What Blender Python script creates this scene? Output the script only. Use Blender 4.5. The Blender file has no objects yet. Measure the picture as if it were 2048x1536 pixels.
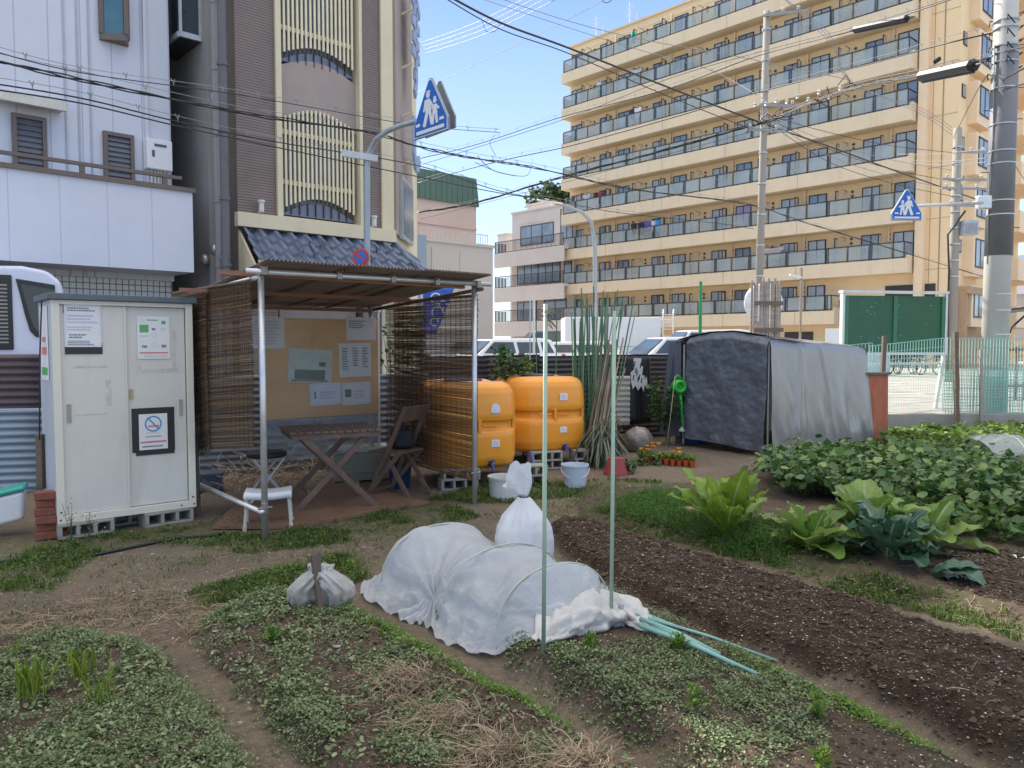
import bpy, bmesh, math, random
import numpy as np
from mathutils import Vector, Matrix, Euler
from math import radians, sin, cos, pi, atan2, tan, sqrt
random.seed(7); rng = np.random.default_rng(7)
S = bpy.context.scene; COL = S.collection
# ---------------- camera, sky, sun, exposure ----------------
FPX = 1538.0; CH = 1.5; PITCH = math.atan((768-689)/FPX)
cam = bpy.data.cameras.new('camera'); camo = bpy.data.objects.new('camera', cam); COL.objects.link(camo)
cam.sensor_width = 36; cam.lens = FPX/2048*36; cam.clip_end = 2000; cam.clip_start = .05
camo.location = (0, 0, CH); camo.rotation_euler = (pi/2-PITCH, 0, 0)
S.camera = camo
SUN_AZ = radians(-41); SUN_EL = radians(37)       # azimuth from +Y, negative = left
W = bpy.data.worlds.new('World'); S.world = W; W.use_nodes = True
wn = W.node_tree.nodes; wl = W.node_tree.links
sky = wn.new('ShaderNodeTexSky'); sky.sky_type = 'NISHITA'; sky.sun_disc = False
sky.sun_elevation = SUN_EL; sky.sun_rotation = SUN_AZ
sky.air_density = 1.0; sky.dust_density = .2; sky.ozone_density = 1.2
bg = wn['Background']; bg.inputs[1].default_value = .15
# clear-sky texture mixed with a blue gradient, its unseen top brightened as added fill
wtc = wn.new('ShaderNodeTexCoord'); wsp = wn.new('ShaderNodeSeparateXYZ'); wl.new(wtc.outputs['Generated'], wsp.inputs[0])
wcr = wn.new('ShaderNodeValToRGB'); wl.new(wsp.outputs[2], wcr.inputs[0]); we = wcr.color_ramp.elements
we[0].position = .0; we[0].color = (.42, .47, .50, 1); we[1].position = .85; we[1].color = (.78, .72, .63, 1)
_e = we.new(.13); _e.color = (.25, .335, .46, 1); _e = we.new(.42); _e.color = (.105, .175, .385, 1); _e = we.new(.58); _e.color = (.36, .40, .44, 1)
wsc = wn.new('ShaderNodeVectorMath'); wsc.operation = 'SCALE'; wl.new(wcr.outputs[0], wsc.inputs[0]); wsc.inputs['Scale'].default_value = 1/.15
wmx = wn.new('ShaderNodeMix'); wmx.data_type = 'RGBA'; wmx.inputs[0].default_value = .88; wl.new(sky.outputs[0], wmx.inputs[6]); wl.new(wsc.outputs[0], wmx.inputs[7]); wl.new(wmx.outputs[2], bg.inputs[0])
sd = bpy.data.lights.new('sun', 'SUN'); sd.energy = 3.0; sd.angle = radians(.5); sd.color = (1, .93, .82)
so = bpy.data.objects.new('sun', sd); COL.objects.link(so)
sv = Vector((sin(SUN_AZ)*cos(SUN_EL), cos(SUN_AZ)*cos(SUN_EL), sin(SUN_EL)))
so.rotation_euler = sv.to_track_quat('Z', 'Y').to_euler(); so.location = (0, 0, 30)
S.view_settings.view_transform = 'Standard'; S.view_settings.look = 'None'
S.view_settings.exposure = 1.48; S.view_settings.gamma = 1; S.view_settings.use_curve_mapping = False

# ---------------- helpers ----------------
def ray(px, py):
    u = (px-1024)/FPX; v = (768-py)/FPX
    return Vector((u, cos(PITCH)+v*sin(PITCH), v*cos(PITCH)-sin(PITCH)))
def G(px, py, z=0.0):
    r = ray(px, py); t = (z-CH)/r.z
    return Vector((r.x*t, r.y*t, z))
def P(px, py, Y):
    r = ray(px, py); t = Y/r.y
    return Vector((r.x*t, Y, CH+r.z*t))
def lerp(a, b, t): return a+(b-a)*t
def wmat(o):
    m = Matrix.Translation(o.location) @ o.rotation_euler.to_matrix().to_4x4()
    return wmat(o.parent) @ m if o.parent else m
def tag(o, label=None, cat=None, group=None, kind=None):
    if label: o['label'] = label
    if cat: o['category'] = cat
    if group: o['group'] = group
    if kind: o['kind'] = kind
    return o
def thing(name, label, cat, loc=(0, 0, 0), rotz=0.0, group=None):
    o = bpy.data.objects.new(name, None); COL.objects.link(o); o.empty_display_size = .1
    o.location = loc; o.rotation_euler = (0, 0, rotz)
    return tag(o, label, cat, group)
def dup(root, loc, rotz=None, label=None, group=None):
    r = root.copy(); COL.objects.link(r); r.location = loc
    if rotz is not None: r.rotation_euler = (0, 0, rotz)
    if label: r['label'] = label
    if group: r['group'] = group
    for ch in KIDS.get(root.name, []):
        c = ch.copy(); COL.objects.link(c); c.parent = r; KIDS.setdefault(r.name, []).append(c)
        for g in KIDS.get(ch.name, []):
            d = g.copy(); COL.objects.link(d); d.parent = c; KIDS.setdefault(c.name, []).append(d)
    return r
KIDS = {}
def link(name, me, mat, parent=None, loc=None):
    o = bpy.data.objects.new(name, me); COL.objects.link(o)
    if mat is not None:
        for m in (mat if isinstance(mat, (list, tuple)) else [mat]): me.materials.append(m)
    if parent is not None:
        o.parent = parent; KIDS.setdefault(parent.name, []).append(o)
    if loc is not None: o.location = loc
    return o
def setsmooth(me, on=True):
    me.polygons.foreach_set('use_smooth', [on]*len(me.polygons)); me.update()
class MB:
    def __init__(s): s.v = []; s.f = []; s.M = None; s.mi = []; s.cur = 0
    def add(s, vs, fs):
        b = len(s.v)
        if s.M is not None: vs = [tuple(s.M @ Vector(v)) for v in vs]
        s.v.extend(tuple(v) for v in vs)
        for f in fs: s.f.append(tuple(i+b for i in f)); s.mi.append(s.cur)
        return s
    def box(s, x0, x1, y0, y1, z0, z1):
        return s.add([(x0,y0,z0),(x1,y0,z0),(x1,y1,z0),(x0,y1,z0),(x0,y0,z1),(x1,y0,z1),(x1,y1,z1),(x0,y1,z1)],
            [(0,3,2,1),(4,5,6,7),(0,1,5,4),(1,2,6,5),(2,3,7,6),(3,0,4,7)])
    def bar(s, a, b, w, h, up=(0, 0, 1)):
        a = Vector(a); b = Vector(b); d = (b-a).normalized(); up = Vector(up)
        if abs(d.dot(up)) > .98: up = Vector((1, 0, 0))
        r = d.cross(up).normalized(); u = r.cross(d).normalized(); vs = []
        for p in (a, b):
            for i, j in ((-1,-1),(1,-1),(1,1),(-1,1)): vs.append(p+r*(i*w/2)+u*(j*h/2))
        return s.add(vs, [(0,1,2,3),(7,6,5,4),(0,4,5,1),(1,5,6,2),(2,6,7,3),(3,7,4,0)])
    def tube(s, pts, r, n=8, cap=True, squash=1.0):
        pts = [Vector(p) for p in pts]; rs = r if isinstance(r, (list, tuple)) else [r]*len(pts)
        vs = []; up = None
        for i, p in enumerate(pts):
            d = (pts[min(i+1, len(pts)-1)]-pts[max(i-1, 0)]).normalized()
            if up is None: up = Vector((0, 0, 1)) if abs(d.z) < .9 else Vector((1, 0, 0))
            a = d.cross(up).normalized(); b = a.cross(d).normalized(); up = b
            for k in range(n):
                t = 2*pi*k/n; vs.append(p+a*(cos(t)*rs[i])+b*(sin(t)*rs[i]*squash))
        fs = []
        for i in range(len(pts)-1):
            for k in range(n):
                k2 = (k+1) % n; fs.append((i*n+k, i*n+k2, (i+1)*n+k2, (i+1)*n+k))
        if cap:
            fs.append(tuple(range(n))[::-1]); fs.append(tuple((len(pts)-1)*n+k for k in range(n)))
        return s.add(vs, fs)
    def lathe(s, prof, c=(0, 0, 0), n=24, fx=None):
        c = Vector(c); vs = []; fs = []
        for i, (r, z) in enumerate(prof):
            for k in range(n):
                t = 2*pi*k/n; rr = r*(fx(t, i/(len(prof)-1)) if fx else 1)
                vs.append((c.x+cos(t)*rr, c.y+sin(t)*rr, c.z+z))
        for i in range(len(prof)-1):
            for k in range(n):
                k2 = (k+1) % n; fs.append((i*n+k, i*n+k2, (i+1)*n+k2, (i+1)*n+k))
        fs.append(tuple(range(n))[::-1]); fs.append(tuple((len(prof)-1)*n+k for k in range(n)))
        return s.add(vs, fs)
    def prism(s, poly, y0, y1):          # poly in x,z extruded along y
        n = len(poly)
        vs = [(x, y0, z) for x, z in poly]+[(x, y1, z) for x, z in poly]
        fs = [tuple(range(n)), tuple(range(2*n-1, n-1, -1))]
        for i in range(n):
            j = (i+1) % n; fs.append((j, i, n+i, n+j))
        return s.add(vs, fs)
    def slab(s, poly, z0, z1):           # poly in x,y extruded in z
        n = len(poly)
        vs = [(p[0], p[1], z0) for p in poly]+[(p[0], p[1], z1) for p in poly]
        fs = [tuple(range(n))[::-1], tuple(range(n, 2*n))]
        for i in range(n):
            j = (i+1) % n; fs.append((i, j, n+j, n+i))
        return s.add(vs, fs)
    def grid(s, fn, nu, nv, closed=False):
        vs = [fn(i/nu, j/nv) for j in range(nv+1) for i in range(nu+1)]
        w = nu+1
        return s.add(vs, [(j*w+i, j*w+i+1, (j+1)*w+i+1, (j+1)*w+i) for j in range(nv) for i in range(nu)])
    def build(s, name, mat, parent=None, smooth=False, bevel=0, world=False, solid=0, sub=0, loc=None, seg=2):
        vs = s.v
        if world and parent is not None:
            inv = wmat(parent).inverted(); vs = [tuple(inv @ Vector(v)) for v in vs]
        if loc is not None:
            L = Vector(loc); vs = [tuple(Vector(v)-L) for v in vs]
        me = bpy.data.meshes.new(name); me.from_pydata(vs, [], s.f); me.validate()
        if any(s.mi) and len(me.polygons) == len(s.mi): me.polygons.foreach_set('material_index', s.mi)
        o = link(name, me, mat, parent, loc)
        if smooth: setsmooth(me)
        if solid:
            m = o.modifiers.new('s', 'SOLIDIFY'); m.thickness = solid; m.offset = 0
        if sub:
            m = o.modifiers.new('u', 'SUBSURF'); m.levels = sub; m.render_levels = sub
        if bevel:
            m = o.modifiers.new('b', 'BEVEL'); m.width = bevel; m.segments = seg; m.limit_method = 'ANGLE'
        return o
# numpy value noise
_NG = rng.random((256, 256))
def vnoise(x, y, f=1.0, seed=0):
    x = np.asarray(x, float)*f+seed*17.31; y = np.asarray(y, float)*f+seed*9.77
    xi = np.floor(x).astype(int); yi = np.floor(y).astype(int); fx = x-xi; fy = y-yi
    fx = fx*fx*(3-2*fx); fy = fy*fy*(3-2*fy); a = lambda i, j: _NG[i & 255, j & 255]
    return (a(xi, yi)*(1-fx)+a(xi+1, yi)*fx)*(1-fy)+(a(xi, yi+1)*(1-fx)+a(xi+1, yi+1)*fx)*fy
def fbm(x, y, f=1.0, o=4, seed=0):
    r = 0; amp = .5
    for k in range(o): r = r+amp*vnoise(x, y, f*2**k, seed+k); amp *= .5
    return r
# ---------------- materials ----------------
MC = {}
def newmat(name):
    m = bpy.data.materials.new(name); m.use_nodes = True
    return m, m.node_tree.nodes, m.node_tree.links, m.node_tree.nodes['Principled BSDF']
def mat(name, col, rough=.6, metal=0., var=.12, scale=6., bump=.15, bscale=60., spec=.5, stain=0., stretch=None, trans=0., alpha=1., dirt=None, coat=0.):
    if name in MC: return MC[name]
    m, N, L, b = newmat(name); MC[name] = m
    tc = N.new('ShaderNodeTexCoord'); src = tc.outputs['Object']
    if stretch:
        mp = N.new('ShaderNodeMapping'); mp.inputs['Scale'].default_value = stretch; L.new(src, mp.inputs[0]); src = mp.outputs[0]
    n1 = N.new('ShaderNodeTexNoise'); n1.inputs['Scale'].default_value = scale; n1.inputs['Detail'].default_value = 6; n1.inputs['Roughness'].default_value = .65
    L.new(src, n1.inputs['Vector'])
    mr = N.new('ShaderNodeMapRange'); mr.inputs[1].default_value = .3; mr.inputs[2].default_value = .7; L.new(n1.outputs[0], mr.inputs[0])
    mx = N.new('ShaderNodeMix'); mx.data_type = 'RGBA'; L.new(mr.outputs[0], mx.inputs[0])
    mx.inputs[6].default_value = tuple(max(0, c*(1-var)) for c in col)+(1,); mx.inputs[7].default_value = tuple(min(1, c*(1+var)) for c in col)+(1,)
    out = mx.outputs[2]
    if stain:
        n3 = N.new('ShaderNodeTexNoise'); n3.inputs['Scale'].default_value = scale*.6; n3.inputs['Detail'].default_value = 8; n3.inputs['Roughness'].default_value = .7
        mp3 = N.new('ShaderNodeMapping'); mp3.inputs['Scale'].default_value = (3, 3, .5); mp3.inputs['Location'].default_value = (3.1, 2.2, 5); L.new(tc.outputs['Object'], mp3.inputs[0]); L.new(mp3.outputs[0], n3.inputs['Vector'])
        r3 = N.new('ShaderNodeMapRange'); r3.inputs[1].default_value = .52; r3.inputs[2].default_value = .75; r3.inputs[4].default_value = stain; L.new(n3.outputs[0], r3.inputs[0])
        m3 = N.new('ShaderNodeMix'); m3.data_type = 'RGBA'; L.new(r3.outputs[0], m3.inputs[0]); L.new(out, m3.inputs[6])
        m3.inputs[7].default_value = (dirt or (.09, .07, .05))+(1,); out = m3.outputs[2]
    L.new(out, b.inputs['Base Color'])
    rr = N.new('ShaderNodeMapRange'); rr.inputs[3].default_value = max(.03, rough-.12); rr.inputs[4].default_value = min(1, rough+.12); L.new(n1.outputs[0], rr.inputs[0]); L.new(rr.outputs[0], b.inputs['Roughness'])
    b.inputs['Metallic'].default_value = metal; b.inputs['Specular IOR Level'].default_value = spec
    b.inputs['Coat Weight'].default_value = coat
    if bump:
        n2 = N.new('ShaderNodeTexNoise'); n2.inputs['Scale'].default_value = bscale; n2.inputs['Detail'].default_value = 4; L.new(src, n2.inputs['Vector'])
        bp = N.new('ShaderNodeBump'); bp.inputs['Strength'].default_value = bump; bp.inputs['Distance'].default_value = .01; L.new(n2.outputs[0], bp.inputs['Height']); L.new(bp.outputs[0], b.inputs['Normal'])
    if alpha < 1: b.inputs['Alpha'].default_value = alpha
    if trans: b.inputs['Transmission Weight'].default_value = trans
    return m
def lines_mat(name, col, line, period=.045, width=.16, axis=2, rough=.5, var=.1, period2=0, axis2=0, w2=.03, stain=0.):
    """tile or siding rows: thin joints every `period` metres along one object axis (and a second one)"""
    if name in MC: return MC[name]
    m = mat(name, col, rough, var=var, scale=3, bump=0, stain=stain); N = m.node_tree.nodes; L = m.node_tree.links; b = N['Principled BSDF']
    base = b.inputs['Base Color'].links[0].from_socket
    tc = N.new('ShaderNodeTexCoord'); sp = N.new('ShaderNodeSeparateXYZ'); L.new(tc.outputs['Object'], sp.inputs[0])
    def joint(ax, per, wd):
        d = N.new('ShaderNodeMath'); d.operation = 'DIVIDE'; L.new(sp.outputs[ax], d.inputs[0]); d.inputs[1].default_value = per
        f = N.new('ShaderNodeMath'); f.operation = 'FRACT'; L.new(d.outputs[0], f.inputs[0])
        l = N.new('ShaderNodeMath'); l.operation = 'LESS_THAN'; L.new(f.outputs[0], l.inputs[0]); l.inputs[1].default_value = wd
        return l.outputs[0]
    j = joint(axis, period, width)
    if period2:
        k = joint(axis2, period2, w2); mm = N.new('ShaderNodeMath'); mm.operation = 'MAXIMUM'; L.new(j, mm.inputs[0]); L.new(k, mm.inputs[1]); j = mm.outputs[0]
    mx = N.new('ShaderNodeMix'); mx.data_type = 'RGBA'; L.new(j, mx.inputs[0]); L.new(base, mx.inputs[6]); mx.inputs[7].default_value = tuple(line)+(1,)
    L.new(mx.outputs[2], b.inputs['Base Color'])
    bp = N.new('ShaderNodeBump'); bp.inputs['Strength'].default_value = .6; bp.inputs['Distance'].default_value = .006; bp.invert = True; L.new(j, bp.inputs['Height']); L.new(bp.outputs[0], b.inputs['Normal'])
    return m
def leafmat(name, c0, c1, c2, rough=.5, trans=.35, uvvein=None):
    """per-leaf random tint from the 'rnd' attribute, part of the light let through"""
    if name in MC: return MC[name]
    m, N, L, b = newmat(name); MC[name] = m
    at = N.new('ShaderNodeAttribute'); at.attribute_name = 'rnd'
    cr = N.new('ShaderNodeValToRGB'); e = cr.color_ramp.elements
    e[0].color = c0+(1,); e[1].color = c2+(1,); x = e.new(.55); x.color = c1+(1,)
    L.new(at.outputs['Fac'], cr.inputs[0]); out = cr.outputs[0]
    if uvvein:
        uv = N.new('ShaderNodeUVMap'); sp = N.new('ShaderNodeSeparateXYZ'); L.new(uv.outputs[0], sp.inputs[0])
        a = N.new('ShaderNodeMath'); a.operation = 'SUBTRACT'; L.new(sp.outputs[0], a.inputs[0]); a.inputs[1].default_value = .5
        ab = N.new('ShaderNodeMath'); ab.operation = 'ABSOLUTE'; L.new(a.outputs[0], ab.inputs[0])
        mid = N.new('ShaderNodeMapRange'); L.new(ab.outputs[0], mid.inputs[0]); mid.inputs[1].default_value = .025; mid.inputs[2].default_value = .05; mid.inputs[3].default_value = 1; mid.inputs[4].default_value = 0
        # side veins: fract((v - |u-.5|*.9)*7)
        mu = N.new('ShaderNodeMath'); mu.operation = 'MULTIPLY_ADD'; L.new(ab.outputs[0], mu.inputs[0]); mu.inputs[1].default_value = -.8; L.new(sp.outputs[1], mu.inputs[2])
        m7 = N.new('ShaderNodeMath'); m7.operation = 'MULTIPLY'; L.new(mu.outputs[0], m7.inputs[0]); m7.inputs[1].default_value = 7
        fr = N.new('ShaderNodeMath'); fr.operation = 'FRACT'; L.new(m7.outputs[0], fr.inputs[0])
        lt = N.new('ShaderNodeMath'); lt.operation = 'LESS_THAN'; L.new(fr.outputs[0], lt.inputs[0]); lt.inputs[1].default_value = .1
        l2 = N.new('ShaderNodeMath'); l2.operation = 'MULTIPLY'; L.new(lt.outputs[0], l2.inputs[0]); l2.inputs[1].default_value = .55
        mxx = N.new('ShaderNodeMath'); mxx.operation = 'MAXIMUM'; L.new(mid.outputs[0], mxx.inputs[0]); L.new(l2.outputs[0], mxx.inputs[1])
        mx = N.new('ShaderNodeMix'); mx.data_type = 'RGBA'; L.new(mxx.outputs[0], mx.inputs[0]); L.new(out, mx.inputs[6]); mx.inputs[7].default_value = uvvein+(1,); out = mx.outputs[2]
    tc = N.new('ShaderNodeTexCoord'); no = N.new('ShaderNodeTexNoise'); no.inputs['Scale'].default_value = 25; no.inputs['Detail'].default_value = 3; L.new(tc.outputs['Object'], no.inputs['Vector'])
    mr = N.new('ShaderNodeMapRange'); mr.inputs[3].default_value = .7; mr.inputs[4].default_value = 1.3; L.new(no.outputs[0], mr.inputs[0])
    vm = N.new('ShaderNodeVectorMath'); vm.operation = 'SCALE'; L.new(out, vm.inputs[0]); L.new(mr.outputs[0], vm.inputs['Scale'])
    L.new(vm.outputs[0], b.inputs['Base Color']); b.inputs['Roughness'].default_value = rough
    tr = N.new('ShaderNodeBsdfTranslucent'); L.new(vm.outputs[0], tr.inputs[0]); ms = N.new('ShaderNodeMixShader'); ms.inputs[0].default_value = trans
    L.new(b.outputs[0], ms.inputs[1]); L.new(tr.outputs[0], ms.inputs[2]); L.new(ms.outputs[0], N['Material Output'].inputs[0])
    return m
def thru(m, fac, col):      # mixes translucency into an existing principled material
    N = m.node_tree.nodes; L = m.node_tree.links; b = N['Principled BSDF']
    tr = N.new('ShaderNodeBsdfTranslucent'); tr.inputs[0].default_value = col+(1,); ms = N.new('ShaderNodeMixShader'); ms.inputs[0].default_value = fac
    L.new(b.outputs[0], ms.inputs[1]); L.new(tr.outputs[0], ms.inputs[2]); L.new(ms.outputs[0], N['Material Output'].inputs[0]); return m
# numpy meshes
def npmesh(name, V, Fq, m, rnd=None, uv=None, smooth=False):
    me = bpy.data.meshes.new(name); nv = len(V); k = Fq.shape[1]; nf = len(Fq)
    me.vertices.add(nv); me.vertices.foreach_set('co', np.ascontiguousarray(V, dtype=np.float32).ravel())
    me.loops.add(nf*k); me.loops.foreach_set('vertex_index', Fq.astype(np.int32).ravel())
    me.polygons.add(nf); me.polygons.foreach_set('loop_start', np.arange(0, nf*k, k, dtype=np.int32))
    try: me.polygons.foreach_set('loop_total', np.full(nf, k, dtype=np.int32))
    except Exception: pass
    me.update(calc_edges=True); me.validate()
    if rnd is not None:
        a = me.attributes.new('rnd', 'FLOAT', 'POINT'); a.data.foreach_set('value', np.asarray(rnd, dtype=np.float32))
    if uv is not None:
        u = me.uv_layers.new(name='UVMap'); u.data.foreach_set('uv', np.asarray(uv, dtype=np.float32)[Fq.ravel()].ravel())
    if smooth: setsmooth(me)
    return me
LEAFT = np.array([(0,0,0),(.35,.3,.06),(.8,.26,.05),(1,0,-.05),(.8,-.26,.05),(.35,-.3,.06)])
LEAFF = np.array([(0,3,2,1),(0,5,4,3)])
LONGT = np.array([(0,0,0),(.35,.12,.02),(.8,.08,.02),(1,0,-.05),(.8,-.08,.02),(.35,-.12,.02)])
def leaves(pts, size, tilt, T=LEAFT, az=None, roll=None, wid=1.0):
    """returns V, F, rnd for one leaf at each point; tilt = rise angle of the leaf"""
    n = len(pts); az = rng.random(n)*2*pi if az is None else az; k = len(T)
    roll = rng.normal(0, .35, n) if roll is None else roll
    X = T[None, :, 0]*size[:, None]; Yv = T[None, :, 1]*size[:, None]*wid; Z = T[None, :, 2]*size[:, None]
    y2 = Yv*np.cos(roll)[:, None]-Z*np.sin(roll)[:, None]; z2 = Yv*np.sin(roll)[:, None]+Z*np.cos(roll)[:, None]
    x3 = X*np.cos(tilt)[:, None]-z2*np.sin(tilt)[:, None]; z3 = X*np.sin(tilt)[:, None]+z2*np.cos(tilt)[:, None]
    xa = x3*np.cos(az)[:, None]-y2*np.sin(az)[:, None]; ya = x3*np.sin(az)[:, None]+y2*np.cos(az)[:, None]
    V = np.stack([xa, ya, z3], -1)+pts[:, None, :]
    Fi = (np.arange(n)[:, None, None]*k+LEAFF[None]).reshape(-1, 4)
    return V.reshape(-1, 3), Fi, np.repeat(rng.random(n), k)
def join(parts):
    Vs, Fs, Rs = [], [], []; b = 0
    for V, F_, R in parts: Vs.append(V); Fs.append(F_+b); Rs.append(R); b += len(V)
    return np.concatenate(Vs), np.concatenate(Fs), np.concatenate(Rs)
# ---------------- terrain ----------------
def GP(pts): return np.array([tuple(G(*p))[:2] for p in pts])
def sdist(x, y, poly):                    # signed distance, positive inside
    inside = np.zeros(x.shape, bool); d = np.full(x.shape, 1e9); n = len(poly)
    for i in range(n):
        ax, ay = poly[i]; bx, by = poly[(i+1) % n]
        t = np.clip(((x-ax)*(bx-ax)+(y-ay)*(by-ay))/((bx-ax)**2+(by-ay)**2+1e-12), 0, 1)
        d = np.minimum(d, np.hypot(x-ax-t*(bx-ax), y-ay-t*(by-ay)))
        c = ((ay > y) != (by > y)) & (x < (bx-ax)*(y-ay)/(by-ay+1e-12)+ax); inside ^= c
    return np.where(inside, d, -d)
B1 = GP([(-500,1330),(-250,1318),(0,1300),(180,1292),(290,1310),(350,1350),(400,1420),(460,1500),(500,1560),(560,1750),(-500,1750)])
B2 = GP([(395,1262),(470,1220),(560,1200),(660,1215),(740,1248),(880,1325),(1000,1392),(1130,1462),(1260,1545),(1400,1640),(1500,1750),(860,1750),(640,1550),(560,1460),(470,1375),(410,1315)])
B3 = GP([(760,1180),(900,1120),(1050,1130),(1200,1190),(1330,1258),(1480,1332),(1600,1400),(1760,1475),(1900,1545),(2100,1640),(2300,1750),(1650,1750),(1380,1560),(1230,1462),(1080,1372),(960,1300),(850,1240)])
B4 = GP([(1095,1062),(1150,1052),(1230,1078),(1350,1115),(1500,1160),(1650,1210),(1850,1280),(2048,1345),(2300,1430),(2600,1750),(2350,1750),(1980,1540),(1830,1455),(1690,1385),(1560,1340),(1380,1265),(1220,1185),(1120,1115)])
B5 = GP([(1160,1045),(1150,1010),(1250,985),(1420,970),(1560,930),(1800,905),(2400,905),(2700,1330),(2300,1330),(2048,1268),(1900,1218),(1750,1178),(1600,1138),(1450,1098),(1300,1066)])
B6 = GP([(1830,1150),(1950,1120),(2100,1125),(2500,1150),(2500,1300),(2200,1285),(2048,1245),(1900,1200)])
BEDS = [(B1,.09,.10),(B2,.075,.12),(B3,.11,.14),(B4,.13,.16),(B5,.07,.12)]
def height(x, y):
    x = np.asarray(x, float); y = np.asarray(y, float); h = (fbm(x, y, 1.1, 3, 5)-.45)*.05+(fbm(x, y, 9, 3, 2)-.45)*.014
    for k, (poly, hh, w) in enumerate(BEDS):
        d = sdist(x, y, poly)+(fbm(x, y, 5, 2, 9)-.4)*.08
        s = np.clip(d/w+.3, 0, 1); s = s*s*(3-2*s)
        rough = (.07 if k == 3 else .045)
        h = h+s*(hh+(fbm(x, y, 14, 4, 3)-.45)*rough+(fbm(x, y, 45, 2, 7)-.4)*.018)
    return h
def H(x, y): return float(height(np.array([x]), np.array([y]))[0])
def GH(px, py):
    p = G(px, py)
    for _ in range(4): p = G(px, py, H(p.x, p.y))
    return p
xs = np.concatenate([np.arange(-12, -3.4, .09), np.arange(-3.4, 3.8, .022), np.arange(3.8, 16, .09)])
ys = np.concatenate([np.arange(.6, 6.2, .022), np.arange(6.2, 9.5, .045), np.arange(9.5, 15.0, .1)])
XX, YY = np.meshgrid(xs, ys); ZZ = height(XX, YY); nx, ny = len(xs), len(ys)
edge = np.minimum.reduce([XX-xs[0], xs[-1]-XX, YY-ys[0]+.3, ys[-1]-YY]); ZZ = np.where(edge < .2, np.minimum(ZZ, -.06+edge*.3), ZZ)
V = np.stack([XX, YY, ZZ], -1).reshape(-1, 3)
ii = (np.arange(ny-1)[:, None]*nx+np.arange(nx-1)[None]).reshape(-1)
Fq = np.stack([ii, ii+1, ii+1+nx, ii+nx], -1)
me = npmesh('garden_soil', V, Fq, None, smooth=True)
def band(px, w):
    return px
dk = np.zeros(XX.shape)
for poly, s_ in ((B1,.55),(B2,.6),(B3,.62),(B4,1.),(B5,.5),(B6,.9)):
    d = sdist(XX, YY, poly)+(fbm(XX, YY, 7, 2, 4)-.45)*.1; dk = np.maximum(dk, s_*np.clip(d/.05+.5, 0, 1))
GRS = [GP(p) for p in ([(-300,1075),(100,1075),(300,1062),(480,1040),(560,1080),(540,1110),(300,1085),(180,1110),(100,1180),(-300,1190)],
  [(540,1075),(640,1040),(880,1000),(960,1035),(700,1085),(540,1105)], [(380,1190),(520,1150),(690,1110),(760,1140),(700,1180),(560,1190),(400,1215)],
  [(850,1000),(1000,960),(1230,960),(1330,965),(1180,990),(980,1010)], [(1130,1040),(1300,1000),(1560,1060),(1760,1170),(2048,1260),(2048,1290),(1700,1190),(1450,1110)],
  [(1650,860),(1900,840),(2200,850),(2200,900),(1900,900),(1720,900)])]
gr = np.zeros(XX.shape)
for g_ in GRS: gr = np.maximum(gr, np.clip((sdist(XX, YY, g_)+(fbm(XX, YY, 4, 3, 8)-.42)*.55)/.15+.4, 0, 1))
damp = np.clip((fbm(XX, YY, 1.3, 3, 12)-.4)*5, 0, 1)
ca = me.color_attributes.new('zone', 'FLOAT_COLOR', 'POINT')
ca.data.foreach_set('color', np.stack([dk, gr, damp, np.ones_like(dk)], -1).astype(np.float32).ravel())
m, N, L, b = newmat('soil')
at = N.new('ShaderNodeAttribute'); at.attribute_name = 'zone'; sp = N.new('ShaderNodeSeparateColor'); L.new(at.outputs[0], sp.inputs[0])
tc = N.new('ShaderNodeTexCoord')
def nz(sc, de=5, ro=.65):
    n = N.new('ShaderNodeTexNoise'); n.inputs['Scale'].default_value = sc; n.inputs['Detail'].default_value = de; n.inputs['Roughness'].default_value = ro; L.new(tc.outputs['Object'], n.inputs['Vector']); return n.outputs[0]
def mixc(fac, a, c):
    x = N.new('ShaderNodeMix'); x.data_type = 'RGBA'
    for s_, i in ((fac, 0), (a, 6), (c, 7)):
        if isinstance(s_, tuple): x.inputs[i].default_value = s_+(1,)
        elif isinstance(s_, (int, float)): x.inputs[i].default_value = s_
        else: L.new(s_, x.inputs[i])
    return x.outputs[2]
def rng_(s_, a, c, d=0., e=1.):
    x = N.new('ShaderNodeMapRange'); L.new(s_, x.inputs[0]); x.inputs[1].default_value = a; x.inputs[2].default_value = c; x.inputs[3].default_value = d; x.inputs[4].default_value = e; return x.outputs[0]
fine = nz(160, 6, .8); mid = nz(22, 5); big = nz(2.2, 4)
path = mixc(rng_(fine, .3, .7), (.145,.113,.083), (.31,.252,.19))
path = mixc(rng_(mid, .4, .75, 0, .5), path, (.07,.055,.042))
path = mixc(rng_(sp.outputs[2], 0, 1, 0, .55), path, mixc(rng_(fine, .3, .7), (.08,.064,.049), (.18,.148,.115)))
dark = mixc(rng_(fine, .3, .72), (.03,.019,.012), (.135,.09,.06)); dark = mixc(rng_(mid, .35, .7), dark, (.03,.019,.014))
col = mixc(sp.outputs[0], path, dark)
gcol = mixc(rng_(fine, .35, .65), (.05,.075,.015), (.12,.15,.04)); gm = N.new('ShaderNodeMath'); gm.operation = 'MULTIPLY'; L.new(sp.outputs[1], gm.inputs[0]); L.new(rng_(mid, .38, .6), gm.inputs[1])
gm2 = N.new('ShaderNodeMath'); gm2.operation = 'MULTIPLY'; L.new(gm.outputs[0], gm2.inputs[0]); gm2.inputs[1].default_value = .7
col = mixc(gm2.outputs[0], col, gcol)
vo = N.new('ShaderNodeTexVoronoi'); vo.inputs['Scale'].default_value = 75; L.new(tc.outputs['Object'], vo.inputs['Vector'])
sepc = N.new('ShaderNodeSeparateColor'); L.new(vo.outputs['Color'], sepc.inputs[0])
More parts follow.
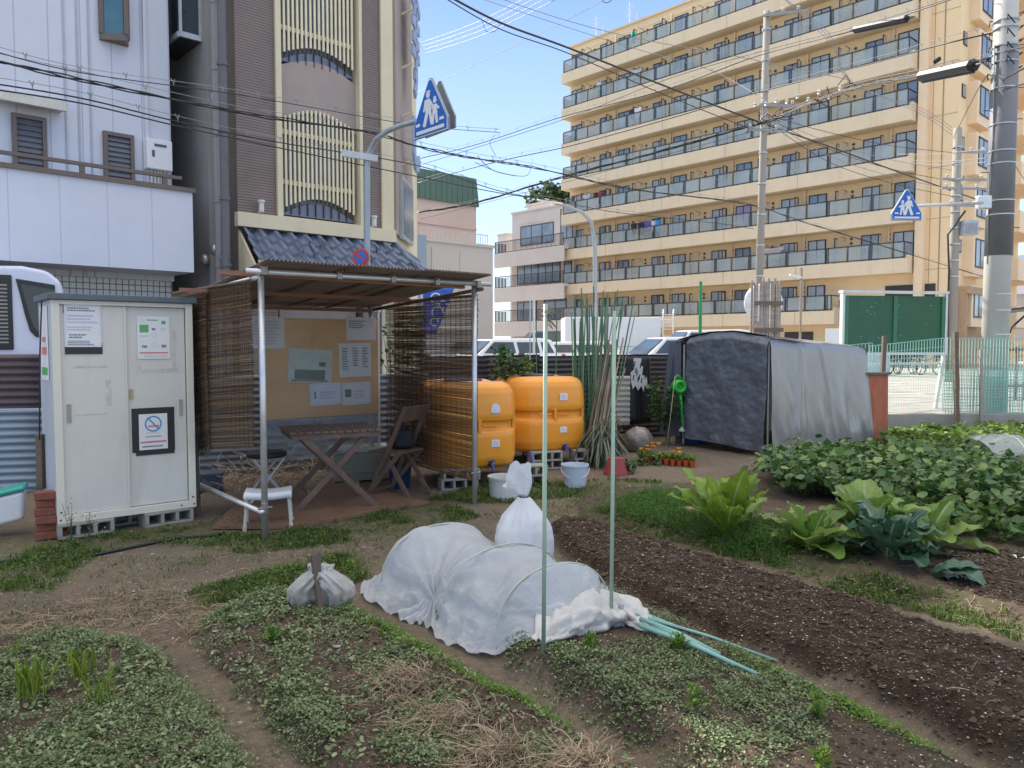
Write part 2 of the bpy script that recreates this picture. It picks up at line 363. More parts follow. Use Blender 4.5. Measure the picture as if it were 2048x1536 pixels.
a1 = rng_(vo.outputs['Distance'], .16, .24, 1, 0); a2 = rng_(sepc.outputs[0], .86, .88)
am = N.new('ShaderNodeMath'); am.operation = 'MULTIPLY'; L.new(a1, am.inputs[0]); L.new(a2, am.inputs[1])
col = mixc(am.outputs[0], col, (.42,.38,.33))
L.new(col, b.inputs['Base Color']); b.inputs['Roughness'].default_value = .95; b.inputs['Specular IOR Level'].default_value = .2
bp = N.new('ShaderNodeBump'); bp.inputs['Strength'].default_value = .9; bp.inputs['Distance'].default_value = .012; L.new(fine, bp.inputs['Height'])
bp2 = N.new('ShaderNodeBump'); bp2.inputs['Strength'].default_value = .5; bp2.inputs['Distance'].default_value = .03; L.new(mid, bp2.inputs['Height']); L.new(bp.outputs[0], bp2.inputs['Normal']); L.new(bp2.outputs[0], b.inputs['Normal'])
soilmat = m
tag(link('garden_soil', me, m), 'brown garden soil raised into long beds with trodden paths between', kind='structure')
mb = MB(); mb.box(-600, 600, -60, 900, -.6, -.09)
tag(mb.build('ground', mat('far_ground', (.2,.19,.17), .9)), 'grey town ground reaching to the horizon', kind='structure')
asph = mat('asphalt', (.34,.325,.3), .9, var=.15, scale=2, bump=.5, bscale=120, stain=.3, dirt=(.1,.1,.1))
mb = MB(); mb.slab([(-60,11.0),(-5.2,11.0),(-1.3,10.75),(2.7,12.95),(5.6,14.15),(40,14.35),(220,14.4),(220,500),(-60,500)], -.08, .2)
tag(mb.build('road', asph), 'pale sunlit asphalt road and car park beyond the mesh fence', kind='structure')
mk = MB()
for (a, c) in (((6.0, 20.5), (30, 19.2)), ((2, 26.5), (40, 24.3))):
    a = Vector(a+(.206,)); c = Vector(c+(.206,)); d = (c-a).normalized(); n_ = Vector((-d.y, d.x, 0))*.09
    mk.slab([a-n_, c-n_, c+n_, a+n_], .204, .207)
tag(mk.build('road_marking', mat('road_paint', (.75,.74,.7), .7, stain=.3)), 'white painted lines along the road behind the mesh fence', kind='structure')

# ---------------- scatter ----------------
def sample(poly, n, thr=None, f=3., seed=0):
    mn = poly.min(0); mx = poly.max(0); mn = np.maximum(mn, (-9, 1.6)); mx = np.minimum(mx, (10, 16)); out = []
    tot = 0; guard = 0
    while tot < n and guard < 60:
        guard += 1
        q = mn+rng.random((n*2, 2))*(mx-mn); q = q[np.abs(q[:, 0]) < q[:, 1]*.72+.35]
        k = sdist(q[:, 0], q[:, 1], poly) > 0
        if thr is not None: k &= (fbm(q[:, 0], q[:, 1], f, 3, seed)+rng.random(len(q))*.12 > thr)
        q = q[k]; out.append(q); tot += len(q)
    q = np.concatenate(out)[:n]
    return np.column_stack([q, height(q[:, 0], q[:, 1])])
def scatter_obj(name, parts, m, label, cat=None):
    V, F_, R = join(parts)
    return tag(link(name, npmesh(name, V, F_, None, R), m), label, cat, kind='stuff')
weed = leafmat('chickweed_leaf', (.065,.105,.04), (.165,.225,.09), (.36,.4,.23), .55, .3)
weed2 = leafmat('young_weed_leaf', (.07,.15,.02), (.14,.25,.035), (.25,.36,.06), .55, .4)
def cover(poly, n, thr, seed, per=6, s0=.008, s1=.015, rise=.02):
    p = sample(poly, n, thr, 3.4, seed); parts = []; p[:, :2] += rng.normal(0, .035, (len(p), 2)); kp = fbm(p[:, 0], p[:, 1], 11, 2, seed+3)+rng.random(len(p))*.3 > .42; p = p[kp]; p[:, 2] = height(p[:, 0], p[:, 1]); gs = (.6+.9*fbm(p[:, 0], p[:, 1], 6, 2, seed+9))
    for k in range(per):
        q = p.copy(); q[:, :2] += rng.normal(0, .012, (len(q), 2)); q[:, 2] += rng.random(len(q))*rise+.002
        parts.append(leaves(q, rng.uniform(s0, s1, len(q))*gs, rng.normal(.25, .35, len(q))))
    return parts
scatter_obj('ground_cover', cover(B1, 9000, .5, 1)+cover(B1, 500, .4, 22, 5, .02, .034, .02)+cover(B1, 1100, .45, 2, 6, .012, .02, .04), weed, 'dense small-leaved green weeds on the bottom left bed')
scatter_obj('ground_cover', cover(B2, 8000, .52, 3)+cover(B2, 1600, .52, 21, 6, .012, .02, .03)+cover(B2, 400, .5, 23, 5, .02, .03, .02), weed, 'small-leaved green weeds on the middle bed beside the straw')
scatter_obj('ground_cover', cover(B3, 9500, .5, 5, 6, .009, .016), weed, 'small-leaved green weeds on the bed in front of the white fleece')
edgeB = [cover(GP(p), n, None, 2, 5, .008, .015, .02) for p, n in (
  ([(560,1200),(660,1212),(740,1245),(880,1320),(1000,1388),(1130,1458),(1120,1480),(990,1412),(860,1345),(730,1275),(640,1235)], 2400),
  ([(1480,1330),(1600,1398),(1760,1470),(1900,1540),(1860,1560),(1740,1500),(1580,1420),(1460,1350)], 1400))]
scatter_obj('ground_cover', sum(edgeB, []), weed2, 'brighter fringe of weeds along the edges of the two centre beds')
grassm = leafmat('grass_blade', (.05,.09,.02), (.1,.17,.035), (.2,.27,.06), .6, .4)
def grass(poly, n, thr, seed, h0, h1, per=5):
    p = sample(poly, n, thr, 2.2, seed); parts = []
    for k in range(per):
        q = p.copy(); q[:, :2] += rng.normal(0, .02, (len(q), 2))
        parts.append(leaves(q, rng.uniform(h0, h1, len(q)), rng.normal(1.0, .35, len(q)), LONGT, wid=1.0))
    return parts
gp = []
for i, g_ in enumerate(GRS): gp += grass(g_, (900, 700, 800, 900, 1800, 800)[i], .5, 30+i, .02, .05)
for i, g_ in enumerate(GRS): gp += cover(g_, (900, 500, 1100, 600, 1400, 900)[i], .5, 50+i, 5, .012, .024, .04)
scatter_obj('grass', gp, grassm, 'short green grass and weeds along the path and shed feet')
thin = GP([(-300,1130),(300,1110),(900,1040),(1250,970),(1330,985),(1100,1040),(740,1130),(380,1240),(0,1300),(-300,1310)])
scatter_obj('sparse_grass', grass(thin, 1300, .5, 61, .012, .03, 4)+cover(thin, 900, .52, 62, 4, .006, .012, .01), grassm, 'sparse grass growing on the trodden dirt path')
carrot = GP([(1190,1040),(1300,1005),(1400,1010),(1500,1050),(1560,1110),(1640,1150),(1560,1138),(1430,1098),(1290,1062)])
def feathery(poly, n, h0, h1, seed, ls=.012):
    p = sample(poly, n, .3, 3, seed); parts = []
    az = rng.random(n)*2*pi; lean = rng.uniform(.05, .5, n); hh = rng.uniform(h0, h1, n)
    for k in range(9):
        t = (k+1)/9
        for side in range(2):
            q = p.copy(); q[:, 0] += np.cos(az)*lean*hh*t**1.5+rng.normal(0, .006, n); q[:, 1] += np.sin(az)*lean*hh*t**1.5+rng.normal(0, .006, n); q[:, 2] += hh*t*.9
            parts.append(leaves(q, rng.uniform(.6, 1.3, n)*ls*(1.2-t*.5), rng.normal(.4, .5, n)))
    return parts
fern = leafmat('feathery_leaf', (.035,.1,.012), (.07,.19,.02), (.13,.3,.035), .5, .4)
scatter_obj('carrot_tops', feathery(carrot, 2600, .05, .16, 71), fern, 'feathery bright green carrot tops beside the dark soil bed')
# broad-leaved mass
mass = np.array([(2.45,7.3),(2.9,6.7),(3.35,6.4),(3.9,5.75),(4.8,5.4),(7,5.6),(7.5,8.0),(5.6,8.5),(3.9,8.7),(3.1,8.5)])
broad = leafmat('broad_leaf', (.04,.095,.028), (.095,.195,.055), (.27,.37,.11), .42, .3)
LOBE = np.array([(0,0,0),(.3,.34,.07),(.78,.36,.06),(1,0,-.07),(.78,-.36,.06),(.3,-.34,.07)])
def radish(poly, n, nl, h0, h1, seed, ls):
    p = sample(poly, n, .4 if n > 100 else None, 3, seed); parts = []; st = MB()
    for k in range(nl):
        az = rng.random(n)*2*pi; lean = rng.uniform(.35, 1.5, n); hh = rng.uniform(h0, h1, n)
        for j, (t, s_, da) in enumerate(((1, 1.25, 0), (.9, .62, .9), (.9, .62, -.9), (.74, .45, 1.2), (.74, .45, -1.2))):
            q = p.copy(); rr = lean*hh*.62*t**1.3; q[:, 0] += np.cos(az)*rr; q[:, 1] += np.sin(az)*rr; q[:, 2] += hh*(t-.25*t*t*lean)
            parts.append(leaves(q, rng.uniform(.8, 1.2, n)*ls*s_, rng.normal(.1-.35*(j == 0), .45, n), LOBE, az=az+da, roll=rng.normal(0, .5, n), wid=1.15))
        for t in (.15, .3, .45, .6):   # stem pieces
            q = p.copy(); rr = lean*hh*.62*t**1.3; q[:, 0] += np.cos(az)*rr; q[:, 1] += np.sin(az)*rr; q[:, 2] += hh*(t-.25*t*t*lean)
            parts.append(leaves(q, hh*.26, np.full(n, .95), LONGT, az=az, wid=.28))
    return parts
scatter_obj('leafy_vegetables', radish(mass, 300, 10, .2, .42, 81, .072)+radish(mass, 110, 8, .3, .5, 84, .06), broad, 'dense dark green broad-leaved vegetables in front of the silver tarpaulin')
fr = np.array([(3.05,6.0),(3.6,5.4),(4.6,5.1),(6.5,5.2),(6.5,5.6),(4.6,5.7),(3.6,6.2),(3.1,6.7)])
scatter_obj('young_vegetables', radish(fr, 50, 8, .1, .22, 82, .07)+feathery(fr, 500, .05, .2, 83, .014), leafmat('young_broad_leaf', (.05,.11,.02), (.09,.18,.04), (.17,.28,.07), .45, .4), 'paler low vegetables on the right edge in front of the dense greens')
far = np.array([(5.2,10.2),(6.4,10.0),(9.5,9.8),(10,13),(7.4,13.2),(6.0,12.4)])
scatter_obj('sunlit_vegetables', radish(far, 170, 8, .07, .2, 85, .1)+cover(far, 1400, .4, 86, 6, .02, .05, .08), leafmat('sunlit_leaf', (.07,.14,.02), (.13,.22,.04), (.22,.3,.07), .5, .4), 'sunny patch of low greens between the red board and the mesh fence')
# stones, clods and pale specks
ico = np.array([(0,0,1),(.9,0,.3),(.28,.85,.3),(-.73,.53,.3),(-.73,-.53,.3),(.28,-.85,.3)]); icf = np.array([(0,1,2,2),(0,2,3,3),(0,3,4,4),(0,4,5,5),(0,5,1,1)])
def bits(p, size, flat=.7):
    n = len(p); V = ico[None]*(size[:, None, None]*rng.uniform(.6, 1.4, (n, 6, 3))); V[:, :, 2] *= flat
    a = rng.random(n)*2*pi; c, s_ = np.cos(a)[:, None], np.sin(a)[:, None]
    V = np.stack([V[:, :, 0]*c-V[:, :, 1]*s_, V[:, :, 0]*s_+V[:, :, 1]*c, V[:, :, 2]], -1)+p[:, None, :]
    F3 = (np.arange(n)[:, None, None]*6+icf[None, :, :3]).reshape(-1, 3)
    return V.reshape(-1, 3), F3, np.repeat(rng.random(n), 6)
def bitobj(name, parts, m, label):
    return scatter_obj(name, parts, m, label)
clod = leafmat('soil_clod', (.03,.018,.011), (.058,.037,.024), (.11,.074,.05), .95, 0)
bitobj('soil_clods', [bits(sample(B4, 13000, None, 3, 91), .003+.009*rng.random(13000)**2), bits(sample(B4, 160, None, 3, 92), rng.uniform(.012, .024, 160), 1.), bits(sample(B6, 2500, None, 3, 93), rng.uniform(.005, .02, 2500)),
   bits(sample(B3, 3500, None, 3, 94), rng.uniform(.004, .012, 3500)), bits(sample(B2, 3500, None, 3, 95), rng.uniform(.004, .012, 3500))], clod, 'dark crumbly soil clods on the dug beds')
speck = leafmat('pale_speck', (.14,.11,.085), (.26,.22,.18), (.55,.5,.43), .9, 0)
bitobj('pale_gravel', [bits(sample(B4, 7000, None, 3, 96), .0016+.006*rng.random(7000)**3), bits(sample(B1, 2500, None, 3, 97), rng.uniform(.002, .005, 2500)), bits(sample(B2, 3500, None, 3, 97), rng.uniform(.002, .005, 3500)),
   bits(sample(B3, 4500, None, 3, 98), rng.uniform(.002, .006, 4500)), bits(sample(thin, 2500, None, 3, 99), rng.uniform(.002, .006, 2500)), bits(sample(B6, 1200, None, 3, 99), rng.uniform(.003, .007, 1200))], speck, 'pale gravel and perlite specks scattered over the soil')
# straw
def straw(p, l0, l1, w=.0011, up=.05, rise=0.):
    n = len(p); az = rng.random(n)*2*pi; ln = rng.uniform(l0, l1, n); cv = rng.normal(0, 1.6, n); el = rng.normal(rise, .3, n); Vs = []
    x = p[:, 0].copy(); y = p[:, 1].copy(); z = p[:, 2]+rng.random(n)**1.5*up+.003; a = az.copy(); K = 6
    for k in range(K):
        Vs.append(np.stack([x-np.sin(a)*w, y+np.cos(a)*w, z], -1)); Vs.append(np.stack([x+np.sin(a)*w, y-np.cos(a)*w, z+w*.8], -1))
        st = ln/K; x = x+np.cos(a)*st; y = y+np.sin(a)*st; z = z+np.sin(el)*st; el = el-.18*rng.random(n); a = a+cv/K+rng.normal(0, .15, n); z = np.maximum(z, height(x, y)+.003)
    V = np.stack(Vs, 1); f = np.array([(2*k, 2*k+2, 2*k+3, 2*k+1) for k in range(K-1)])
    return V.reshape(-1, 3), (np.arange(n)[:, None, None]*2*K+f[None]).reshape(-1, 4), np.repeat(rng.random(n), 2*K)
strawm = leafmat('dry_straw', (.12,.08,.055), (.28,.2,.135), (.5,.4,.28), .8, .15)
def pilept(px, py, r, n, hgt):
    c = GH(px, py); q = rng.normal(0, 1, (n, 2)); rr = np.hypot(q[:, 0], q[:, 1]); q = q*r*.5+np.array([c.x, c.y])
    return np.column_stack([q, height(q[:, 0], q[:, 1])+hgt*np.exp(-rr**2*.7)])
scatter_obj('straw_pile', [straw(pilept(815,1375,.18,700,.04), .05, .16, up=.018, rise=.05), straw(pilept(900,1450,.17,500,.03), .06, .2, up=.04)], strawm, 'brown heap of dry grass on the middle bed')
scatter_obj('straw_pile', [straw(pilept(990,1520,.2,850,.035), .06, .18, up=.018, rise=.03), straw(pilept(1160,1545,.12,500,.04), .05, .18, up=.035, rise=.15)], strawm, 'sunlit pale straw at the bottom edge of the photo')
dry = GP([(60,1230),(200,1190),(420,1180),(520,1230),(380,1290),(200,1290),(0,1300),(-200,1310),(-200,1240)])
lit = GP([(0,1100),(400,1090),(900,1040),(1300,960),(1330,990),(1100,1050),(760,1160),(720,1260),(960,1420),(1250,1536),(1100,1536),(500,1250),(600,1536),(480,1536),(400,1380),(0,1290)])
scatter_obj('leaf_litter', [leaves(sample(lit, 1500, None, 3, 130), rng.uniform(.006, .02, 1500), rng.normal(0, .25, 1500)), leaves(sample(lit, 60, None, 3, 132), rng.uniform(.03, .05, 60), rng.normal(0, .2, 60))], leafmat('litter', (.06,.045,.03), (.2,.15,.09), (.42,.36,.22), .8, .1), 'dry leaf scraps trodden into the dirt path')
bitobj('small_stones', [bits(sample(lit, 500, None, 3, 133), rng.uniform(.004, .012, 500)), bits(sample(lit, 40, None, 3, 134), rng.uniform(.012, .025, 40))], leafmat('stone_grey', (.1,.09,.08), (.22,.2,.17), (.4,.37,.33), .9, 0), 'small grey stones lying on the dirt path')
scatter_obj('dry_grass', [straw(sample(dry, 1700, .4, 3, 101), .05, .2, up=.03), straw(sample(thin, 500, None, 3, 102), .03, .12, up=.01), straw(sample(B4, 90, None, 3, 103), .03, .1, up=.02), straw(sample(B5, 500, None, 3, 104), .04, .14, up=.03),
   straw(sample(B2, 200, None, 3, 105), .03, .12, up=.02), straw(sample(GP([(1480,1130),(1700,1190),(1900,1245),(2100,1300),(2100,1270),(1900,1215),(1700,1165)]), 500, None, 3, 106), .04, .16, up=.02)], strawm, 'dry pale stalks lying on the dirt above the left beds')
# tufts of upright grass on the bottom-left bed, one thing each
def tuft(px, py, h, n, label, m=None, spread=.03):
    c = GH(px, py); p = np.column_stack([c.x+rng.normal(0, spread, n), c.y+rng.normal(0, spread, n), np.full(n, c.z)])
    V, F_, R = leaves(p-np.array(c)[None], rng.uniform(h*.5, h, n), rng.normal(1.4, .14, n), LONGT, wid=.16)
    tag(link('grass_tuft', npmesh('grass_tuft', V, F_, None, R), m or tuftm, None, c), label, 'grass', 'upright grass tufts on the beds')
tuftm = leafmat('tuft_blade', (.14,.23,.03), (.26,.38,.05), (.4,.48,.1), .5, .45)
tuft(62, 1400, .2, 46, 'wide yellow-green grass tuft nearest the left edge'); tuft(165, 1360, .17, 38, 'yellow-green grass tuft right of the widest tuft, farther back')
tuft(205, 1410, .15, 24, 'slim grass tuft leaning beside the bare soil of the left bed'); tuft(30, 1310, .07, 30, 'tiny short grass tuft at the far edge of the left bed')
def sprig(px, py, h, label):
    c = GH(px, py); parts = []
    for k in range(9):
        n = 7; z = h*(k+1)/9; p = np.column_stack([rng.normal(0, .012, n), rng.normal(0, .012, n), np.full(n, z)])
        parts.append(leaves(p, rng.uniform(.02, .045, n)*(1.1-.5*k/9), rng.normal(.5+.06*k, .25, n), LEAFT, wid=.7))
    V, F_, R = join(parts); tag(link('weed_sprig', npmesh('weed_sprig', V, F_, None, R), weed2, None, c), label, 'weed', 'taller bright weeds on the beds')
sprig(1390, 1420, .09, 'bright weed on the near bed below the turquoise poles'); sprig(1635, 1440, .1, 'bright weed near the right edge of the near bed')
sprig(1180, 1300, .07, 'bright weed between the two upright green poles'); sprig(1355, 1300, .06, 'small bright weed by the end of the white fleece'); sprig(1640, 1535, .06, 'bright weed at the bottom edge, right of centre'); sprig(545, 1285, .06, 'bright weed at the far end of the middle bed')
sprig(650, 1160, .1, 'bushy weed behind the two plastic bags'); sprig(700, 1150, .09, 'bushy weed between plastic bags and fleece')
# large leafy plants
def bigleaf(mb, c, az, ln, wd, rise, droop, ruff, cup, uvs, rnds, stalk=.3):
    nu, nv = 8, 12; ph = rng.random()*6; rv = rng.random(); ca, sa = cos(az), sin(az); vs = []
    x = 0; z = 0; el = rise; pts = []
    for j in range(nv+1):
        pts.append((x, z, el)); x += cos(el)*ln/nv; z += sin(el)*ln/nv; el -= droop/nv*(0.4+1.2*j/nv)
    for j in range(nv+1):
        t = j/nv; x, z, el = pts[j]
        w = wd*.06 if t < stalk*.7 else wd*(.08+.92*sin(min(1, (t-stalk*.7)/(1-stalk*.7))**.8*pi*.93+.06)**.75)
        for i in range(nu+1):
            s_ = (i/nu-.5)*2; yy = s_*w*.5; off = cup*abs(s_)**1.6*w+ruff*w*sin(j*2.1+ph+s_*2)*abs(s_)**2*(t > stalk*.6)
            px_ = x-sin(el)*off; pz = z+cos(el)*off
            vs.append((c.x+px_*ca-yy*sa, c.y+px_*sa+yy*ca, c.z+pz)); uvs.append((i/nu, t)); rnds.append(rv)
    w_ = nu+1; mb.add(vs, [(j*w_+i, j*w_+i+1, (j+1)*w_+i+1, (j+1)*w_+i) for j in range(nv) for i in range(nu)])
def leafy(px, py, n, ln, wd, m, label, rise=(.5, 1.3), droop=1.0, ruff=.12, cup=.15, seed=1, name='leafy_green', azr=None):
    global rng
    keep = rng; rng = np.random.default_rng(seed); c = GH(px, py); mb = MB(); uvs = []; rnds = []
    for k in range(n):
        az = (k*2.4+rng.normal(0, .25)) if azr is None else rng.uniform(*azr); t = k/max(1, n-1)
        bigleaf(mb, Vector((cos(az)*.015, sin(az)*.015, 0)), az, ln*rng.uniform(.75, 1.1), wd*rng.uniform(.8, 1.15), lerp(rise[0], rise[1], t)+rng.normal(0, .08), droop*rng.uniform(.6, 1.3), ruff, cup, uvs, rnds)
    o = npmesh(name, np.array(mb.v), np.array(mb.f), None, rnds, np.array(uvs), True)
    ob = link(name, o, m, None, c); rng = keep
    return tag(ob, label, 'vegetable', 'large leafy vegetables by the dark soil bed')
vein = (.3,.4,.2)
lg = leafmat('yellow_green_leaf', (.15,.26,.02), (.23,.36,.03), (.33,.46,.07), .4, .4, vein)
mg = leafmat('fresh_green_leaf', (.1,.2,.03), (.17,.29,.05), (.27,.39,.09), .38, .35, vein)
dg = leafmat('blue_green_leaf', (.03,.08,.05), (.055,.13,.075), (.1,.19,.11), .3, .25, (.16,.26,.17))
leafy(1452, 1072, 16, .56, .18, lg, 'tall yellow-green ruffled plant nearest the carrot tops', (.8, 1.5), .8, .2, .1, 3)
leafy(1575, 1052, 5, .3, .12, mg, 'small drooping green plant between the two light green ones', (.3, .9), 1.4, .12, .1, 4)
leafy(1620, 1098, 18, .35, .2, mg, 'round light green cabbage-like plant in the row centre', (.35, 1.35), .8, .08, .22, 5)
leafy(1730, 1075, 15, .47, .23, mg, 'large light green plant behind the blue-green one', (.6, 1.35), .9, .08, .2, 6)
leafy(1775, 1115, 18, .42, .18, dg, 'blue-green plant with narrow crinkled leaves', (.4, 1.4), 1.0, .2, .1, 7)
leafy(1850, 1092, 11, .42, .2, mg, 'light green plant with one long leaf pointing right', (.3, 1.2), .8, .1, .18, 8)
leafy(1845, 1150, 5, .32, .2, dg, 'low plant with broad blue-green leaves hanging over the path', (.15, .7), 1.2, .06, .1, 9, azr=(-2.9, -.3))
yl = leafmat('withered_leaf', (.45,.36,.14), (.55,.45,.2), (.6,.5,.28), .6, .3, (.7,.65,.5))
leafy(1620, 1118, 2, .16, .07, yl, 'withered yellow leaf lying below the cabbage-like plant', (.1, .2), .6, .3, .1, 10, 'withered_leaf', azr=(-1.2, -.5))
# ---------------- orange apartment block ----------------
ORW = mat('orange_render', (.82,.62,.385), .85, var=.05, scale=.6, bump=.1, bscale=40, stain=.12, dirt=(.4,.27,.16))
ORB = mat('tan_band', (.73,.595,.42), .85, var=.05, scale=.8, bump=.1, bscale=40, stain=.35, dirt=(.42,.33,.24))
ORS = mat('orange_render_light', (.82,.63,.43), .85, var=.04, scale=.6)
FRM = mat('dark_bronze', (.05,.045,.04), .45, metal=.3, bump=0)
GLS = mat('window_glass', (.2,.25,.32), .08, var=.35, scale=.7, bump=0, spec=1.0)
CUR = mat('curtained_glass', (.42,.46,.5), .3, var=.25, scale=1.4, bump=0, stretch=(14, 14, .3), spec=.8)
CU2 = mat('lilac_curtain', (.4,.33,.52), .35, var=.12, scale=1, bump=0, stretch=(14, 14, .3), spec=.6)
def glassmat(name, col, fac, rough=.25):
    m, N, L, b = newmat(name); b.inputs['Base Color'].default_value = col+(1,); b.inputs['Roughness'].default_value = rough; b.inputs['Specular IOR Level'].default_value = .8
    t = N.new('ShaderNodeBsdfTransparent'); t.inputs[0].default_value = (.85,.9,.9,1); ms = N.new('ShaderNodeMixShader')
    tc = N.new('ShaderNodeTexCoord'); n1 = N.new('ShaderNodeTexNoise'); n1.inputs['Scale'].default_value = .45; n1.inputs['Detail'].default_value = 1; L.new(tc.outputs['Object'], n1.inputs[0])
    mr = N.new('ShaderNodeMapRange'); mr.inputs[1].default_value = .35; mr.inputs[2].default_value = .65; mr.inputs[3].default_value = fac-.15; mr.inputs[4].default_value = min(1, fac+.12); L.new(n1.outputs[0], mr.inputs[0]); L.new(mr.outputs[0], ms.inputs[0])
    L.new(t.outputs[0], ms.inputs[1]); L.new(b.outputs[0], ms.inputs[2]); L.new(ms.outputs[0], N['Material Output'].inputs[0]); return m
RGL = glassmat('balcony_glass', (.5,.55,.56), .42)
RZ = atan2(-.736, .677)
apt = thing('apartment_building', 'orange eight-storey apartment block with long rows of glass-fronted balconies', 'building', (4.3, 62.4, 0), RZ)
LEN = 28.2; WY = 1.1; DEP = 13
m_ = MB(); m_.box(-.55, LEN, WY, DEP, .0, 25.45); m_.build('wall', ORW, apt)
m_ = MB(); m_.box(-.65, LEN+.1, WY-.12, DEP+.1, 25.45, 25.6); m_.box(-.55, LEN, WY-.02, WY-.003, 24.9, 24.95); m_.build('roof', ORB, apt)
m_ = MB()
for k in range(8): m_.box(-.55, LEN, WY-.012, WY-.002, 2.9+2.8*k-.01, 2.9+2.8*k+.012)
m_.box(26.9, 26.93, WY-.012, WY-.002, 0, 25.4); m_.box(27.4, 27.46, WY-.02, WY-.002, 0, 25.4); m_.build('wall_seams', mat('seam', (.35,.25,.16), .9), apt)
m_ = MB(); m_.box(26.3, 26.75, WY-.5, WY-.004, 0, 25.4); m_.build('pilaster', ORS, apt)
def balcony(n):
    z = 2.72+2.8*n; x1 = 25.7 if n else 21.6
    s_ = MB(); s_.box(-.5, x1+.5, 0, .14, z, z+.81); s_.box(-.5, x1+.5, .14, WY-.003, z+.0, z+.2); s_.box(-.5, -.36, .14, WY-.004, z+.2, z+1.7-.0); s_.box(x1+.34, x1+.5, .14, WY-.004, z+.2, z+1.0)
    b_ = s_.build('balcony', ORB, apt)
    rl = MB(); gz = MB(); rl.box(-.3, x1+.3, .02, .09, z+1.70, z+1.76); rl.box(-.3, x1+.3, .03, .08, z+.86, z+.9)
    x = -.3; k = 0
    while x < x1+.2:
        w = 1.2; rl.box(x, x+.05, .02, .08, z+.82, z+1.7)
        if k % 2 == 1: rl.box(x+.1, x+.15, .02, .08, z+.82, z+1.7)
        gz.box(x+.05, min(x+w, x1+.27), .045, .055, z+.9, z+1.7); x += w+.0833; k += 1
    rl.box(x1+.26, x1+.3, .02, .08, z+.82, z+1.7)
    rl.box(x1+.26, x1+.3, .08, WY-.01, z+1.70, z+1.76)
    rl.build('railing', FRM, b_); gz.build('glass_screen', RGL, b_)
    jt = MB()
    for q in (4.2, 9.4, 14.5, 19.6): jt.box(q, q+.025, -.004, .0, z, z+.81)
    jt.build('panel_joint', MC['seam'], b_)
for n in range(8): balcony(n)
def winmesh(w, h):
    f_ = MB(); t = .06
    f_.box(0, w, -.06, .0, h-t, h); f_.box(0, w, -.06, .0, 0, t); f_.box(0, t, -.06, .0, t, h-t); f_.box(w-t, w, -.06, .0, t, h-t); f_.box(w/2-t/2, w/2+t/2, -.05, .0, t, h-t)
    g_ = MB(); g_.box(t, w-t, -.03, -.01, t, h-t); return f_, g_
fb, gb = winmesh(1.14, 2.22)
W0 = fb.build('window', FRM, apt); W0.location = (0, WY-.002, 0)
PN = [MB(), MB(), MB()]; base_p = None
g0 = gb.build('pane', GLS, W0)
gms = [g0.data]
for mm in (CUR, CU2):
    d_ = g0.data.copy(); d_.materials.clear(); d_.materials.append(mm); gms.append(d_)
first = True; cnt = 0
def wcopy(x, z, mi):
    global first
    if first: o = W0; g = g0; first = False
    else:
        o = W0.copy(); COL.objects.link(o); g = g0.copy(); COL.objects.link(g); g.parent = o
    o.location = (x, WY-.002, z); g.data = gms[mi]
offs = [1.28, .56]
rr_ = random.Random(3)
for n in range(8):
    z = 2.94+2.8*n
    wcopy(-.35, z, rr_.choice((0, 1)))
    for k in range(10):
        if n == 0 and k > 7: continue
        x = 1.38+2.56*k+(offs[k % 2])+(.0 if k % 2 == 0 else 0)
        if x > 25: continue
        mi = 2 if (n, k) == (2, 5) else (1 if rr_.random() < .6 else 0); wcopy(x, z, mi)
# fins, pipes, vents: one of each kind copied along the rows
fin = MB(); fin.box(0, .06, .3, .62, 0, 2.15); fin0 = fin.build('partition', FRM, apt)
fp = MB(); fp.box(-.01, .07, .34, .58, .06, 2.08); finp = fp.build('panel', ORB, fin0)
pp = MB(); pp.tube([(0, 0, 0), (0, 0, 2.6)], .07, 8); pipe0 = pp.build('drain_pipe', ORS, apt)
vt = MB(); vt.lathe([(.0, 0), (.085, 0), (.085, .03), (.0, .04)], n=10); vent0 = vt.build('vent', mat('vent_brown', (.11,.07,.05), .6), apt); 
hk = MB(); hk.bar((0, 0, 0), (0, -.7, 0), .04, .04); hk.bar((0, -.3, -.25), (0, 0, -.02), .03, .03); hk0 = hk.build('clothes_bracket', mat('grey_bracket', (.4,.37,.33), .5), apt)
def place(o0, loc, rot=None, kids=()):
    o = o0 if o0.name not in PLACED else o0.copy()
    if o is not o0:
        COL.objects.link(o)
        for kk in kids: c = kk.copy(); COL.objects.link(c); c.parent = o
    PLACED.add(o0.name); o.location = loc
    if rot: o.rotation_euler = rot
    return o
PLACED = set()
for n in range(8):
    z = 2.92+2.8*n
    for k in range(10):
        if n == 0 and k > 7: continue
        x = 1.38+2.56*k
        place(fin0, (x, 0, z), None, (finp,))
        if k % 2 == 1: place(pipe0, (x+.32, WY-.1, z-.02))
        if k % 2 == 1: place(vent0, (x+2.56*0+.95-.62, WY-.02, z+2.15), (pi/2, 0, 0))
        else: place(vent0, (x+.7, WY-.02, z+2.1), (pi/2, 0, 0))
        place(vent0, (x+(.33 if k % 2 else .7), WY-.02, z+(1.89 if k % 2 else 1.84)), (pi/2, 0, 0))
        if k % 2 == 0 and n > 0: place(hk0, (x+.35, WY, z+2.2))
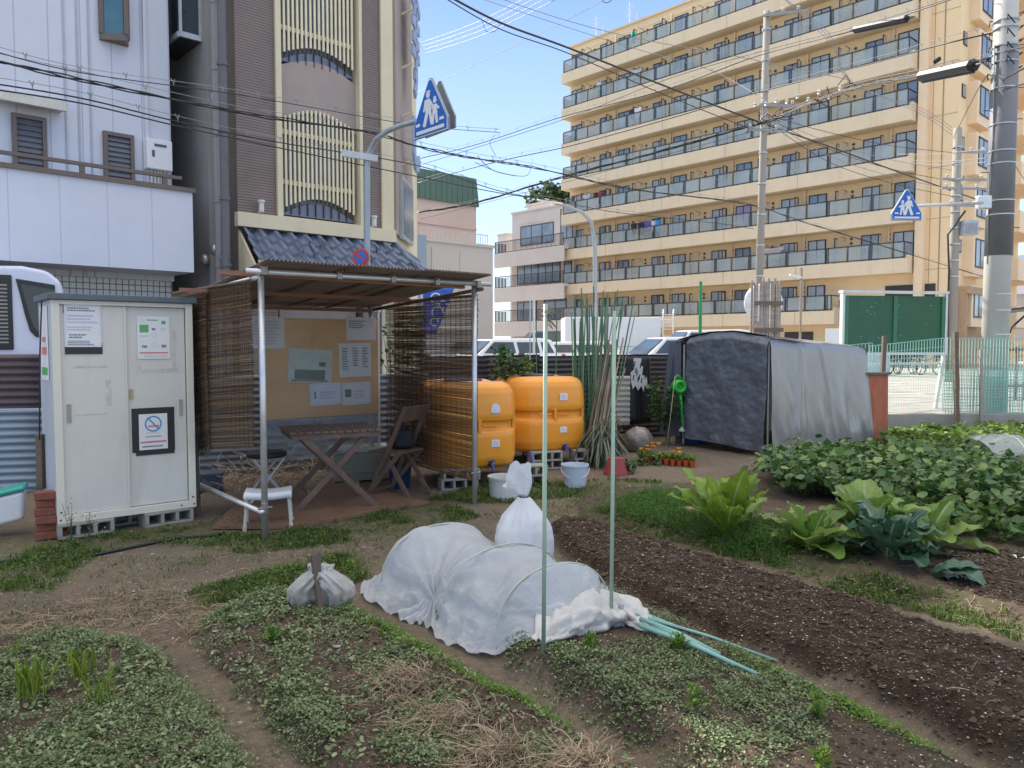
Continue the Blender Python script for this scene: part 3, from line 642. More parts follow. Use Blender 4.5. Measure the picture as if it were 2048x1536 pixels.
# end wall with stacked bay windows
for n in range(9):
    z = 2.5+2.8*n; s_ = MB(); s_.box(LEN+.002, LEN+.5, 2.5, 4.9, z, z+2.3)
    bb = s_.build('bay_window', ORS, apt); fr_ = MB()
    for yy in (2.9, 3.7, 4.5): fr_.box(LEN+.501, LEN+.54, yy-.04, yy+.04, z+.6, z+2.05)
    fr_.box(LEN+.501, LEN+.55, 2.86, 4.54, z+.52, z+.6); fr_.box(LEN+.501, LEN+.55, 2.86, 4.54, z+2.05, z+2.12)
    fr_.build('frame', FRM, bb); p_ = MB(); p_.box(LEN+.501, LEN+.52, 2.94, 4.46, z+.61, z+2.04); p_.build('pane', GLS, bb)
    w_ = MB(); w_.box(LEN+.002, LEN+.05, 1.5, 2.1, z+1.3, z+2.0); w2 = w_.build('end_window', FRM, apt); w_ = MB(); w_.box(LEN+.051, LEN+.06, 1.55, 2.05, z+1.35, z+1.95); w_.build('pane', GLS, w2)
m_ = MB()
for n in range(9): m_.box(LEN+.004, LEN+1.5, 7.2, 12.9, 2.5+2.8*n, 2.5+2.8*n+1.25)
m_.build('stair_balcony', ORS, apt)
m_ = MB(); m_.box(LEN-3.6, LEN-.9, WY-.05, WY-.01, 3.9, 4.9); m_.box(21.9, 24.9, WY-.05, WY-.01, 2.9, 4.2)
m_.build('ground_floor_window', FRM, apt)
m_ = MB(); m_.box(22.0, 24.8, WY-.07, WY-.052, 3.0, 4.1); m_.build('shop_pane', GLS, apt)
m_ = MB()
for k in range(9): m_.box(1+2.9*k, 2.9+2.9*k, WY-.05, WY-.004, .3, 2.3)
m_.build('shutter', mat('dark_opening', (.05,.045,.045), .6), apt)
m_ = MB(); m_.box(LEN+.002, LEN+.06, .2+WY, 6.5, .0, 3.9); m_.box(LEN+.002, LEN+.5, 1.6, 1.9, 0, 4.3); m_.box(LEN+.002, LEN+.5, 6.4, 6.8, 0, 4.3); m_.box(LEN+.002, LEN+.6, 1.6, 6.8, 4.3, 4.7); m_.build('entrance', mat('entrance_tan', (.42,.28,.17), .8), apt)
# air conditioners, laundry, roof aerials
aw = mat('aircon_white', (.62,.62,.6), .5)
ac = thing('air_conditioner', '', 'air conditioner', (0, 0, 0), RZ, 'air conditioners standing on the balconies')
a_ = MB(); a_.box(-.4, .4, -.15, .15, .05, .62); a_.box(-.35, -.25, -.12, .12, 0, .05); a_.box(.25, .35, -.12, .12, 0, .05); a_.build('case', aw, ac, bevel=.02)
a_ = MB(); a_.M = Matrix.Translation((-.1, -.152, .33)) @ Matrix.Rotation(pi/2, 4, 'X'); a_.lathe([(0, 0), (.2, 0), (.23, .01), (.2, .012), (.05, .012)], n=20); a_.build('fan', mat('fan_grey', (.2,.2,.2), .5), ac)
am_ = wmat(apt); ords = ['first', 'second', 'third', 'fourth', 'fifth', 'sixth', 'seventh', 'top']; firstac = True
for n in range(8):
    ks = [k for k in range(10) if rr_.random() < (.8 if n < 4 else .45) and not (n == 0 and k > 7)]
    for i, k in enumerate([q for q in ks if q < 9]):
        x = 1.38+2.56*k+(.55 if k % 2 == 0 else 2.0); p = am_ @ Vector((x, .62, 2.93+2.8*n))
        lb = 'white air conditioner on the %s balcony row from the ground of the orange block, number %d in its row from the left' % (ords[n], i+1)
        lb = 'white air conditioner on the %s orange balcony row up, %s from its left end' % (ords[n], ['first','second','third','fourth','fifth','sixth','seventh','eighth','ninth','tenth'][i])
        if firstac: ac.location = p; ac['label'] = lb; firstac = False
        else: dup(ac, p, RZ, lb)
def cloth(x, n, w, h, col, label, y=.3, z0=1.95, cat='laundry'):
    p = am_ @ Vector((x, y, 2.92+2.8*n+z0)); o = thing('laundry', label, cat, p, RZ, 'laundry hung on the orange balconies')
    c = MB(); sh = rr_.random()*5
    c.grid(lambda u, v: ((u-.5)*w*(1 if v < .75 else 1.25), .04*sin(u*9+sh), -h*(1-v)), 8, 5)
    c.build('garment', mat('cloth_%s' % '_'.join(str(int(q*100)) for q in col), col, .9), o, smooth=True, solid=.02)
    c = MB(); c.bar((-w*.4, 0, .01), (w*.4, 0, .01), .02, .02); c.tube([(0, 0, .01), (0, 0, .1)], .01, 5); c.build('hanger', FRM, o)
for i, (x, n, w, h, col, lb) in enumerate([
  (6.7, 2, .5, .8, (.03,.03,.04), 'black shirt on the third orange balcony row, leftmost of its group'), (7.4, 2, .5, .9, (.03,.03,.05), 'black trousers hung on the third orange balcony row beside the black shirt'),
  (8.0, 2, .5, .75, (.12,.1,.4), 'violet shirt hung on the third orange balcony row'), (8.45, 2, .4, .8, (.6,.6,.62), 'white shirt between the violet and the blue one'), (8.85, 2, .45, .95, (.03,.3,.6), 'bright blue shirt hung on the third orange balcony row'),
  (2.0, 3, .6, .6, (.55,.55,.6), 'pale cloth hung on the fourth orange balcony row'), (3.0, 3, .35, .9, (.03,.03,.05), 'black garment hung on the fourth orange balcony row'), (3.4, 3, .3, .9, (.4,.04,.05), 'red garment beside the black one on the fourth row'), (3.75, 3, .35, .9, (.05,.05,.12), 'navy garment beside the red one on the fourth row'),
  (-.1, 3, .5, .5, (.05,.1,.09), 'dark green cloth at the left end of the fourth orange balcony row'), (.5, 3, .5, .5, (.1,.1,.12), 'grey cloth at the left end of the fourth orange balcony row'),
  (7.0, 5, .5, .9, (.75,.73,.72), 'white shirt hung on the sixth orange balcony row'), (6.5, 5, .4, .7, (.05,.05,.06), 'black cloth left of the white shirt on the sixth row'), (6.8, 6, .8, .7, (.5,.5,.55), 'pale sheet hung on the seventh orange balcony row'), (3.2, 6, .35, 1.1, (.5,.6,.72), 'long light blue towel on the seventh orange balcony row'),
  (6.5, 7, .35, .8, (.03,.4,.33), 'turquoise towel on the top orange balcony row'), (17.6, 1, 1.7, .9, (.45,.4,.38), 'grey sheet hung across the second orange balcony row')]): cloth(x, n, w, h, col, lb)
for i, (x, lb) in enumerate(((1.2, 'thin roof aerial nearest the left end of the orange block'), (4.6, 'thin roof aerial second from the left end of the orange block'))):
    p = am_ @ Vector((x, 2.2, 25.6)); o = thing('roof_aerial', lb, 'aerial', p, RZ, 'aerials on the orange block')
    c = MB(); c.tube([(0, 0, 0), (0, 0, 2.2)], .03, 6); c.build('mast', aw, o); c = MB()
    for k in range(4): c.bar((-.4+.0*k, 0, 1.2+.25*k), (.4, 0, 1.2+.25*k), .02, .02)
    c.tube([(.7, 0, 0), (.7, 0, 1.2)], .03, 6); c.build('antenna', aw, o)

# ---------------- other distant buildings ----------------
def simple_windows(th, lst, y, name='window'):
    for (x, z, w, h, bars) in lst:
        f_ = MB(); t = .07
        f_.box(x, x+w, y-.06, y-.003, z, z+t); f_.box(x, x+w, y-.06, y-.003, z+h-t, z+h)
        for k in range(bars+1):
            xx = x+(w-t)*k/bars; f_.box(xx, xx+t, y-.05, y-.003, z+t, z+h-t)
        o = f_.build(name, FRM, th); g = MB(); g.box(x+t, x+w-t, y-.03, y-.004, z+t, z+h-t); g.build('pane', GLS, o)
wb = thing('apartment_building', 'pale beige three-storey block with dark railings left of the orange block', 'building', (-1.55, 68, 0), RZ)
WB = mat('pale_beige_render', (.62,.56,.52), .85, var=.06, scale=.5, stain=.1, dirt=(.35,.3,.27))
c = MB(); c.box(.9, 8.3, 1.3, 12, 0, 12.9); c.box(0, .9, 1.9, 12, 0, 9.5); c.build('wall', WB, wb)
c = MB(); c.box(.8, 8.35, 1.2, 12.1, 12.9, 13.05); c.build('roof', WB, wb)
for n, zt in enumerate((4.46, 7.42, 10.43)):
    c = MB(); c.box(0, 8.4, -.02, .12, zt-2.25, zt-1.0); c.box(0, 8.4, .12, 1.29, zt-1.25, zt-1.02); bo = c.build('balcony', WB, wb)
    r_ = MB(); r_.box(0, 8.4, .02, .07, zt-.05, zt); r_.box(0, 8.4, .02, .07, zt-.98, zt-.93)
    for k in range(57): r_.box(.02+k*.148, .045+k*.148, .03, .06, zt-.93, zt-.05)
    for k in range(13): r_.box(-.0, .05, .1+k*.1, .12+k*.1, zt-.93, zt-.05)
    r_.build('railing', FRM, bo)
simple_windows(wb, [(2.0, 10.0, 4, 1.7, 3), (6.8, 9.6, 1.4, 3.0, 2), (1.6, 6.7, 5.2, 2.0, 6), (7.2, 6.5, .9, 2.2, 1), (1.6, 3.5, 2.4, 1.9, 3), (4.9, 3.3, 2.6, 2.0, 2), (1, .5, 6, 1.3, 5)], 1.3)
c = MB()
for k in range(6): c.box(1.6+k*.55, 1.9+k*.55, 1.27, 1.297, 11.9, 12.0)
c.build('wall_letters', WB, wb)
# stepped beige house part behind, satellite-like roof gear
for i, (px, py, Y, w, h, lb) in enumerate(((1005, 470, 85, 1.6, 3, 'small pale roof hut behind the beige block'), (1078, 408, 74, 3.2, 2.2, 'pale tank on the roof of the beige block'))):
    p = P(px, py, Y); th = thing('roof_hut', lb, 'roof structure', (p.x, p.y, p.z-h), RZ)
    c = MB(); c.box(-w/2, w/2, 0, 2, 0, h); c.build('wall', WB, th); c = MB(); c.box(-w/2-.1, w/2+.1, -.1, 2.1, h, h+.15); c.build('roof', WB, th)
    if i == 1:
        c = MB()
        for k in range(3): c.box(-w/2+k*1.4, -w/2+k*1.4+.2, -.02, .0, -2.2, 0)
        c.build('leg', WB, th)
BZ = atan2(.676, .737)
pk = thing('building', 'pink rendered building with a green metal band round its roof', 'building', P(953, 689, 54)[:2]+(0,), BZ)
PK = mat('pink_render', (.62,.47,.41), .85, var=.06, scale=.4, stain=.12, dirt=(.4,.26,.22)); GRN = lines_mat('green_sheet', (.09,.16,.13), (.05,.09,.07), .45, .12, 0, .5)
zt = P(950, 385, 54).z
c = MB(); c.box(-18, 0, 0, 10, 0, zt-1.0); c.build('wall', PK, pk); c = MB(); c.prism([(-18.2, zt-1.0), (.15, zt-1.0), (-.1, zt+.9), (-18.2, zt+.9)], -.15, 10); c.build('roof_band', GRN, pk)
c = MB(); c.box(-18, -.002, -.08, -.003, zt-4.9, zt-4.75); c.box(-18, -.002, -.08, -.003, zt-2.6, zt-2.5); c.build('wall_ledge', PK, pk)
gy = thing('building', 'low grey-beige building with a blue-grey corner behind the tanks', 'building', P(986, 689, 40)[:2]+(0,), BZ)
GB = mat('grey_beige_wall', (.52,.47,.43), .85, var=.05, scale=.4, stain=.12, dirt=(.3,.28,.26)); BG = mat('blue_grey_wall', (.26,.33,.4), .8, var=.06, scale=.5)
zt = P(985, 492, 40).z
c = MB(); c.box(-4.4, 0, 0, 12, 0, zt); c.build('wall', GB, gy); c = MB(); c.box(-9, -4.402, -.25, 10, 0, zt+.1); c.build('annex_wall', BG, gy)
c = MB(); c.box(-4.5, .08, -.08, .0, zt-.12, zt+.02)
c.build('roof_edge', GB, gy); c = MB()
for k in range(28): c.box(-4.3+k*.155, -4.28+k*.155, .3, .33, zt+.002, zt+.55)
c.box(-4.3, -.05, .29, .34, zt+.55, zt+.58); c.build('roof_railing', mat('rail_grey', (.45,.45,.45), .5), gy)
c = MB(); c.box(-3.95, -3.9, -.03, -.003, 1, zt-.4); c.box(-2.2, -2.18, -.02, -.003, 0, zt-.4); c.build('wall_pipe', mat('pipe_grey', (.4,.4,.4), .5), gy)
# distant hill with trees behind the beige block
def crown(c, r, n, sz, seed, sq=.8):
    q = np.random.default_rng(seed).normal(0, 1, (n, 3)); q /= np.linalg.norm(q, axis=1)[:, None]; q *= (rng.random(n)**.4)[:, None]*r; q[:, 2] *= sq
    k = fbm(q[:, 0]+c[0], q[:, 1]+q[:, 2], 2/r, 2, seed) > .36; return leaves(q[k], rng.uniform(sz*.6, sz*1.3, k.sum()), rng.normal(.2, .6, k.sum()), LOBE)
treem = leafmat('distant_tree_leaf', (.03,.06,.025), (.06,.1,.04), (.11,.15,.06), .7, .2)
for i, (px, py, Y, r, lb) in enumerate(((1095, 405, 110, 3.4, 'round dark tree seen above the roof of the beige block'), (1125, 412, 112, 3.0, 'dark tree touching the left edge of the orange block'))):
    p = P(px, py, Y); th = thing('tree', lb, 'tree', (p.x, p.y, 0), 0, 'trees far behind the beige block'); V, F_, R = crown(p, r, 1500, .7, 40+i); V[:, 2] += p.z
    link('crown', npmesh('crown', V, F_, None, R), treem, th); c = MB(); c.tube([(0, 0, 0), (.1, 0, p.z)], [.5, .2], 8); c.build('trunk', mat('bark', (.08,.06,.05), .9), th)

# ---------------- white house on the left ----------------
R0 = Vector((-5.26, 12.8, 0)); HZ = atan2(.69, .724)
wh = thing('house', 'pale blue-white metal-clad house with a solid balcony on the left', 'house', R0, HZ)
def hx(px, off=0.0):   # local x of a pixel column on the plane local y = off
    u = (px-1024)/FPX; d1 = Vector((cos(HZ), sin(HZ))); d2 = Vector((-sin(HZ), cos(HZ))); o = Vector(R0[:2])+d2*off
    return (u*o.y-o.x)/(d1.x-u*d1.y)
def hz(px, py, off=0.0):
    x = hx(px, off); Y = R0.y+sin(HZ)*x+cos(HZ)*off; return P(px, py, Y).z
SID = lines_mat('white_siding', (.60,.63,.72), (.42,.45,.53), .455, .035, 0, .55, .03)
SI2 = lines_mat('white_balcony_siding', (.6,.63,.72), (.47,.5,.58), .65, .02, 0, .55, .03)
BRZ = mat('brown_aluminium', (.16,.12,.1), .4, metal=.4, var=.08, bump=0)
W_ = .95; xr = hx(352, W_)
c = MB(); c.box(-1.95, xr, W_, 7, 2.6, 10.4); c.box(-2.85, -1.95, W_, 7, 2.6, 8.75); c.box(-9, -2.85, W_, 7, 2.6, 10.4); c.build('wall', SID, wh)  # roofline above view has a made-up notch that lets a sun beam through
zb0, zb1 = hz(392, 545), hz(392, 386)
c = MB(); c.box(-9, 0, 0, .12, zb0, zb1); c.box(-.12, 0, .12, W_+1.2, zb0, zb1); c.box(-9, 0-.12, .12, W_+1.5, zb0, zb0+.15); bal = c.build('balcony', SI2, wh)
c = MB(); c.box(-9, .04, -.04, .17, zb1, zb1+.07); c.box(-9, -.15, .03, .1, zb1+.2, zb1+.25)
for k in range(8): c.box(-.45-1.2*k, -.38-1.2*k, .04, .09, zb1+.07, zb1+.2)
c.build('rail', BRZ, bal)
def hwin(x0, x1, z0, z1, y, name='window', slats=True, t=.06):
    c = MB(); c.box(x0, x1, y-.07, y-.003, z0, z0+t); c.box(x0, x1, y-.07, y-.003, z1-t, z1); c.box(x0, x0+t, y-.07, y-.003, z0+t, z1-t); c.box(x1-t, x1, y-.07, y-.003, z0+t, z1-t)
    o = c.build(name, BRZ, wh); c = MB()
    n = int((z1-z0)/.09)
    if slats:
        for k in range(n):
            zz = z0+t+(z1-z0-2*t)*k/n; c.add([(x0+t, y-.05, zz), (x1-t, y-.05, zz), (x1-t, y-.02, zz+.085), (x0+t, y-.02, zz+.085)], [(0, 1, 2, 3)])
        c.build('shutter', mat('grey_shutter', (.12,.13,.16), .5, var=.15), o)
    else: c.box(x0+t, x1-t, y-.03, y-.01, z0+t, z1-t); c.build('pane', GLS, o)
zz0 = hz(277, 395, W_); hwin(hx(217, W_), hx(277, W_), zz0, hz(217, 262, W_), W_); hwin(hx(38, W_), hx(106, W_), zz0, hz(106, 238, W_), W_)
# canopy over the far window
c = MB(); x0, x1 = hx(2, W_), hx(136, W_); z = hz(136, 226, W_); c.box(x0, x1, W_-.35, W_-.003, z, z+.1); c.box(x0, x1, W_-.36, W_-.3, z-.05, z-.002); c.build('window_canopy', mat('cream_metal', (.6,.58,.52), .5), wh)
# bay window at the top
x0, x1 = hx(216, W_), hx(273, W_); zb = hz(216, 80, W_)
c = MB(); xm = x1-.12; ylo = W_-.28
c.slab([(x0, W_-.003), (x0, W_-.05), (xm, ylo), (x1, W_-.003)], zb, zb+.1); c.slab([(x0, W_-.003), (x0, W_-.05), (xm, ylo), (x1, W_-.003)], zb+1.9, zb+2.0)
for (a, d) in ((x0+.02, W_-.05), (xm, ylo+.02), (x1-.02, W_-.03)): c.box(a-.03, a+.03, d-.03, d+.03, zb+.1, zb+1.9)
o = c.build('bay_window', BRZ, wh); c = MB(); c.slab([(x0+.02, W_-.004), (x0+.02, W_-.045), (xm, ylo+.03), (x1-.02, W_-.004)], zb+.101, zb+1.899); c.build('pane', mat('teal_glass', (.05,.14,.17), .1, var=.2, scale=2, bump=0, spec=1), o)
# ground floor: gridded white tile band, dark opening
c = MB(); c.box(-9, xr, W_+.1, 7, 0, 2.599); c.build('ground_floor_wall', lines_mat('white_grid_tile', (.6,.62,.64), (.12,.12,.13), .1, .16, 2, .25, .06, .1, 0, .16), wh)
c = MB(); c.box(-4.4, -.6, W_+.05, W_+.097, .0, 2.2); c.build('garage_door', mat('dark_garage', (.03,.03,.035), .4), wh)
c = MB(); c.box(hx(300, W_), hx(306, W_), W_-.06, W_-.003, zb1, 7.6); c.build('drain_pipe', SID, wh)
c = MB()
for px in (146, 172, 195): x = hx(px, W_); c.box(x-.012, x+.012, W_-.02, W_-.003, 2.6, 7.7)
c.build('wall_trim', mat('grey_trim', (.4,.43,.5), .5), wh)
# water heater on the wall
xa, xb = hx(296, W_), hx(346, W_); za, zc = hz(346, 347, W_), hz(346, 288, W_)
wht = thing('water_heater', 'white gas water heater hung on the pale house wall above pipes', 'water heater', wmat(wh) @ Vector((xa, W_-.2, za)), HZ)
w = xb-xa; h = zc-za
c = MB(); c.box(0, w, 0, .195, 0, h); c.build('case', mat('heater_white', (.78,.78,.8), .4, var=.03), wht, bevel=.015); c = MB(); c.box(.12, w-.1, -.01, -.001, h-.12, h-.08); c.box(.08, w*.3, -.006, -.001, h*.4, h*.62); c.build('vent_slot', mat('slot_dark', (.1,.1,.1), .5), wht)
c = MB()
for k in range(5): c.tube([(.1+k*(w-.2)/4, .1, 0), (.1+k*(w-.2)/4, .1, -.45)], .022, 8)
c.build('pipe', mat('pipe_white', (.6,.58,.55), .5), wht)

# ---------------- brown restaurant building ----------------
BR = Vector((-4.72, 13.37, 0)); bz = atan2(.676, .737)
rb = thing('building', 'tall brown-tiled building with barred arched windows and a blue tiled awning', 'building', BR, bz)
def bx_(px, off=0.0):
    u = (px-1024)/FPX; d1 = Vector((cos(bz), sin(bz))); d2 = Vector((-sin(bz), cos(bz))); o = Vector(BR[:2])+d2*off
    return (u*o.y-o.x)/(d1.x-u*d1.y)
def bzz(px, py, off=0.0):
    x = bx_(px, off); return P(px, py, BR.y+sin(bz)*x+cos(bz)*off).z
TIL = lines_mat('brown_tile', (.22,.17,.15), (.05,.04,.036), .047, .2, 2, .45, .12)
CRM = mat('cream_trim', (.68,.6,.43), .7, var=.06, scale=1.5, stain=.25, dirt=(.3,.26,.18)); STU = mat('mauve_stucco', (.36,.3,.28), .9, var=.1, scale=1, bump=.3, bscale=80, stain=.15)
GRS_ = mat('grey_stucco', (.3,.29,.285), .85, var=.08, scale=.8, bump=.2, stain=.12, dirt=(.06,.06,.06))
xw = bx_(785); x0, x1 = bx_(558), bx_(727)
c = MB(); c.box(0, x0, 0, 9, 0, 14); c.box(x1, xw, 0, 9, 0, 14); c.box(0+.3, xw-.3, .35, 8.9, 0, 13.9); c.build('wall', TIL, rb)
c = MB(); c.box(-.25, -.003, .62, 6, 0, 12.5); c.box(-4, -.251, 5.0, 6, 0, 12.5); c.build('side_wall_and_sun_block', GRS_, rb)  # second box is an unseen return added to block sun along the alley
# stucco panel in the bay, cut above and below by arches
z_bot = bzz(640, 420); z_arch = bzz(640, 232); z_up = bzz(640, 108)
xa, xb = bx_(575), bx_(716)
c = MB(); c.box(xa-.06, xb+.06, .16, .22, 0, z_bot-.25); c.box(xa-.06, xb+.06, .2, .34, z_bot-.25, 14)
# stucco panel with arched lower edge and arched upper edge
pn = [(xa-.06, z_arch-.18)]; n = 16
for k in range(n+1):
    t = k/n; pn.append((lerp(xa, xb, t), z_arch-.16+.22*sin(pi*t)))
pn += [(xb+.06, z_arch-.18), (xb+.06, z_up-.34)]
for k in range(n+1):
    t = 1-k/n; pn.append((lerp(xa, xb, t), z_up-.32+.2*sin(pi*t)))
pn += [(xa-.06, z_up-.34)]
c.prism(pn, .08, .19); c.build('stucco_panel', STU, rb)
c = MB(); c.box(x0, xa-.06, -.06, .3, z_bot-.25, 14); c.box(xb+.06, x1, -.06, .3, z_bot-.25, 14); c.box(x0, x1, -.08, .3, z_bot-.42, z_bot-.2)
c.build('window_surround', CRM, rb)
gls = MB(); gls.box(xa-.05, xb+.05, .19, .198, z_bot-.2, z_arch+.1); gls.box(xa-.05, xb+.05, .19, .198, z_up-.2, 14)
DG = mat('dark_warm_glass', (.1,.09,.075), .15, var=.5, scale=1.5, bump=0, spec=.8, stretch=(2, 2, 1))
def grille(z0, z1, lower, upper, label):
    c = MB(); n = 16
    for k in range(n+1):
        t = (k+.5)/(n+1); x = lerp(xa, xb, t)
        a = z0+(.22*sin(pi*t) if lower else 0); b_ = z1+(.22*sin(pi*t) if upper else 0); c.box(x-.02, x+.02, .02, .045, a, b_)
    c.box(xa, xb, .055, .08, z0+.42, z0+.5)
    if upper: c.box(xa, xb, .055, .08, z1-.3, z1-.22)
    return c
for (z0, z1, up) in ((z_bot-.02, z_arch-.12, True), (z_up-.12, 11.0, False)):
    c = MB(); c.box(xa-.05, xb+.05, .192, .199, z0-.2, z1+.3); w_ = c.build('window', DG, rb); grille(z0, z1, True, up, '').build('grille', mat('cream_bar', (.72,.65,.46), .5, var=.08), w_)
    c = MB(); pnn = [(xa, z0-.12)]+[(lerp(xa, xb, k/14), z0-.1+.24*sin(pi*k/14)) for k in range(15)]+[(xb, z0-.12)]
    c.prism(pnn, .1, .18); c.build('sill_panel', mat('blue_grey_panel', (.15,.17,.24), .4), w_)
    c = MB()
    for k in range(1, 9): x = lerp(xa, xb, k/9); c.box(x-.008, x+.008, .07, .098, z0-.1, z0+.14)
    c.build('sill_joint', FRM, w_)
# cream cornice over the awning
zc_ = bzz(487, 440)
c = MB(); c.box(-.06, xw+.02, -.14, -.003, zc_-.12, zc_+.12); c.box(xw-.24, xw+.02, -.05, .3, zc_+.12, 14); c.box(xw-.26, xw+.0, -.04, .3, 0, zc_-.12); c.build('cornice', CRM, rb)
# chamfered side with the blue shop lettering
ch = Vector((xw, 0)); ang = radians(45); cd = Vector((cos(ang), sin(ang))); CL = 3.1
c = MB(); e = ch+cd*CL; c.slab([(xw, 0), (e.x, e.y), (e.x, 9), (xw, 9)], 0, 14); c.build('chamfer_wall', CRM, rb)
M_ = Matrix.Translation((xw, 0, 0)) @ Matrix.Rotation(ang, 4, 'Z')
c = MB(); c.M = M_; c.box(.3, 2.2, -.05, -.003, zc_+.1, 13.5); c.build('stucco_strip', STU, rb)
c = MB(); c.M = M_; c.box(.6, 1.9, -.12, -.052, 3.7, 5.0); cw = c.build('chamfer_window', mat('pale_frame', (.4,.42,.42), .4), rb); c = MB(); c.M = M_; c.box(.7, 1.8, -.14, -.121, 3.8, 4.9); c.build('pane', GLS, cw)
sgn = thing('wall_sign', 'vertical sign of big pale blue brush-written characters on the building corner', 'sign', wmat(rb) @ M_ @ Vector((.9, -.3, 5.5)), bz+ang)
BLU = mat('sign_blue', (.3,.4,.58), .5, var=.1, scale=3)
def brush(mb, strokes, x0, z0, s, y=0., t=.05):
    for st in strokes:
        pts = [Vector((x0+a*s, y, z0+b*s)) for a, b in st]
        for i in range(len(pts)-1): mb.bar(pts[i], pts[i+1]+(pts[i+1]-pts[i])*.08, .2*s, .05+.01*i, (0, 1, 0))
SU = [[(.1,.8),(.9,.84)], [(.58,1),(.58,.35),(.48,.3),(.46,.45),(.56,.48)], [(.58,.4),(.5,.12),(.38,0)]]
SHI = [[(.3,1),(.26,.3),(.4,.06),(.62,.05),(.82,.25)]]
KANA = [[(.1,.7),(.5,1),(.95,.72)], [(.3,.6),(.7,.6)], [(.5,.8),(.5,.05)], [(.15,.35),(.9,.38)], [(.2,.05),(.85,.05)]]
for i, (g_, z0) in enumerate(((KANA, 3.0), (SU, 1.9), (SHI, .35))):
    c = MB(); brush(c, g_, -.2, z0-.6, 1.05); c.build('character', BLU, sgn, bevel=.01)
c = MB(); c.bar((.1, .28, -.3), (.1, .28, 3.4), .05, .05)
for z in (-.2, .8, 1.8, 2.9): c.bar((.1, .28, z), (.1, .02, z+.1), .04, .04)
c.build('bracket', CRM, sgn)
# blue kawara awning: front run and the run along the chamfer
TB = lines_mat('blue_roof_tile', (.14,.17,.24), (.03,.035,.05), .2375, .05, 0, .3, .3)
ze = bzz(490, 545, -.75); zr = zc_-.14
def kawara(L_, Mx, cut0=0, cut1=0):
    cols = max(2, int(round(L_/.285))); rows = 4; nu = cols*10; nv = rows*8; c = MB(); c.M = Mx
    def f_(u, v):
        cc = u*cols; fu = cc-math.floor(cc); rv = v*rows; fv = rv-math.floor(rv)
        if v >= 1: fv = 1
        prof = .035*cos(2*pi*(fu-.15))+(.03 if fu < .12 else 0)
        off = prof+.05*(1-fv)
        yy = -.8*(1-v); zz = lerp(ze, zr, v**1.05)
        x = u*L_+lerp(cut0, 0, v)*(1-u)+lerp(cut1, 0, v)*u
        return (x, yy-off*.75, zz+off*.7)
    c.grid(f_, nu, nv); return c
aw_ = kawara(xw-.05, Matrix.Translation((.05, -.01, 0)), 0, .33).build('tiled_awning', TB, rb, solid=.025)
kawara(1.9, Matrix.Translation((xw, 0, 0)) @ Matrix.Rotation(ang, 4, 'Z'), -.33, 0).build('tiled_awning', TB, rb, solid=.025)
c = MB(); c.tube([(xw+.02, -.02, zr+.03), (xw+.35, -.85, ze+.03)], .06, 8); c.tube([(0, -.03, zr+.05), (xw, -.03, zr+.05)], .045, 8)
for k in range(16): c.tube([(.1+k*(xw-.1)/16, -.86, ze-.01), (.1+k*(xw-.1)/16, -.7, ze+.13)], .045, 8)
c.build('ridge_tile', TB, rb, smooth=True)
c = MB(); c.add([(0, -.8, ze-.1), (.04, -.8, ze-.1), (.04, 0, ze-.1), (0, 0, ze-.1), (0, -.8, ze-.02), (.04, -.8, ze-.02), (.04, 0, zr-.03), (0, 0, zr-.03)], [(0,3,2,1),(4,5,6,7),(0,1,5,4),(1,2,6,5),(2,3,7,6),(3,0,4,7)])
c.box(.04, xw, -.78, -.003, ze-.12, ze-.04); c.build('soffit', CRM, rb)
# pipes and vents on the side wall
PG = mat('pipe_mauve', (.27,.25,.27), .5, var=.06); PD = mat('pipe_dark', (.12,.12,.13), .5)
for (px, r, m__, off) in ((442, .055, PG, .0), (456, .07, PD, .0)):
    u = (px-1024)/FPX; # local point on side wall x=-.25
    d1 = Vector((cos(bz), sin(bz))); d2 = Vector((-sin(bz), cos(bz))); o_ = Vector(BR[:2])+d1*(-.33); t = (u*o_.y-o_.x)/(d2.x-u*d2.y)
    c = MB(); c.tube([(-.33, t, 0), (-.33, t, 9.3)], r, 10)
    for k in range(8): c.tube([(-.33, t, .6+1.1*k), (-.33, t, .66+1.1*k)], r*1.25, 10)
    c.build('drain_pipe', m__, rb, smooth=False)
VN = mat('steel_vent', (.45,.45,.46), .35, metal=.7, bump=0)
for (px, py) in ((420, 520), (440, 500), (460, 515), (447, 195)):
    u = (px-1024)/FPX; o_ = Vector(BR[:2])+Vector((cos(bz), sin(bz)))*(-.26); d2 = Vector((-sin(bz), cos(bz))); t = (u*o_.y-o_.x)/(d2.x-u*d2.y); z = P(px, py, o_.y+d2.y*t).z
    c = MB(); c.M = Matrix.Translation((-.26, t, z)) @ Matrix.Rotation(-pi/2, 4, 'Y'); c.lathe([(.09, 0), (.1, .05), (.09, .1), (.05, .13), (0, .14)], n=14); c.build('vent_hood', VN, rb, smooth=True)
c = MB(); c.box(-.62, -.255, .82, 2.0, 6.8, 9); sw = c.build('side_bay_window', mat('dark_window_box', (.03,.035,.04), .3, var=.1, bump=0), rb)
c = MB(); zq = 6.85
for xx in (-.64, -.3): c.box(xx, xx+.05, .78, .818, zq+.04, 9)
for yy in (1.35, 1.95): c.box(-.66, -.622, yy, yy+.05, zq+.04, 9)
c.box(-.64, -.255, .77, .818, zq-.05, zq+.04); c.box(-.66, -.622, .82, 2.0, zq-.05, zq+.04); c.build('frame', mat('pale_alu', (.5,.52,.54), .35, metal=.4), sw)
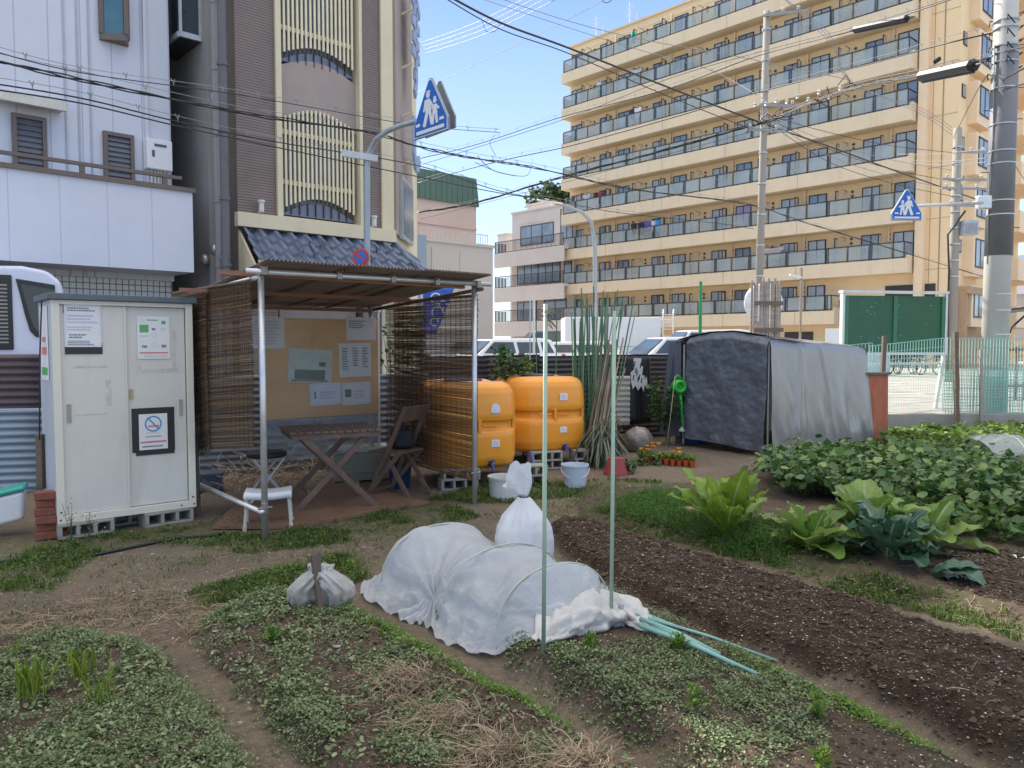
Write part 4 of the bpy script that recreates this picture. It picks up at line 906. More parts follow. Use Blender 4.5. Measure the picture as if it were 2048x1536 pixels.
for i, (px, py, lb) in enumerate(((527, 412, 'white wall lamp pointing up on the brown tiles left of the lower barred window'), (750, 442, 'white round wall lamp right of the lower barred window'))):
    x = bx_(px, -.1); z = bzz(px, py, -.1); o = thing('wall_lamp', lb, 'lamp', wmat(rb) @ Vector((x, -.1, z)), bz, 'lamps on the brown building')
    c = MB(); c.tube([(0, .1, -.1), (0, .0, -.1)], .02, 8); c.build('arm', aw, o); c = MB(); c.lathe([(.03, -.12), (.045, -.1), (.045, .05), (.06, .06), (.06, .1), (.0, .1)], (0, -.02, 0), n=14); c.build('lamp_head', aw, o, smooth=False)
from mathutils import noise as MN
def N3(p, f=1.0, o=3):
    v = Vector(p)*f; r = 0; a = .5
    for k in range(o): r += a*MN.noise(v); v = v*2.03+Vector((3.1, 1.7, 2.2)); a *= .5
    return r
def hitp(th, px, py, off=0.0):       # local (x, z) on the plane local y = off of a thing
    M_ = wmat(th); Mi = M_.inverted(); o = Mi @ Vector((0, 0, CH)); r = ray(px, py); d = (Mi.to_3x3() @ r); t = (off-o.y)/d.y
    return o.x+d.x*t, o.z+d.z*t
STEEL = mat('galvanised_steel', (.66,.66,.66), .38, metal=.6, var=.12, scale=8, bump=0)
RUST = mat('rusty_steel', (.16,.09,.06), .7, var=.3, scale=6, stain=.6, dirt=(.05,.03,.02))
WOOD = mat('weathered_wood', (.16,.12,.09), .8, var=.3, scale=5, stretch=(1, 1, 12), bump=.4, bscale=30)
DWOOD = mat('dark_stained_wood', (.15,.092,.07), .55, var=.35, scale=6, bump=.3, bscale=40, stain=.25, dirt=(.2,.17,.15))
CONC = mat('concrete', (.34,.33,.3), .9, var=.15, scale=3, bump=.5, bscale=60, stain=.35, dirt=(.16,.15,.12))
PLW = mat('white_plastic', (.72,.73,.75), .4, var=.05, stain=.15, dirt=(.4,.36,.3))
def corrugated(mb, L_, H_, amp=.012, per=.076, horiz=True, sag=0.):
    if horiz:
        n = int(H_/per*6); mb.grid(lambda u, v: (u*L_, amp*sin(v*H_/per*2*pi)+.01*sin(u*L_*3), v*H_+sag*sin(u*5)), max(2, int(L_/.25)), n)
    else:
        n = int(L_/per*6); mb.grid(lambda u, v: (u*L_, v*H_, amp*sin(u*L_/per*2*pi)), n, 6)
    return mb
def fenceseg(a, b_, z0, z1, m, label, name='corrugated_fence', group=None, posts=True, nm='sheet'):
    a = Vector(a); b_ = Vector(b_); d = b_-a; L_ = d.length; th = thing(name, label, 'fence', (a.x, a.y, 0), atan2(d.y, d.x), group)
    k = 0; x = 0
    while x < L_-.01:
        w = min(.9, L_-x); c = MB(); c.M = Matrix.Translation((x, .012*(k % 2), z0+.01*math.sin(k*2.3))) @ Matrix.Rotation(.006*math.sin(k*5), 4, 'Y'); corrugated(c, w+.04, z1-z0); c.build(nm, m, th, smooth=True, solid=.002); x += w; k += 1
    if posts:
        c = MB()
        for k in range(int(L_/1.5)+1): c.box(k*1.5+.02, k*1.5+.09, .05, .11, 0, z1+.06*math.sin(k*3)+.03)
        c.build('post', WOOD, th)
    return th
DCOR = mat('dark_corrugated', (.065,.055,.055), .5, var=.3, scale=2, stain=.5, dirt=(.13,.07,.045), metal=.2)
BCOR = mat('blue_corrugated', (.24,.31,.39), .5, var=.15, scale=2, stain=.35, dirt=(.28,.24,.2), metal=.2)
RCOR = mat('rusty_corrugated', (.09,.07,.085), .6, var=.3, scale=1.5, stain=.85, dirt=(.17,.06,.035))
PCOR = mat('pale_corrugated', (.4,.37,.32), .6, var=.2, scale=3, stain=.5, dirt=(.2,.13,.08))
a0 = P(850, 700, 10.3); a1 = P(1352, 700, 12.55)
fenceseg((a0.x, a0.y), (a1.x, a1.y), 0, 1.34, DCOR, 'long dark corrugated iron fence behind the orange tanks')
q0 = P(-120, 700, 7.6); q1 = P(75, 700, 7.8)
fenceseg((q0.x, q0.y), (q1.x, q1.y), 0, .84, BCOR, 'blue-grey corrugated sheet fence left of the white locker', posts=False)
fenceseg((q0.x, q0.y+.06), (q1.x-.02, q1.y+.06), .85, 1.4, RCOR, 'rusty dark corrugated sheets above the blue-grey ones')
q2 = P(395, 700, 8.6); q3 = P(850, 700, 9.6)
fenceseg((q2.x, q2.y), (q3.x, q3.y), 0, 1.15, mat('dim_corrugated', (.12,.14,.17), .5, var=.2, scale=2, stain=.5, dirt=(.1,.09,.07)), 'blue-grey corrugated sheets behind the notice board')
q4 = P(1200, 700, 10.9); q5 = P(1256, 700, 11.0)
fenceseg((q4.x, q4.y), (q5.x, q5.y), .35, 1.05, PCOR, 'short pale rusty corrugated sheet beside the wooden poles', posts=False)

# ---------------- locker ----------------
lk = thing('storage_locker', 'tall grey-white steel locker with two sliding doors on concrete blocks', 'locker', (-3.48, 5.83, .12), radians(39.5))
LW = 1.03; LH = 1.72; LD = .6
LKM = mat('locker_paint', (.66,.64,.59), .42, var=.05, scale=2.5, bump=.05, bscale=20, stain=.4, dirt=(.45,.42,.34)); LKS = mat('locker_side', (.5,.54,.6), .45, var=.04, scale=2, stain=.15, dirt=(.4,.38,.33)); LKF = mat('locker_frame', (.74,.70,.6), .45, var=.04, scale=2, stain=.3, dirt=(.4,.33,.2))
c = MB(); c.box(0, .03, .03, LD, .05, LH); c.box(LW-.03, LW, .03, LD, .05, LH); c.box(.03, LW-.03, LD-.02, LD, .05, LH); c.box(.03, LW-.03, .06, LD-.02, .05, .08); c.build('side_panel', LKS, lk)
c = MB(); c.box(0, .055, 0, .029, 0, LH); c.box(LW-.055, LW, 0, .029, 0, LH); c.box(.055, LW-.055, 0, .029, 0, .06); c.box(.055, LW-.055, 0, .029, LH-.035, LH)
for (x, z) in ((.02, .03), (.03, .09), (LW-.02, .03), (LW-.03, .09), (LW-.11, .03)): pass
c.build('door_frame', LKF, lk, bevel=.004)
c = MB(); c.box(-.03, LW+.03, -.03, LD+.03, LH+.001, LH+.05); c.build('top_cap', mat('cap_grey', (.1,.13,.15), .5, var=.1, stain=.2), lk, bevel=.006)
c = MB(); c.box(.056, .52, .022, .034, .062, LH-.037); c.box(.5, .52, .012, .0215, .062, LH-.037); d1_ = c.build('sliding_door', LKM, lk, bevel=.003)
c = MB(); c.box(.505, LW-.056, .036, .048, .062, LH-.037); c.build('sliding_door', LKM, lk, bevel=.003)
hm = mat('handle_beige', (.4,.36,.3), .45)
for x in (.085, LW-.115):
    c = MB(); y = .018 if x < .5 else .033
    c.box(x, x+.006, y-.004, y+.003, .78, .92); c.box(x+.024, x+.03, y-.004, y+.003, .78, .92); c.box(x+.006, x+.024, y-.004, y+.003, .78, .786); c.box(x+.006, x+.024, y-.004, y+.003, .914, .92); c.box(x+.006, x+.024, y+.0, y+.003, .786, .914); c.build('handle', hm, lk)
c = MB(); c.box(.535, .56, .026, .0355, .94, 1.02); c.build('lock', mat('brass', (.4,.33,.2), .35, metal=.7), lk)
c = MB()
for (x, z) in ((.02, .03), (.025, .09), (LW-.02, .03), (LW-.028, .09), (LW-.12, .028)): c.M = Matrix.Translation((x, -.001, z)) @ Matrix.Rotation(pi/2, 4, 'X'); c.lathe([(.008, 0), (.006, .003)], n=10)
c.build('screw', mat('screw_dark', (.08,.07,.06), .5), lk)
# marks of old tape on the doors
c = MB()
for (x0, x1, z0, z1) in ((.6, .88, 1.5, 1.53), (.6, .63, 1.18, 1.5), (.87, .9, 1.18, 1.5), (.58, .92, 1.15, 1.18), (.36, .4, .9, 1.1), (.14, .38, 1.2, 1.215), (.14, .36, .83, .84)):
    y = .02 if x1 < .5 else .0345
    c.box(x0, x1, y, y+.0012, z0, z1)
c.build('old_tape', mat('tape_residue', (.6,.58,.52), .5, var=.2, scale=20, stain=.5, dirt=(.3,.28,.22)), lk)
# paper notices
PAP = mat('paper', (.78,.78,.8), .6, var=.03, bump=0); INK = mat('ink', (.15,.15,.2), .8, bump=0, var=.3); BLK = mat('black_tape', (.02,.02,.022), .4, bump=0)
def boxfill(mb, x0, x1, z0, z1, y): mb.box(x0, x1, y-.0006, y, z0, z1)
def notice(th, corners, off, label, items, back=None, name='paper_notice', sheet=PAP, tilt=0, yoff=.003):
    """corners: px rect (x0,y0,x1,y1) of the sheet; items: (material, kind, u0, v0, u1, v1[, n]) in fractions from the top-left"""
    x0, z1 = hitp(th, corners[0], corners[1], off); x1, _ = hitp(th, corners[2], corners[1], off); _, z0 = hitp(th, corners[0], corners[3], off)
    w = x1-x0; h = z1-z0; o = thing(name, label, 'notice', wmat(th) @ Vector((x0, off-yoff, z0)), th.rotation_euler.z, 'paper notices'); o.rotation_euler = (0, tilt, th.rotation_euler.z)
    if back:
        c = MB()
        for (a, b_, d, e) in back: c.box(a*w, d*w, .0006, .0016, (1-e)*h, (1-b_)*h)
        c.build('backing', BLK, o)
    c = MB(); c.box(0, w, -.0008, .0, 0, h); c.build('sheet', sheet, o); by = {}
    for it in items:
        mt, kind, u0, v0, u1, v1 = it[:6]; c = by.setdefault(mt.name, (MB(), mt))[0]; y = -.0012
        X0, X1, Z1, Z0 = u0*w, u1*w, (1-v0)*h, (1-v1)*h
        if kind == 'box': boxfill(c, X0, X1, Z0, Z1, y)
        elif kind == 'frame':
            t = .0025; boxfill(c, X0, X1, Z1-t, Z1, y); boxfill(c, X0, X1, Z0, Z0+t, y); boxfill(c, X0, X0+t, Z0+t, Z1-t, y); boxfill(c, X1-t, X1, Z0+t, Z1-t, y)
        elif kind == 'text':
            n = it[6]; hh = (Z1-Z0)/n
            for k in range(n):
                x = X0; e = X1-(X1-X0)*rr_.random()*.3; zc = Z1-hh*(k+.5)
                while x < e:
                    ww = rr_.uniform(.004, .012); c.box(x, min(e, x+ww), y-.0006, y, zc-hh*.28, zc+hh*.28); x += ww+.003
        elif kind == 'ring':
            r = it[6]*w; cx, cz = (X0+X1)/2, (Z0+Z1)/2; n = 28
            for k in range(n):
                a, b_ = 2*pi*k/n, 2*pi*(k+1)/n; vs = [(cx+rr*cos(t), y-.0008, cz+rr*sin(t)) for t in (a, b_) for rr in (r*.82, r)]
                c.add(vs, [(0, 1, 3, 2)])
        elif kind == 'slash': c.bar((X0, y-.001, Z1), (X1, y-.001, Z0), .0008, .012)
    for nm, (c, mt) in by.items(): c.build('print_'+nm if False else 'print', mt, o)
    return o
GRE = mat('print_green', (.12,.42,.14), .6, bump=0); GRL = mat('print_pale_green', (.5,.66,.5), .6, bump=0); RED = mat('print_red', (.65,.22,.22), .6, bump=0); BLP = mat('print_blue', (.08,.3,.55), .6, bump=0); LIL = mat('print_lilac', (.5,.5,.68), .6, bump=0); PNK = mat('print_pink', (.7,.5,.5), .6, bump=0)
notice(lk, (127, 609, 201, 694), .018, 'white text notice with lilac border high on the left locker door', [(LIL, 'frame', .03, .03, .97, .97), (INK, 'text', .08, .05, .9, .16, 2), (LIL, 'text', .08, .22, .92, .45, 3), (LIL, 'text', .08, .5, .92, .62, 2), (INK, 'text', .12, .68, .6, .8, 2), (INK, 'text', .08, .84, .92, .96, 3)], [(-.02, -.2, .95, .2), (.0, .9, 1.02, 1.17)])
notice(lk, (273, 632, 338, 718), .033, 'white and green notice with small pictures on the right locker door', [(GRE, 'text', .3, .06, .65, .12, 1), (GRE, 'box', .08, .2, .35, .38), (GRE, 'box', .75, .1, .88, .18), (GRL, 'text', .08, .43, .4, .5, 1), (INK, 'text', .45, .25, .6, .35, 1), (GRL, 'ring', .42, .38, .62, .5, .09), (GRL, 'ring', .42, .6, .62, .74, .09), (GRL, 'text', .72, .26, .9, .36, 2), (INK, 'text', .14, .66, .3, .76, 1), (INK, 'text', .74, .64, .9, .76, 1), (PNK, 'ring', .08, .05, .2, .15, .06), (RED, 'box', .06, .84, .94, .875), (PNK, 'text', .2, .9, .94, .97, 2)])
notice(lk, (277, 829, 334, 901), .033, 'no smoking notice framed in black tape on the right locker door', [(RED, 'box', .32, .32, .7, .37), (BLP, 'ring', .2, .06, .8, .5, .3), (BLP, 'slash', .3, .1, .7, .44), (PNK, 'text', .25, .5, .75, .55, 1), (INK, 'text', .22, .61, .8, .66, 1), (RED, 'box', .04, .76, .96, .81), (INK, 'text', .1, .87, .9, .95, 1)], [(-.24, -.17, 1.26, 1.06), (-.12, 1.06, 1.24, 1.15)])
sn = thing('paper_notice', 'narrow white strip with red and green marks on the left side of the locker', 'notice', wmat(lk) @ Vector((-.004, .5, 1.1)), lk.rotation_euler.z-pi/2, 'paper notices')
c = MB(); c.box(0, .34, -.0015, 0, 0, .58); c.build('sheet', PAP, sn)
c = MB(); c.box(.05, .28, -.003, -.0016, .2, .26); c.box(.08, .24, -.003, -.0016, .3, .34); c.build('print', RED, sn); c = MB(); c.box(.03, .3, -.003, -.0016, .04, .1); c.build('print', GRE, sn)
# concrete blocks with three openings
def block(mb, L_=.39, D_=.19, H_=.1):
    t = .02; mb.box(0, L_, 0, D_, 0, t); mb.box(0, L_, 0, D_, H_-t, H_); w = .028; g = (L_-4*w)/3
    for k in range(4): mb.box(k*(w+g), k*(w+g)+w, .0, D_, t, H_-t)
    return mb
blk = thing('concrete_block', 'hollow concrete block under the right front of the locker', 'block', wmat(lk) @ Vector((.62, -.03, -.12)), lk.rotation_euler.z+.1, 'hollow concrete blocks'); block(MB(), H_=.118).build('block', CONC, blk, bevel=.004)
def nblk(p, rz, label): return dup(blk, p, rz, label)
nblk(wmat(lk) @ Vector((.0, -.02, -.12)), lk.rotation_euler.z, 'half hidden concrete block under the left front of the locker')
nblk(wmat(lk) @ Vector((.3, .2, -.12)), lk.rotation_euler.z, 'concrete block under the back of the locker')
# brick stack, stake, bin
brk = mat('red_brick', (.24,.08,.05), .85, var=.3, scale=8, bump=.4, bscale=60, stain=.4, dirt=(.09,.06,.05)); bp0 = G(72, 1082); b0 = thing('brick', 'lowest red brick of the stack beside the locker', 'brick', (bp0.x, bp0.y, 0), .55, 'bricks stacked beside the locker')
c = MB(); c.box(0, .21, 0, .1, 0, .06); c.build('brick_body', brk, b0, bevel=.006)
for k, lb in enumerate(('second red brick from the bottom of the stack', 'third red brick from the bottom of the stack', 'fourth red brick from the bottom of the stack', 'fifth red brick, darker, just under the top of the stack', 'topmost red brick of the stack holding the stake')):
    dup(b0, (bp0.x+.008*math.sin(k*3), bp0.y+.01*math.cos(k*2), .062*(k+1)), .55+.12*math.sin(k*4+1), lb)
def stake(px, py0, py1, Y, w, label, dx=0, h=None, m=None, name='wooden_stake'):
    a = P(px, py0, Y); z1 = P(px+dx, py1, Y); a.z = max(0, a.z); th = thing(name, label, 'stake', a); c = MB(); c.bar((0, 0, 0), z1-a, w, w, (0, 1, 0)); c.build('stake', m or WOOD, th, bevel=.003); return th
stake(82, 978, 868, 6.2, .05, 'grey wooden stake on the brick stack tied with twine', -2)
stake(396, 1042, 885, 6.65, .045, 'rough wooden stake at the right side of the locker', -6)
tw = mat('twine', (.25,.22,.17), .9)
def rope(pts, r, label, m=tw, name='twine', cat='twine'):
    pts = [Vector(p) for p in pts]; c = MB(); c.tube(pts, r, 6); o = c.build(name, m, None, smooth=True, loc=pts[0]); return tag(o, label, cat)
rope([P(84, 582, 6.02), P(80, 700, 6.05), P(79, 880, 6.15)], .006, 'dark twisted cord hanging from the locker top to the brick stake', mat('dark_cord', (.05,.05,.05), .8))
rope([P(385, 800, 6.6), P(393, 900, 6.6), P(400, 1000, 6.62)], .003, 'thin green string tied to the stake right of the locker', mat('green_string', (.06,.12,.06), .8))
c = MB(); prev = None
hp = [G(-40, 1130), G(60, 1118), G(180, 1112), G(280, 1092), G(350, 1078), G(420, 1072), G(450, 1068)]
tag((lambda c: (c.tube([Vector((p.x, p.y, H(p.x, p.y)+.012)) for p in hp], .011, 8), c.build('water_hose', mat('black_rubber', (.015,.015,.017), .5), None, smooth=True, loc=hp[0]))[1])(MB()), 'black hose lying along the path in front of the locker', 'hose')
bn = thing('plastic_bin', 'white plastic bin with a teal lid tipped at the left edge', 'bin', P(-30, 1052, 5.9), .45); bn.rotation_euler = (0, -.2, .45); bn.location.z = .08
c = MB()
for k, (z, s_) in enumerate(((0, .86), (.02, .9), (.24, 1.0), (.25, 1.02))): pass
c.M = Matrix.Scale(.85, 4); c.add([(x*s_, y*s_, z) for z, s_ in ((0, .84), (.26, 1.0)) for x, y in ((-.0, -.12), (.38, -.12), (.38, .12), (0, .12))], [(0, 3, 2, 1), (4, 5, 6, 7), (0, 1, 5, 4), (1, 2, 6, 5), (2, 3, 7, 6), (3, 0, 4, 7)]); c.build('bin_body', PLW, bn, bevel=.03, seg=4)
c = MB(); c.M = Matrix.Scale(.85, 4); c.box(-.02, .4, -.135, .135, .262, .31); c.build('lid', mat('teal_plastic', (.04,.35,.28), .4, var=.05), bn, bevel=.02, seg=3)

# ---------------- van ----------------
vn = thing('parked_van', 'pale lilac-white van parked behind the locker with black-framed windows', 'van', (-7.9, 8.5, .2), .5)
VP = mat('van_paint', (.62,.65,.78), .25, var=.02, bump=0, coat=.5); VB = mat('van_trim', (.02,.02,.022), .4, bump=0)
vw = hitp(vn, 132, 689)[0]
pr = [(0, .25), (0, 2.05), (.3, 2.2), (vw-.45, 2.27), (vw-.18, 2.22), (vw-.03, 2.08), (vw+.06, 1.2), (vw+.08, .3), (vw-.1, .22)]
c = MB(); c.prism(pr, 0, 1.65); c.build('body', VP, vn, bevel=.06, seg=4)
x0, z0 = hitp(vn, 36, 690, -.0); x1, z1 = hitp(vn, 74, 556, 0)
vp = [hitp(vn, *q) for q in ((31, 557), (110, 570), (110, 676), (72, 674), (60, 662), (50, 630), (40, 590))]; vi = [hitp(vn, *q) for q in ((41, 568), (110, 580), (110, 664), (76, 663), (67, 652), (58, 625), (48, 590))]
c = MB(); c.prism(vp[::-1], -.025, -.002); w_ = c.build('side_window', VB, vn, bevel=.015); c = MB(); c.prism(vi[::-1], -.03, -.026); c.build('pane', mat('van_glass', (.03,.035,.04), .1, bump=0), w_)
x2, z2 = hitp(vn, -150, 700, 0); x3, z3 = hitp(vn, 23, 545, 0)
c = MB(); c.box(x2, x3, -.025, -.002, z2+.0, z3-.03); w_ = c.build('rear_window', VB, vn, bevel=.02); c = MB()
for k in range(16): c.box(x2+.05, x3-.05, -.032, -.026, z2+.08+(z3-z2-.2)*k/16, z2+.1+(z3-z2-.2)*k/16)
c.build('blind', mat('blind_grey', (.3,.29,.26), .5), w_)
for x in (.5, vw-.5):
    c = MB(); c.M = Matrix.Translation((x, .02, .1)) @ Matrix.Rotation(-pi/2, 4, 'X'); c.lathe([(.1, 0), (.28, 0), (.3, .04), (.3, .16), (.28, .2), (.1, .2)], n=24); c.build('wheel', VB, vn)

# ---------------- shelter ----------------
EF = atan2(.646, .763); sh = thing('pipe_shelter', 'open shelter of steel pipes with a brown corrugated roof', 'shelter', (-1.9, 5.85, 0), EF)
SW = 2.03; SD_ = 1.82
for (x, y, z) in ((0, 0, 2.1), (SW, 0, 2.09), (0, SD_, 1.93), (SW-.05, SD_, 1.93)):
    c = MB(); c.tube([(x, y, 0), (x, y, z)], .0245, 14); c.build('post', STEEL, sh, smooth=True)
c = MB(); c.tube([(-.13, -.045, 2.045), (SW+.16, -.045, 2.06)], .0215, 14); c.build('beam', STEEL, sh, smooth=True)
c = MB(); c.tube([(-.05, -.05, 2.0), (-.05, SD_+.15, 1.93)], .018, 12); c.build('beam', STEEL, sh, smooth=True)
c = MB(); c.tube([(SW+.02, -.1, 2.01), (SW+.0, SD_+.1, 1.88)], .018, 12); c.build('beam', RUST, sh, smooth=True)
c = MB(); c.tube([(-.1, SD_+.04, 1.87), (SW+.1, SD_+.04, 1.87)], .018, 12); c.build('beam', STEEL, sh, smooth=True)
c = MB(); c.tube([(-.03, -.03, .22), (-.03, SD_-.2, .24)], .02, 12); c.build('low_rail', STEEL, sh, smooth=True)
for x in (.62, 1.1, 1.55): c = MB(); c.tube([(x, -.12, 2.085), (x-.05, SD_+.12, 1.9)], .016, 10); c.build('rafter', RUST, sh, smooth=True)
for (y, z) in ((.03, 2.03), (.95, 1.95), (1.75, 1.87)): c = MB(); c.bar((-.3, y, z), (SW-.1, y, z), .045, .035); c.build('purlin', mat('red_brown_wood', (.27,.13,.085), .7, var=.25, scale=4, stretch=(1, 8, 8)), sh)
ROOFM = mat('brown_roof_sheet', (.3,.25,.235), .5, var=.18, scale=2, stain=.3, dirt=(.1,.07,.06)); thru(ROOFM, .4, (.33,.28,.26))
for (x0, L_, dz) in ((-.05, .74, .0), (.6, .8, .006), (1.33, .7, .012)):
    c = MB(); c.M = Matrix.Translation((x0, -.26, 2.118+dz)) @ Matrix.Rotation(-.1, 4, 'X'); corrugated(c, L_, 2.2, .009, .032, False); c.build('roof_sheet', ROOFM, sh, smooth=True, solid=.002)
for x in (.0, .62, 1.12, 1.57, SW):
    c = MB(); c.box(x-.022, x+.022, -.08, -.01, 2.02, 2.085); c.tube([(x-.045, -.02, 2.07), (x+.05, -.02, 2.07)], .01, 8)
    c.build('clamp', mat('clamp_zinc', (.3,.29,.26), .45, metal=.7), sh, bevel=.005)
for (x, z) in ((0, .25), (SW, .3)):
    c = MB(); c.tube([(x, 0, z-.03), (x, 0, z+.03)], .03, 12); c.tube([(x-.06, -.02, z), (x+.05, -.02, z)], .009, 8); c.build('clamp', MC['clamp_zinc'], sh)
c = MB()
for k in range(5): t = k*1.1; c.tube([(.0+.03*cos(t), -.06, 2.08), (.035*cos(t+1), -.07+.03*sin(t), 2.13), (.05*cos(t+2), -.07, 2.09)], .004, 5)
c.build('rope_knot', mat('cream_rope', (.5,.44,.3), .8), sh)
# reed screens
REED = leafmat('reed', (.15,.09,.05), (.34,.215,.12), (.6,.45,.28), .7, .45)
def reedscreen(name, label, p0, p1, ztop, zbot0, zbot1, seed, rolled=False):
    p0 = Vector(p0); p1 = Vector(p1); d = p1-p0; L_ = d.length; th = thing(name, label, 'screen', (p0.x, p0.y, 0), atan2(d.y, d.x)); R_ = np.random.default_rng(seed)
    Vs = []; Fs = []; Rn = []; b_ = 0; z = ztop; i = 0
    K = 10
    while z > min(zbot0, zbot1):
        x0 = R_.normal(0, .012); x1 = L_+R_.normal(0, .012)
        # lower edge runs from zbot0 to zbot1: shift each reed with slight tilt
        fr_ = (ztop-z)/(ztop-min(zbot0, zbot1)); tl = (zbot1-zbot0)*fr_
        xs_ = np.linspace(x0, x1, K); zz = z+(tl*(xs_/L_) if zbot1 > zbot0 else tl*(xs_/L_-1))+np.cumsum(R_.normal(0, .0005, K)); yy = R_.normal(0, .003)+.012*np.sin(xs_*3+z*2)
        r = R_.uniform(.0018, .0028); rv = np.clip(R_.normal(.45, .25), 0, 1)
        for dy, dz in ((r, 0), (-r*.5, r*.87), (-r*.5, -r*.87)): Vs.append(np.stack([xs_, yy+dy, zz+dz], -1)); Rn.append(np.full(K, rv))
        for k in range(K-1):
            for a in range(3): a2 = (a+1) % 3; Fs.append((b_+a*K+k, b_+a2*K+k, b_+a2*K+k+1, b_+a*K+k+1))
        b_ += 3*K; z -= R_.uniform(.0040, .0058) if R_.random() > .025 else .013; i += 1
    link('reeds', npmesh('reeds', np.concatenate(Vs), np.array(Fs), None, np.concatenate(Rn)), REED, th)
    c = MB(); n = int(L_/.085)
    for k in range(n+1):
        x = L_*k/n; zb = lerp(zbot0, zbot1, x/L_); c.tube([(x+.004*math.sin(k), .006, ztop), (x, .007+.012*math.sin(x*3+ztop*2), (ztop+zb)/2), (x+.003, .006, zb)], .0016, 4, cap=False); c.tube([(x, -.006, ztop), (x+.003, -.006, zb)], .0016, 4, cap=False)
    c.build('thread', mat('screen_thread', (.03,.025,.02), .9), th)
    c = MB(); c.tube([(0, 0, ztop+.01), (L_, 0, ztop+.01)], .011, 8); c.build('top_batten', WOOD, th)
    return th
Msh = wmat(sh); v2 = lambda x, y: (Msh @ Vector((x, y, 0)))[:2]
reedscreen('reed_screen', 'dark reed screen hanging on the left side of the pipe shelter', v2(-.08, SD_+.05), v2(-.08, -.0), 1.97, .5, .72, 5)
reedscreen('reed_screen', 'darker narrow reed screen overlapping the left one', v2(-.11, SD_-.55), v2(-.11, SD_-.95), 1.93, .5, .6, 8)
reedscreen('reed_screen', 'tawny reed screen hanging on the right side of the pipe shelter before the tank', v2(SW+.05, .02), v2(SW+.05, SD_-.35), 1.95, .2, .24, 6)
reedscreen('reed_screen', 'second reed screen behind the tawny one at its far end', v2(SW+.09, .95), v2(SW+.09, SD_-.1), 1.88, .3, .34, 7)
# notice board and its clear sheet
nb = thing('notice_board', 'tan notice board at the back of the pipe shelter', 'notice board', Msh @ Vector((.1, SD_-.06, .0)), EF)
nx0, ntop = hitp(nb, 756, 640); nl, _ = hitp(nb, 526, 640); _, nbot = hitp(nb, 756, 826)
TAN = mat('tan_board', (.76,.42,.14), .5, var=.1, scale=3, bump=.1)
c = MB(); c.box(nl, nx0, 0, .015, nbot, ntop); c.build('board', TAN, nb, bevel=.003); c = MB(); c.tube([(nx0+.02, .03, .3), (nx0+.02, .03, ntop+.12)], .014, 8); c.build('frame_pipe', STEEL, nb)
def foil(name, base, fac, rough, tint=(1, 1, 1)):
    m, N, L, b = newmat(name); b.inputs['Base Color'].default_value = base+(1,); b.inputs['Roughness'].default_value = rough; b.inputs['Specular IOR Level'].default_value = 1.0
    t = N.new('ShaderNodeBsdfTransparent'); t.inputs[0].default_value = tint+(1,); ms = N.new('ShaderNodeMixShader'); ms.inputs[0].default_value = fac; L.new(t.outputs[0], ms.inputs[1]); L.new(b.outputs[0], ms.inputs[2]); L.new(ms.outputs[0], N['Material Output'].inputs[0])
    tc = N.new('ShaderNodeTexCoord'); n = N.new('ShaderNodeTexNoise'); n.inputs['Scale'].default_value = 9; n.inputs['Detail'].default_value = 5; n.inputs['Distortion'].default_value = 1.2; L.new(tc.outputs['Object'], n.inputs[0]); bp = N.new('ShaderNodeBump'); bp.inputs['Strength'].default_value = .6; bp.inputs['Distance'].default_value = .02; L.new(n.outputs[0], bp.inputs['Height']); L.new(bp.outputs[0], b.inputs['Normal']); return m
CLR = foil('clear_sheet', (.5,.52,.54), .2, .12)
ps = thing('plastic_sheet', 'clear wrinkled plastic sheet hung over the tan notice board', 'plastic sheet', nb.location, EF)
_, pz = hitp(nb, 700, 905); c = MB()
def fs(u, v):
    x = lerp(nl-.05, nx0+.02, u); z = lerp(pz, ntop+.03, v); t = abs(sin(u*pi*2.5)); return (x, -.03-.018*N3((x*2.2, z*1.3, 1), 2.2)-.025*sin(x*9+z*2)*max(0, v-.75)*3-.012*(1-v)*sin(x*7), z-.02*t*(v > .97))
c.grid(fs, 90, 60); c.build('film', CLR, ps, smooth=True)
bk = thing('plastic_sheet', 'grey translucent sheet hanging below the tan notice board', 'plastic sheet', nb.location, EF)
c = MB(); c.grid(lambda u, v: (lerp(nl-.02, nx0, u), .02+.03*N3((u*3, v*2, 4), 3), lerp(pz-.02, nbot+.02, v)), 60, 24); c.build('film', foil('grey_film', (.3,.32,.33), .7, .18), bk, smooth=True)
DRK = mat('photo_dark_green', (.12,.17,.12), .5, var=.4, scale=20, bump=0)
notice(nb, (500, 633, 568, 697), -.001, 'white text sheet at the upper left of the tan notice board', [(LIL, 'text', .1, .1, .9, .9, 8)])
notice(nb, (692, 634, 751, 680), -.001, 'white sheet with four little dark squares at the upper right of the tan board', [(INK, 'text', .08, .12, .7, .5, 4), (PNK, 'ring', .75, .1, .95, .3, .08)])
notice(nb, (574, 696, 661, 764), -.001, 'pale green map sheet with photographs in the middle of the tan board', [(GRL, 'text', .1, .1, .45, .4, 4), (GRL, 'text', .55, .1, .9, .35, 4), (DRK, 'box', .15, .62, .85, .92), (DRK, 'box', .7, .38, .86, .52), (GRL, 'box', .06, .42, .2, .6), (INK, 'box', .08, .93, .92, .97)], sheet=mat('pale_green_paper', (.6,.68,.62), .6, bump=0), tilt=.05)
notice(nb, (678, 687, 742, 755), -.001, 'white handwritten sheet right of the map on the tan board', [(INK, 'text', .1, .12, .3, .8, 9), (INK, 'text', .42, .12, .6, .7, 8), (INK, 'text', .72, .12, .92, .75, 8)], tilt=-.02)
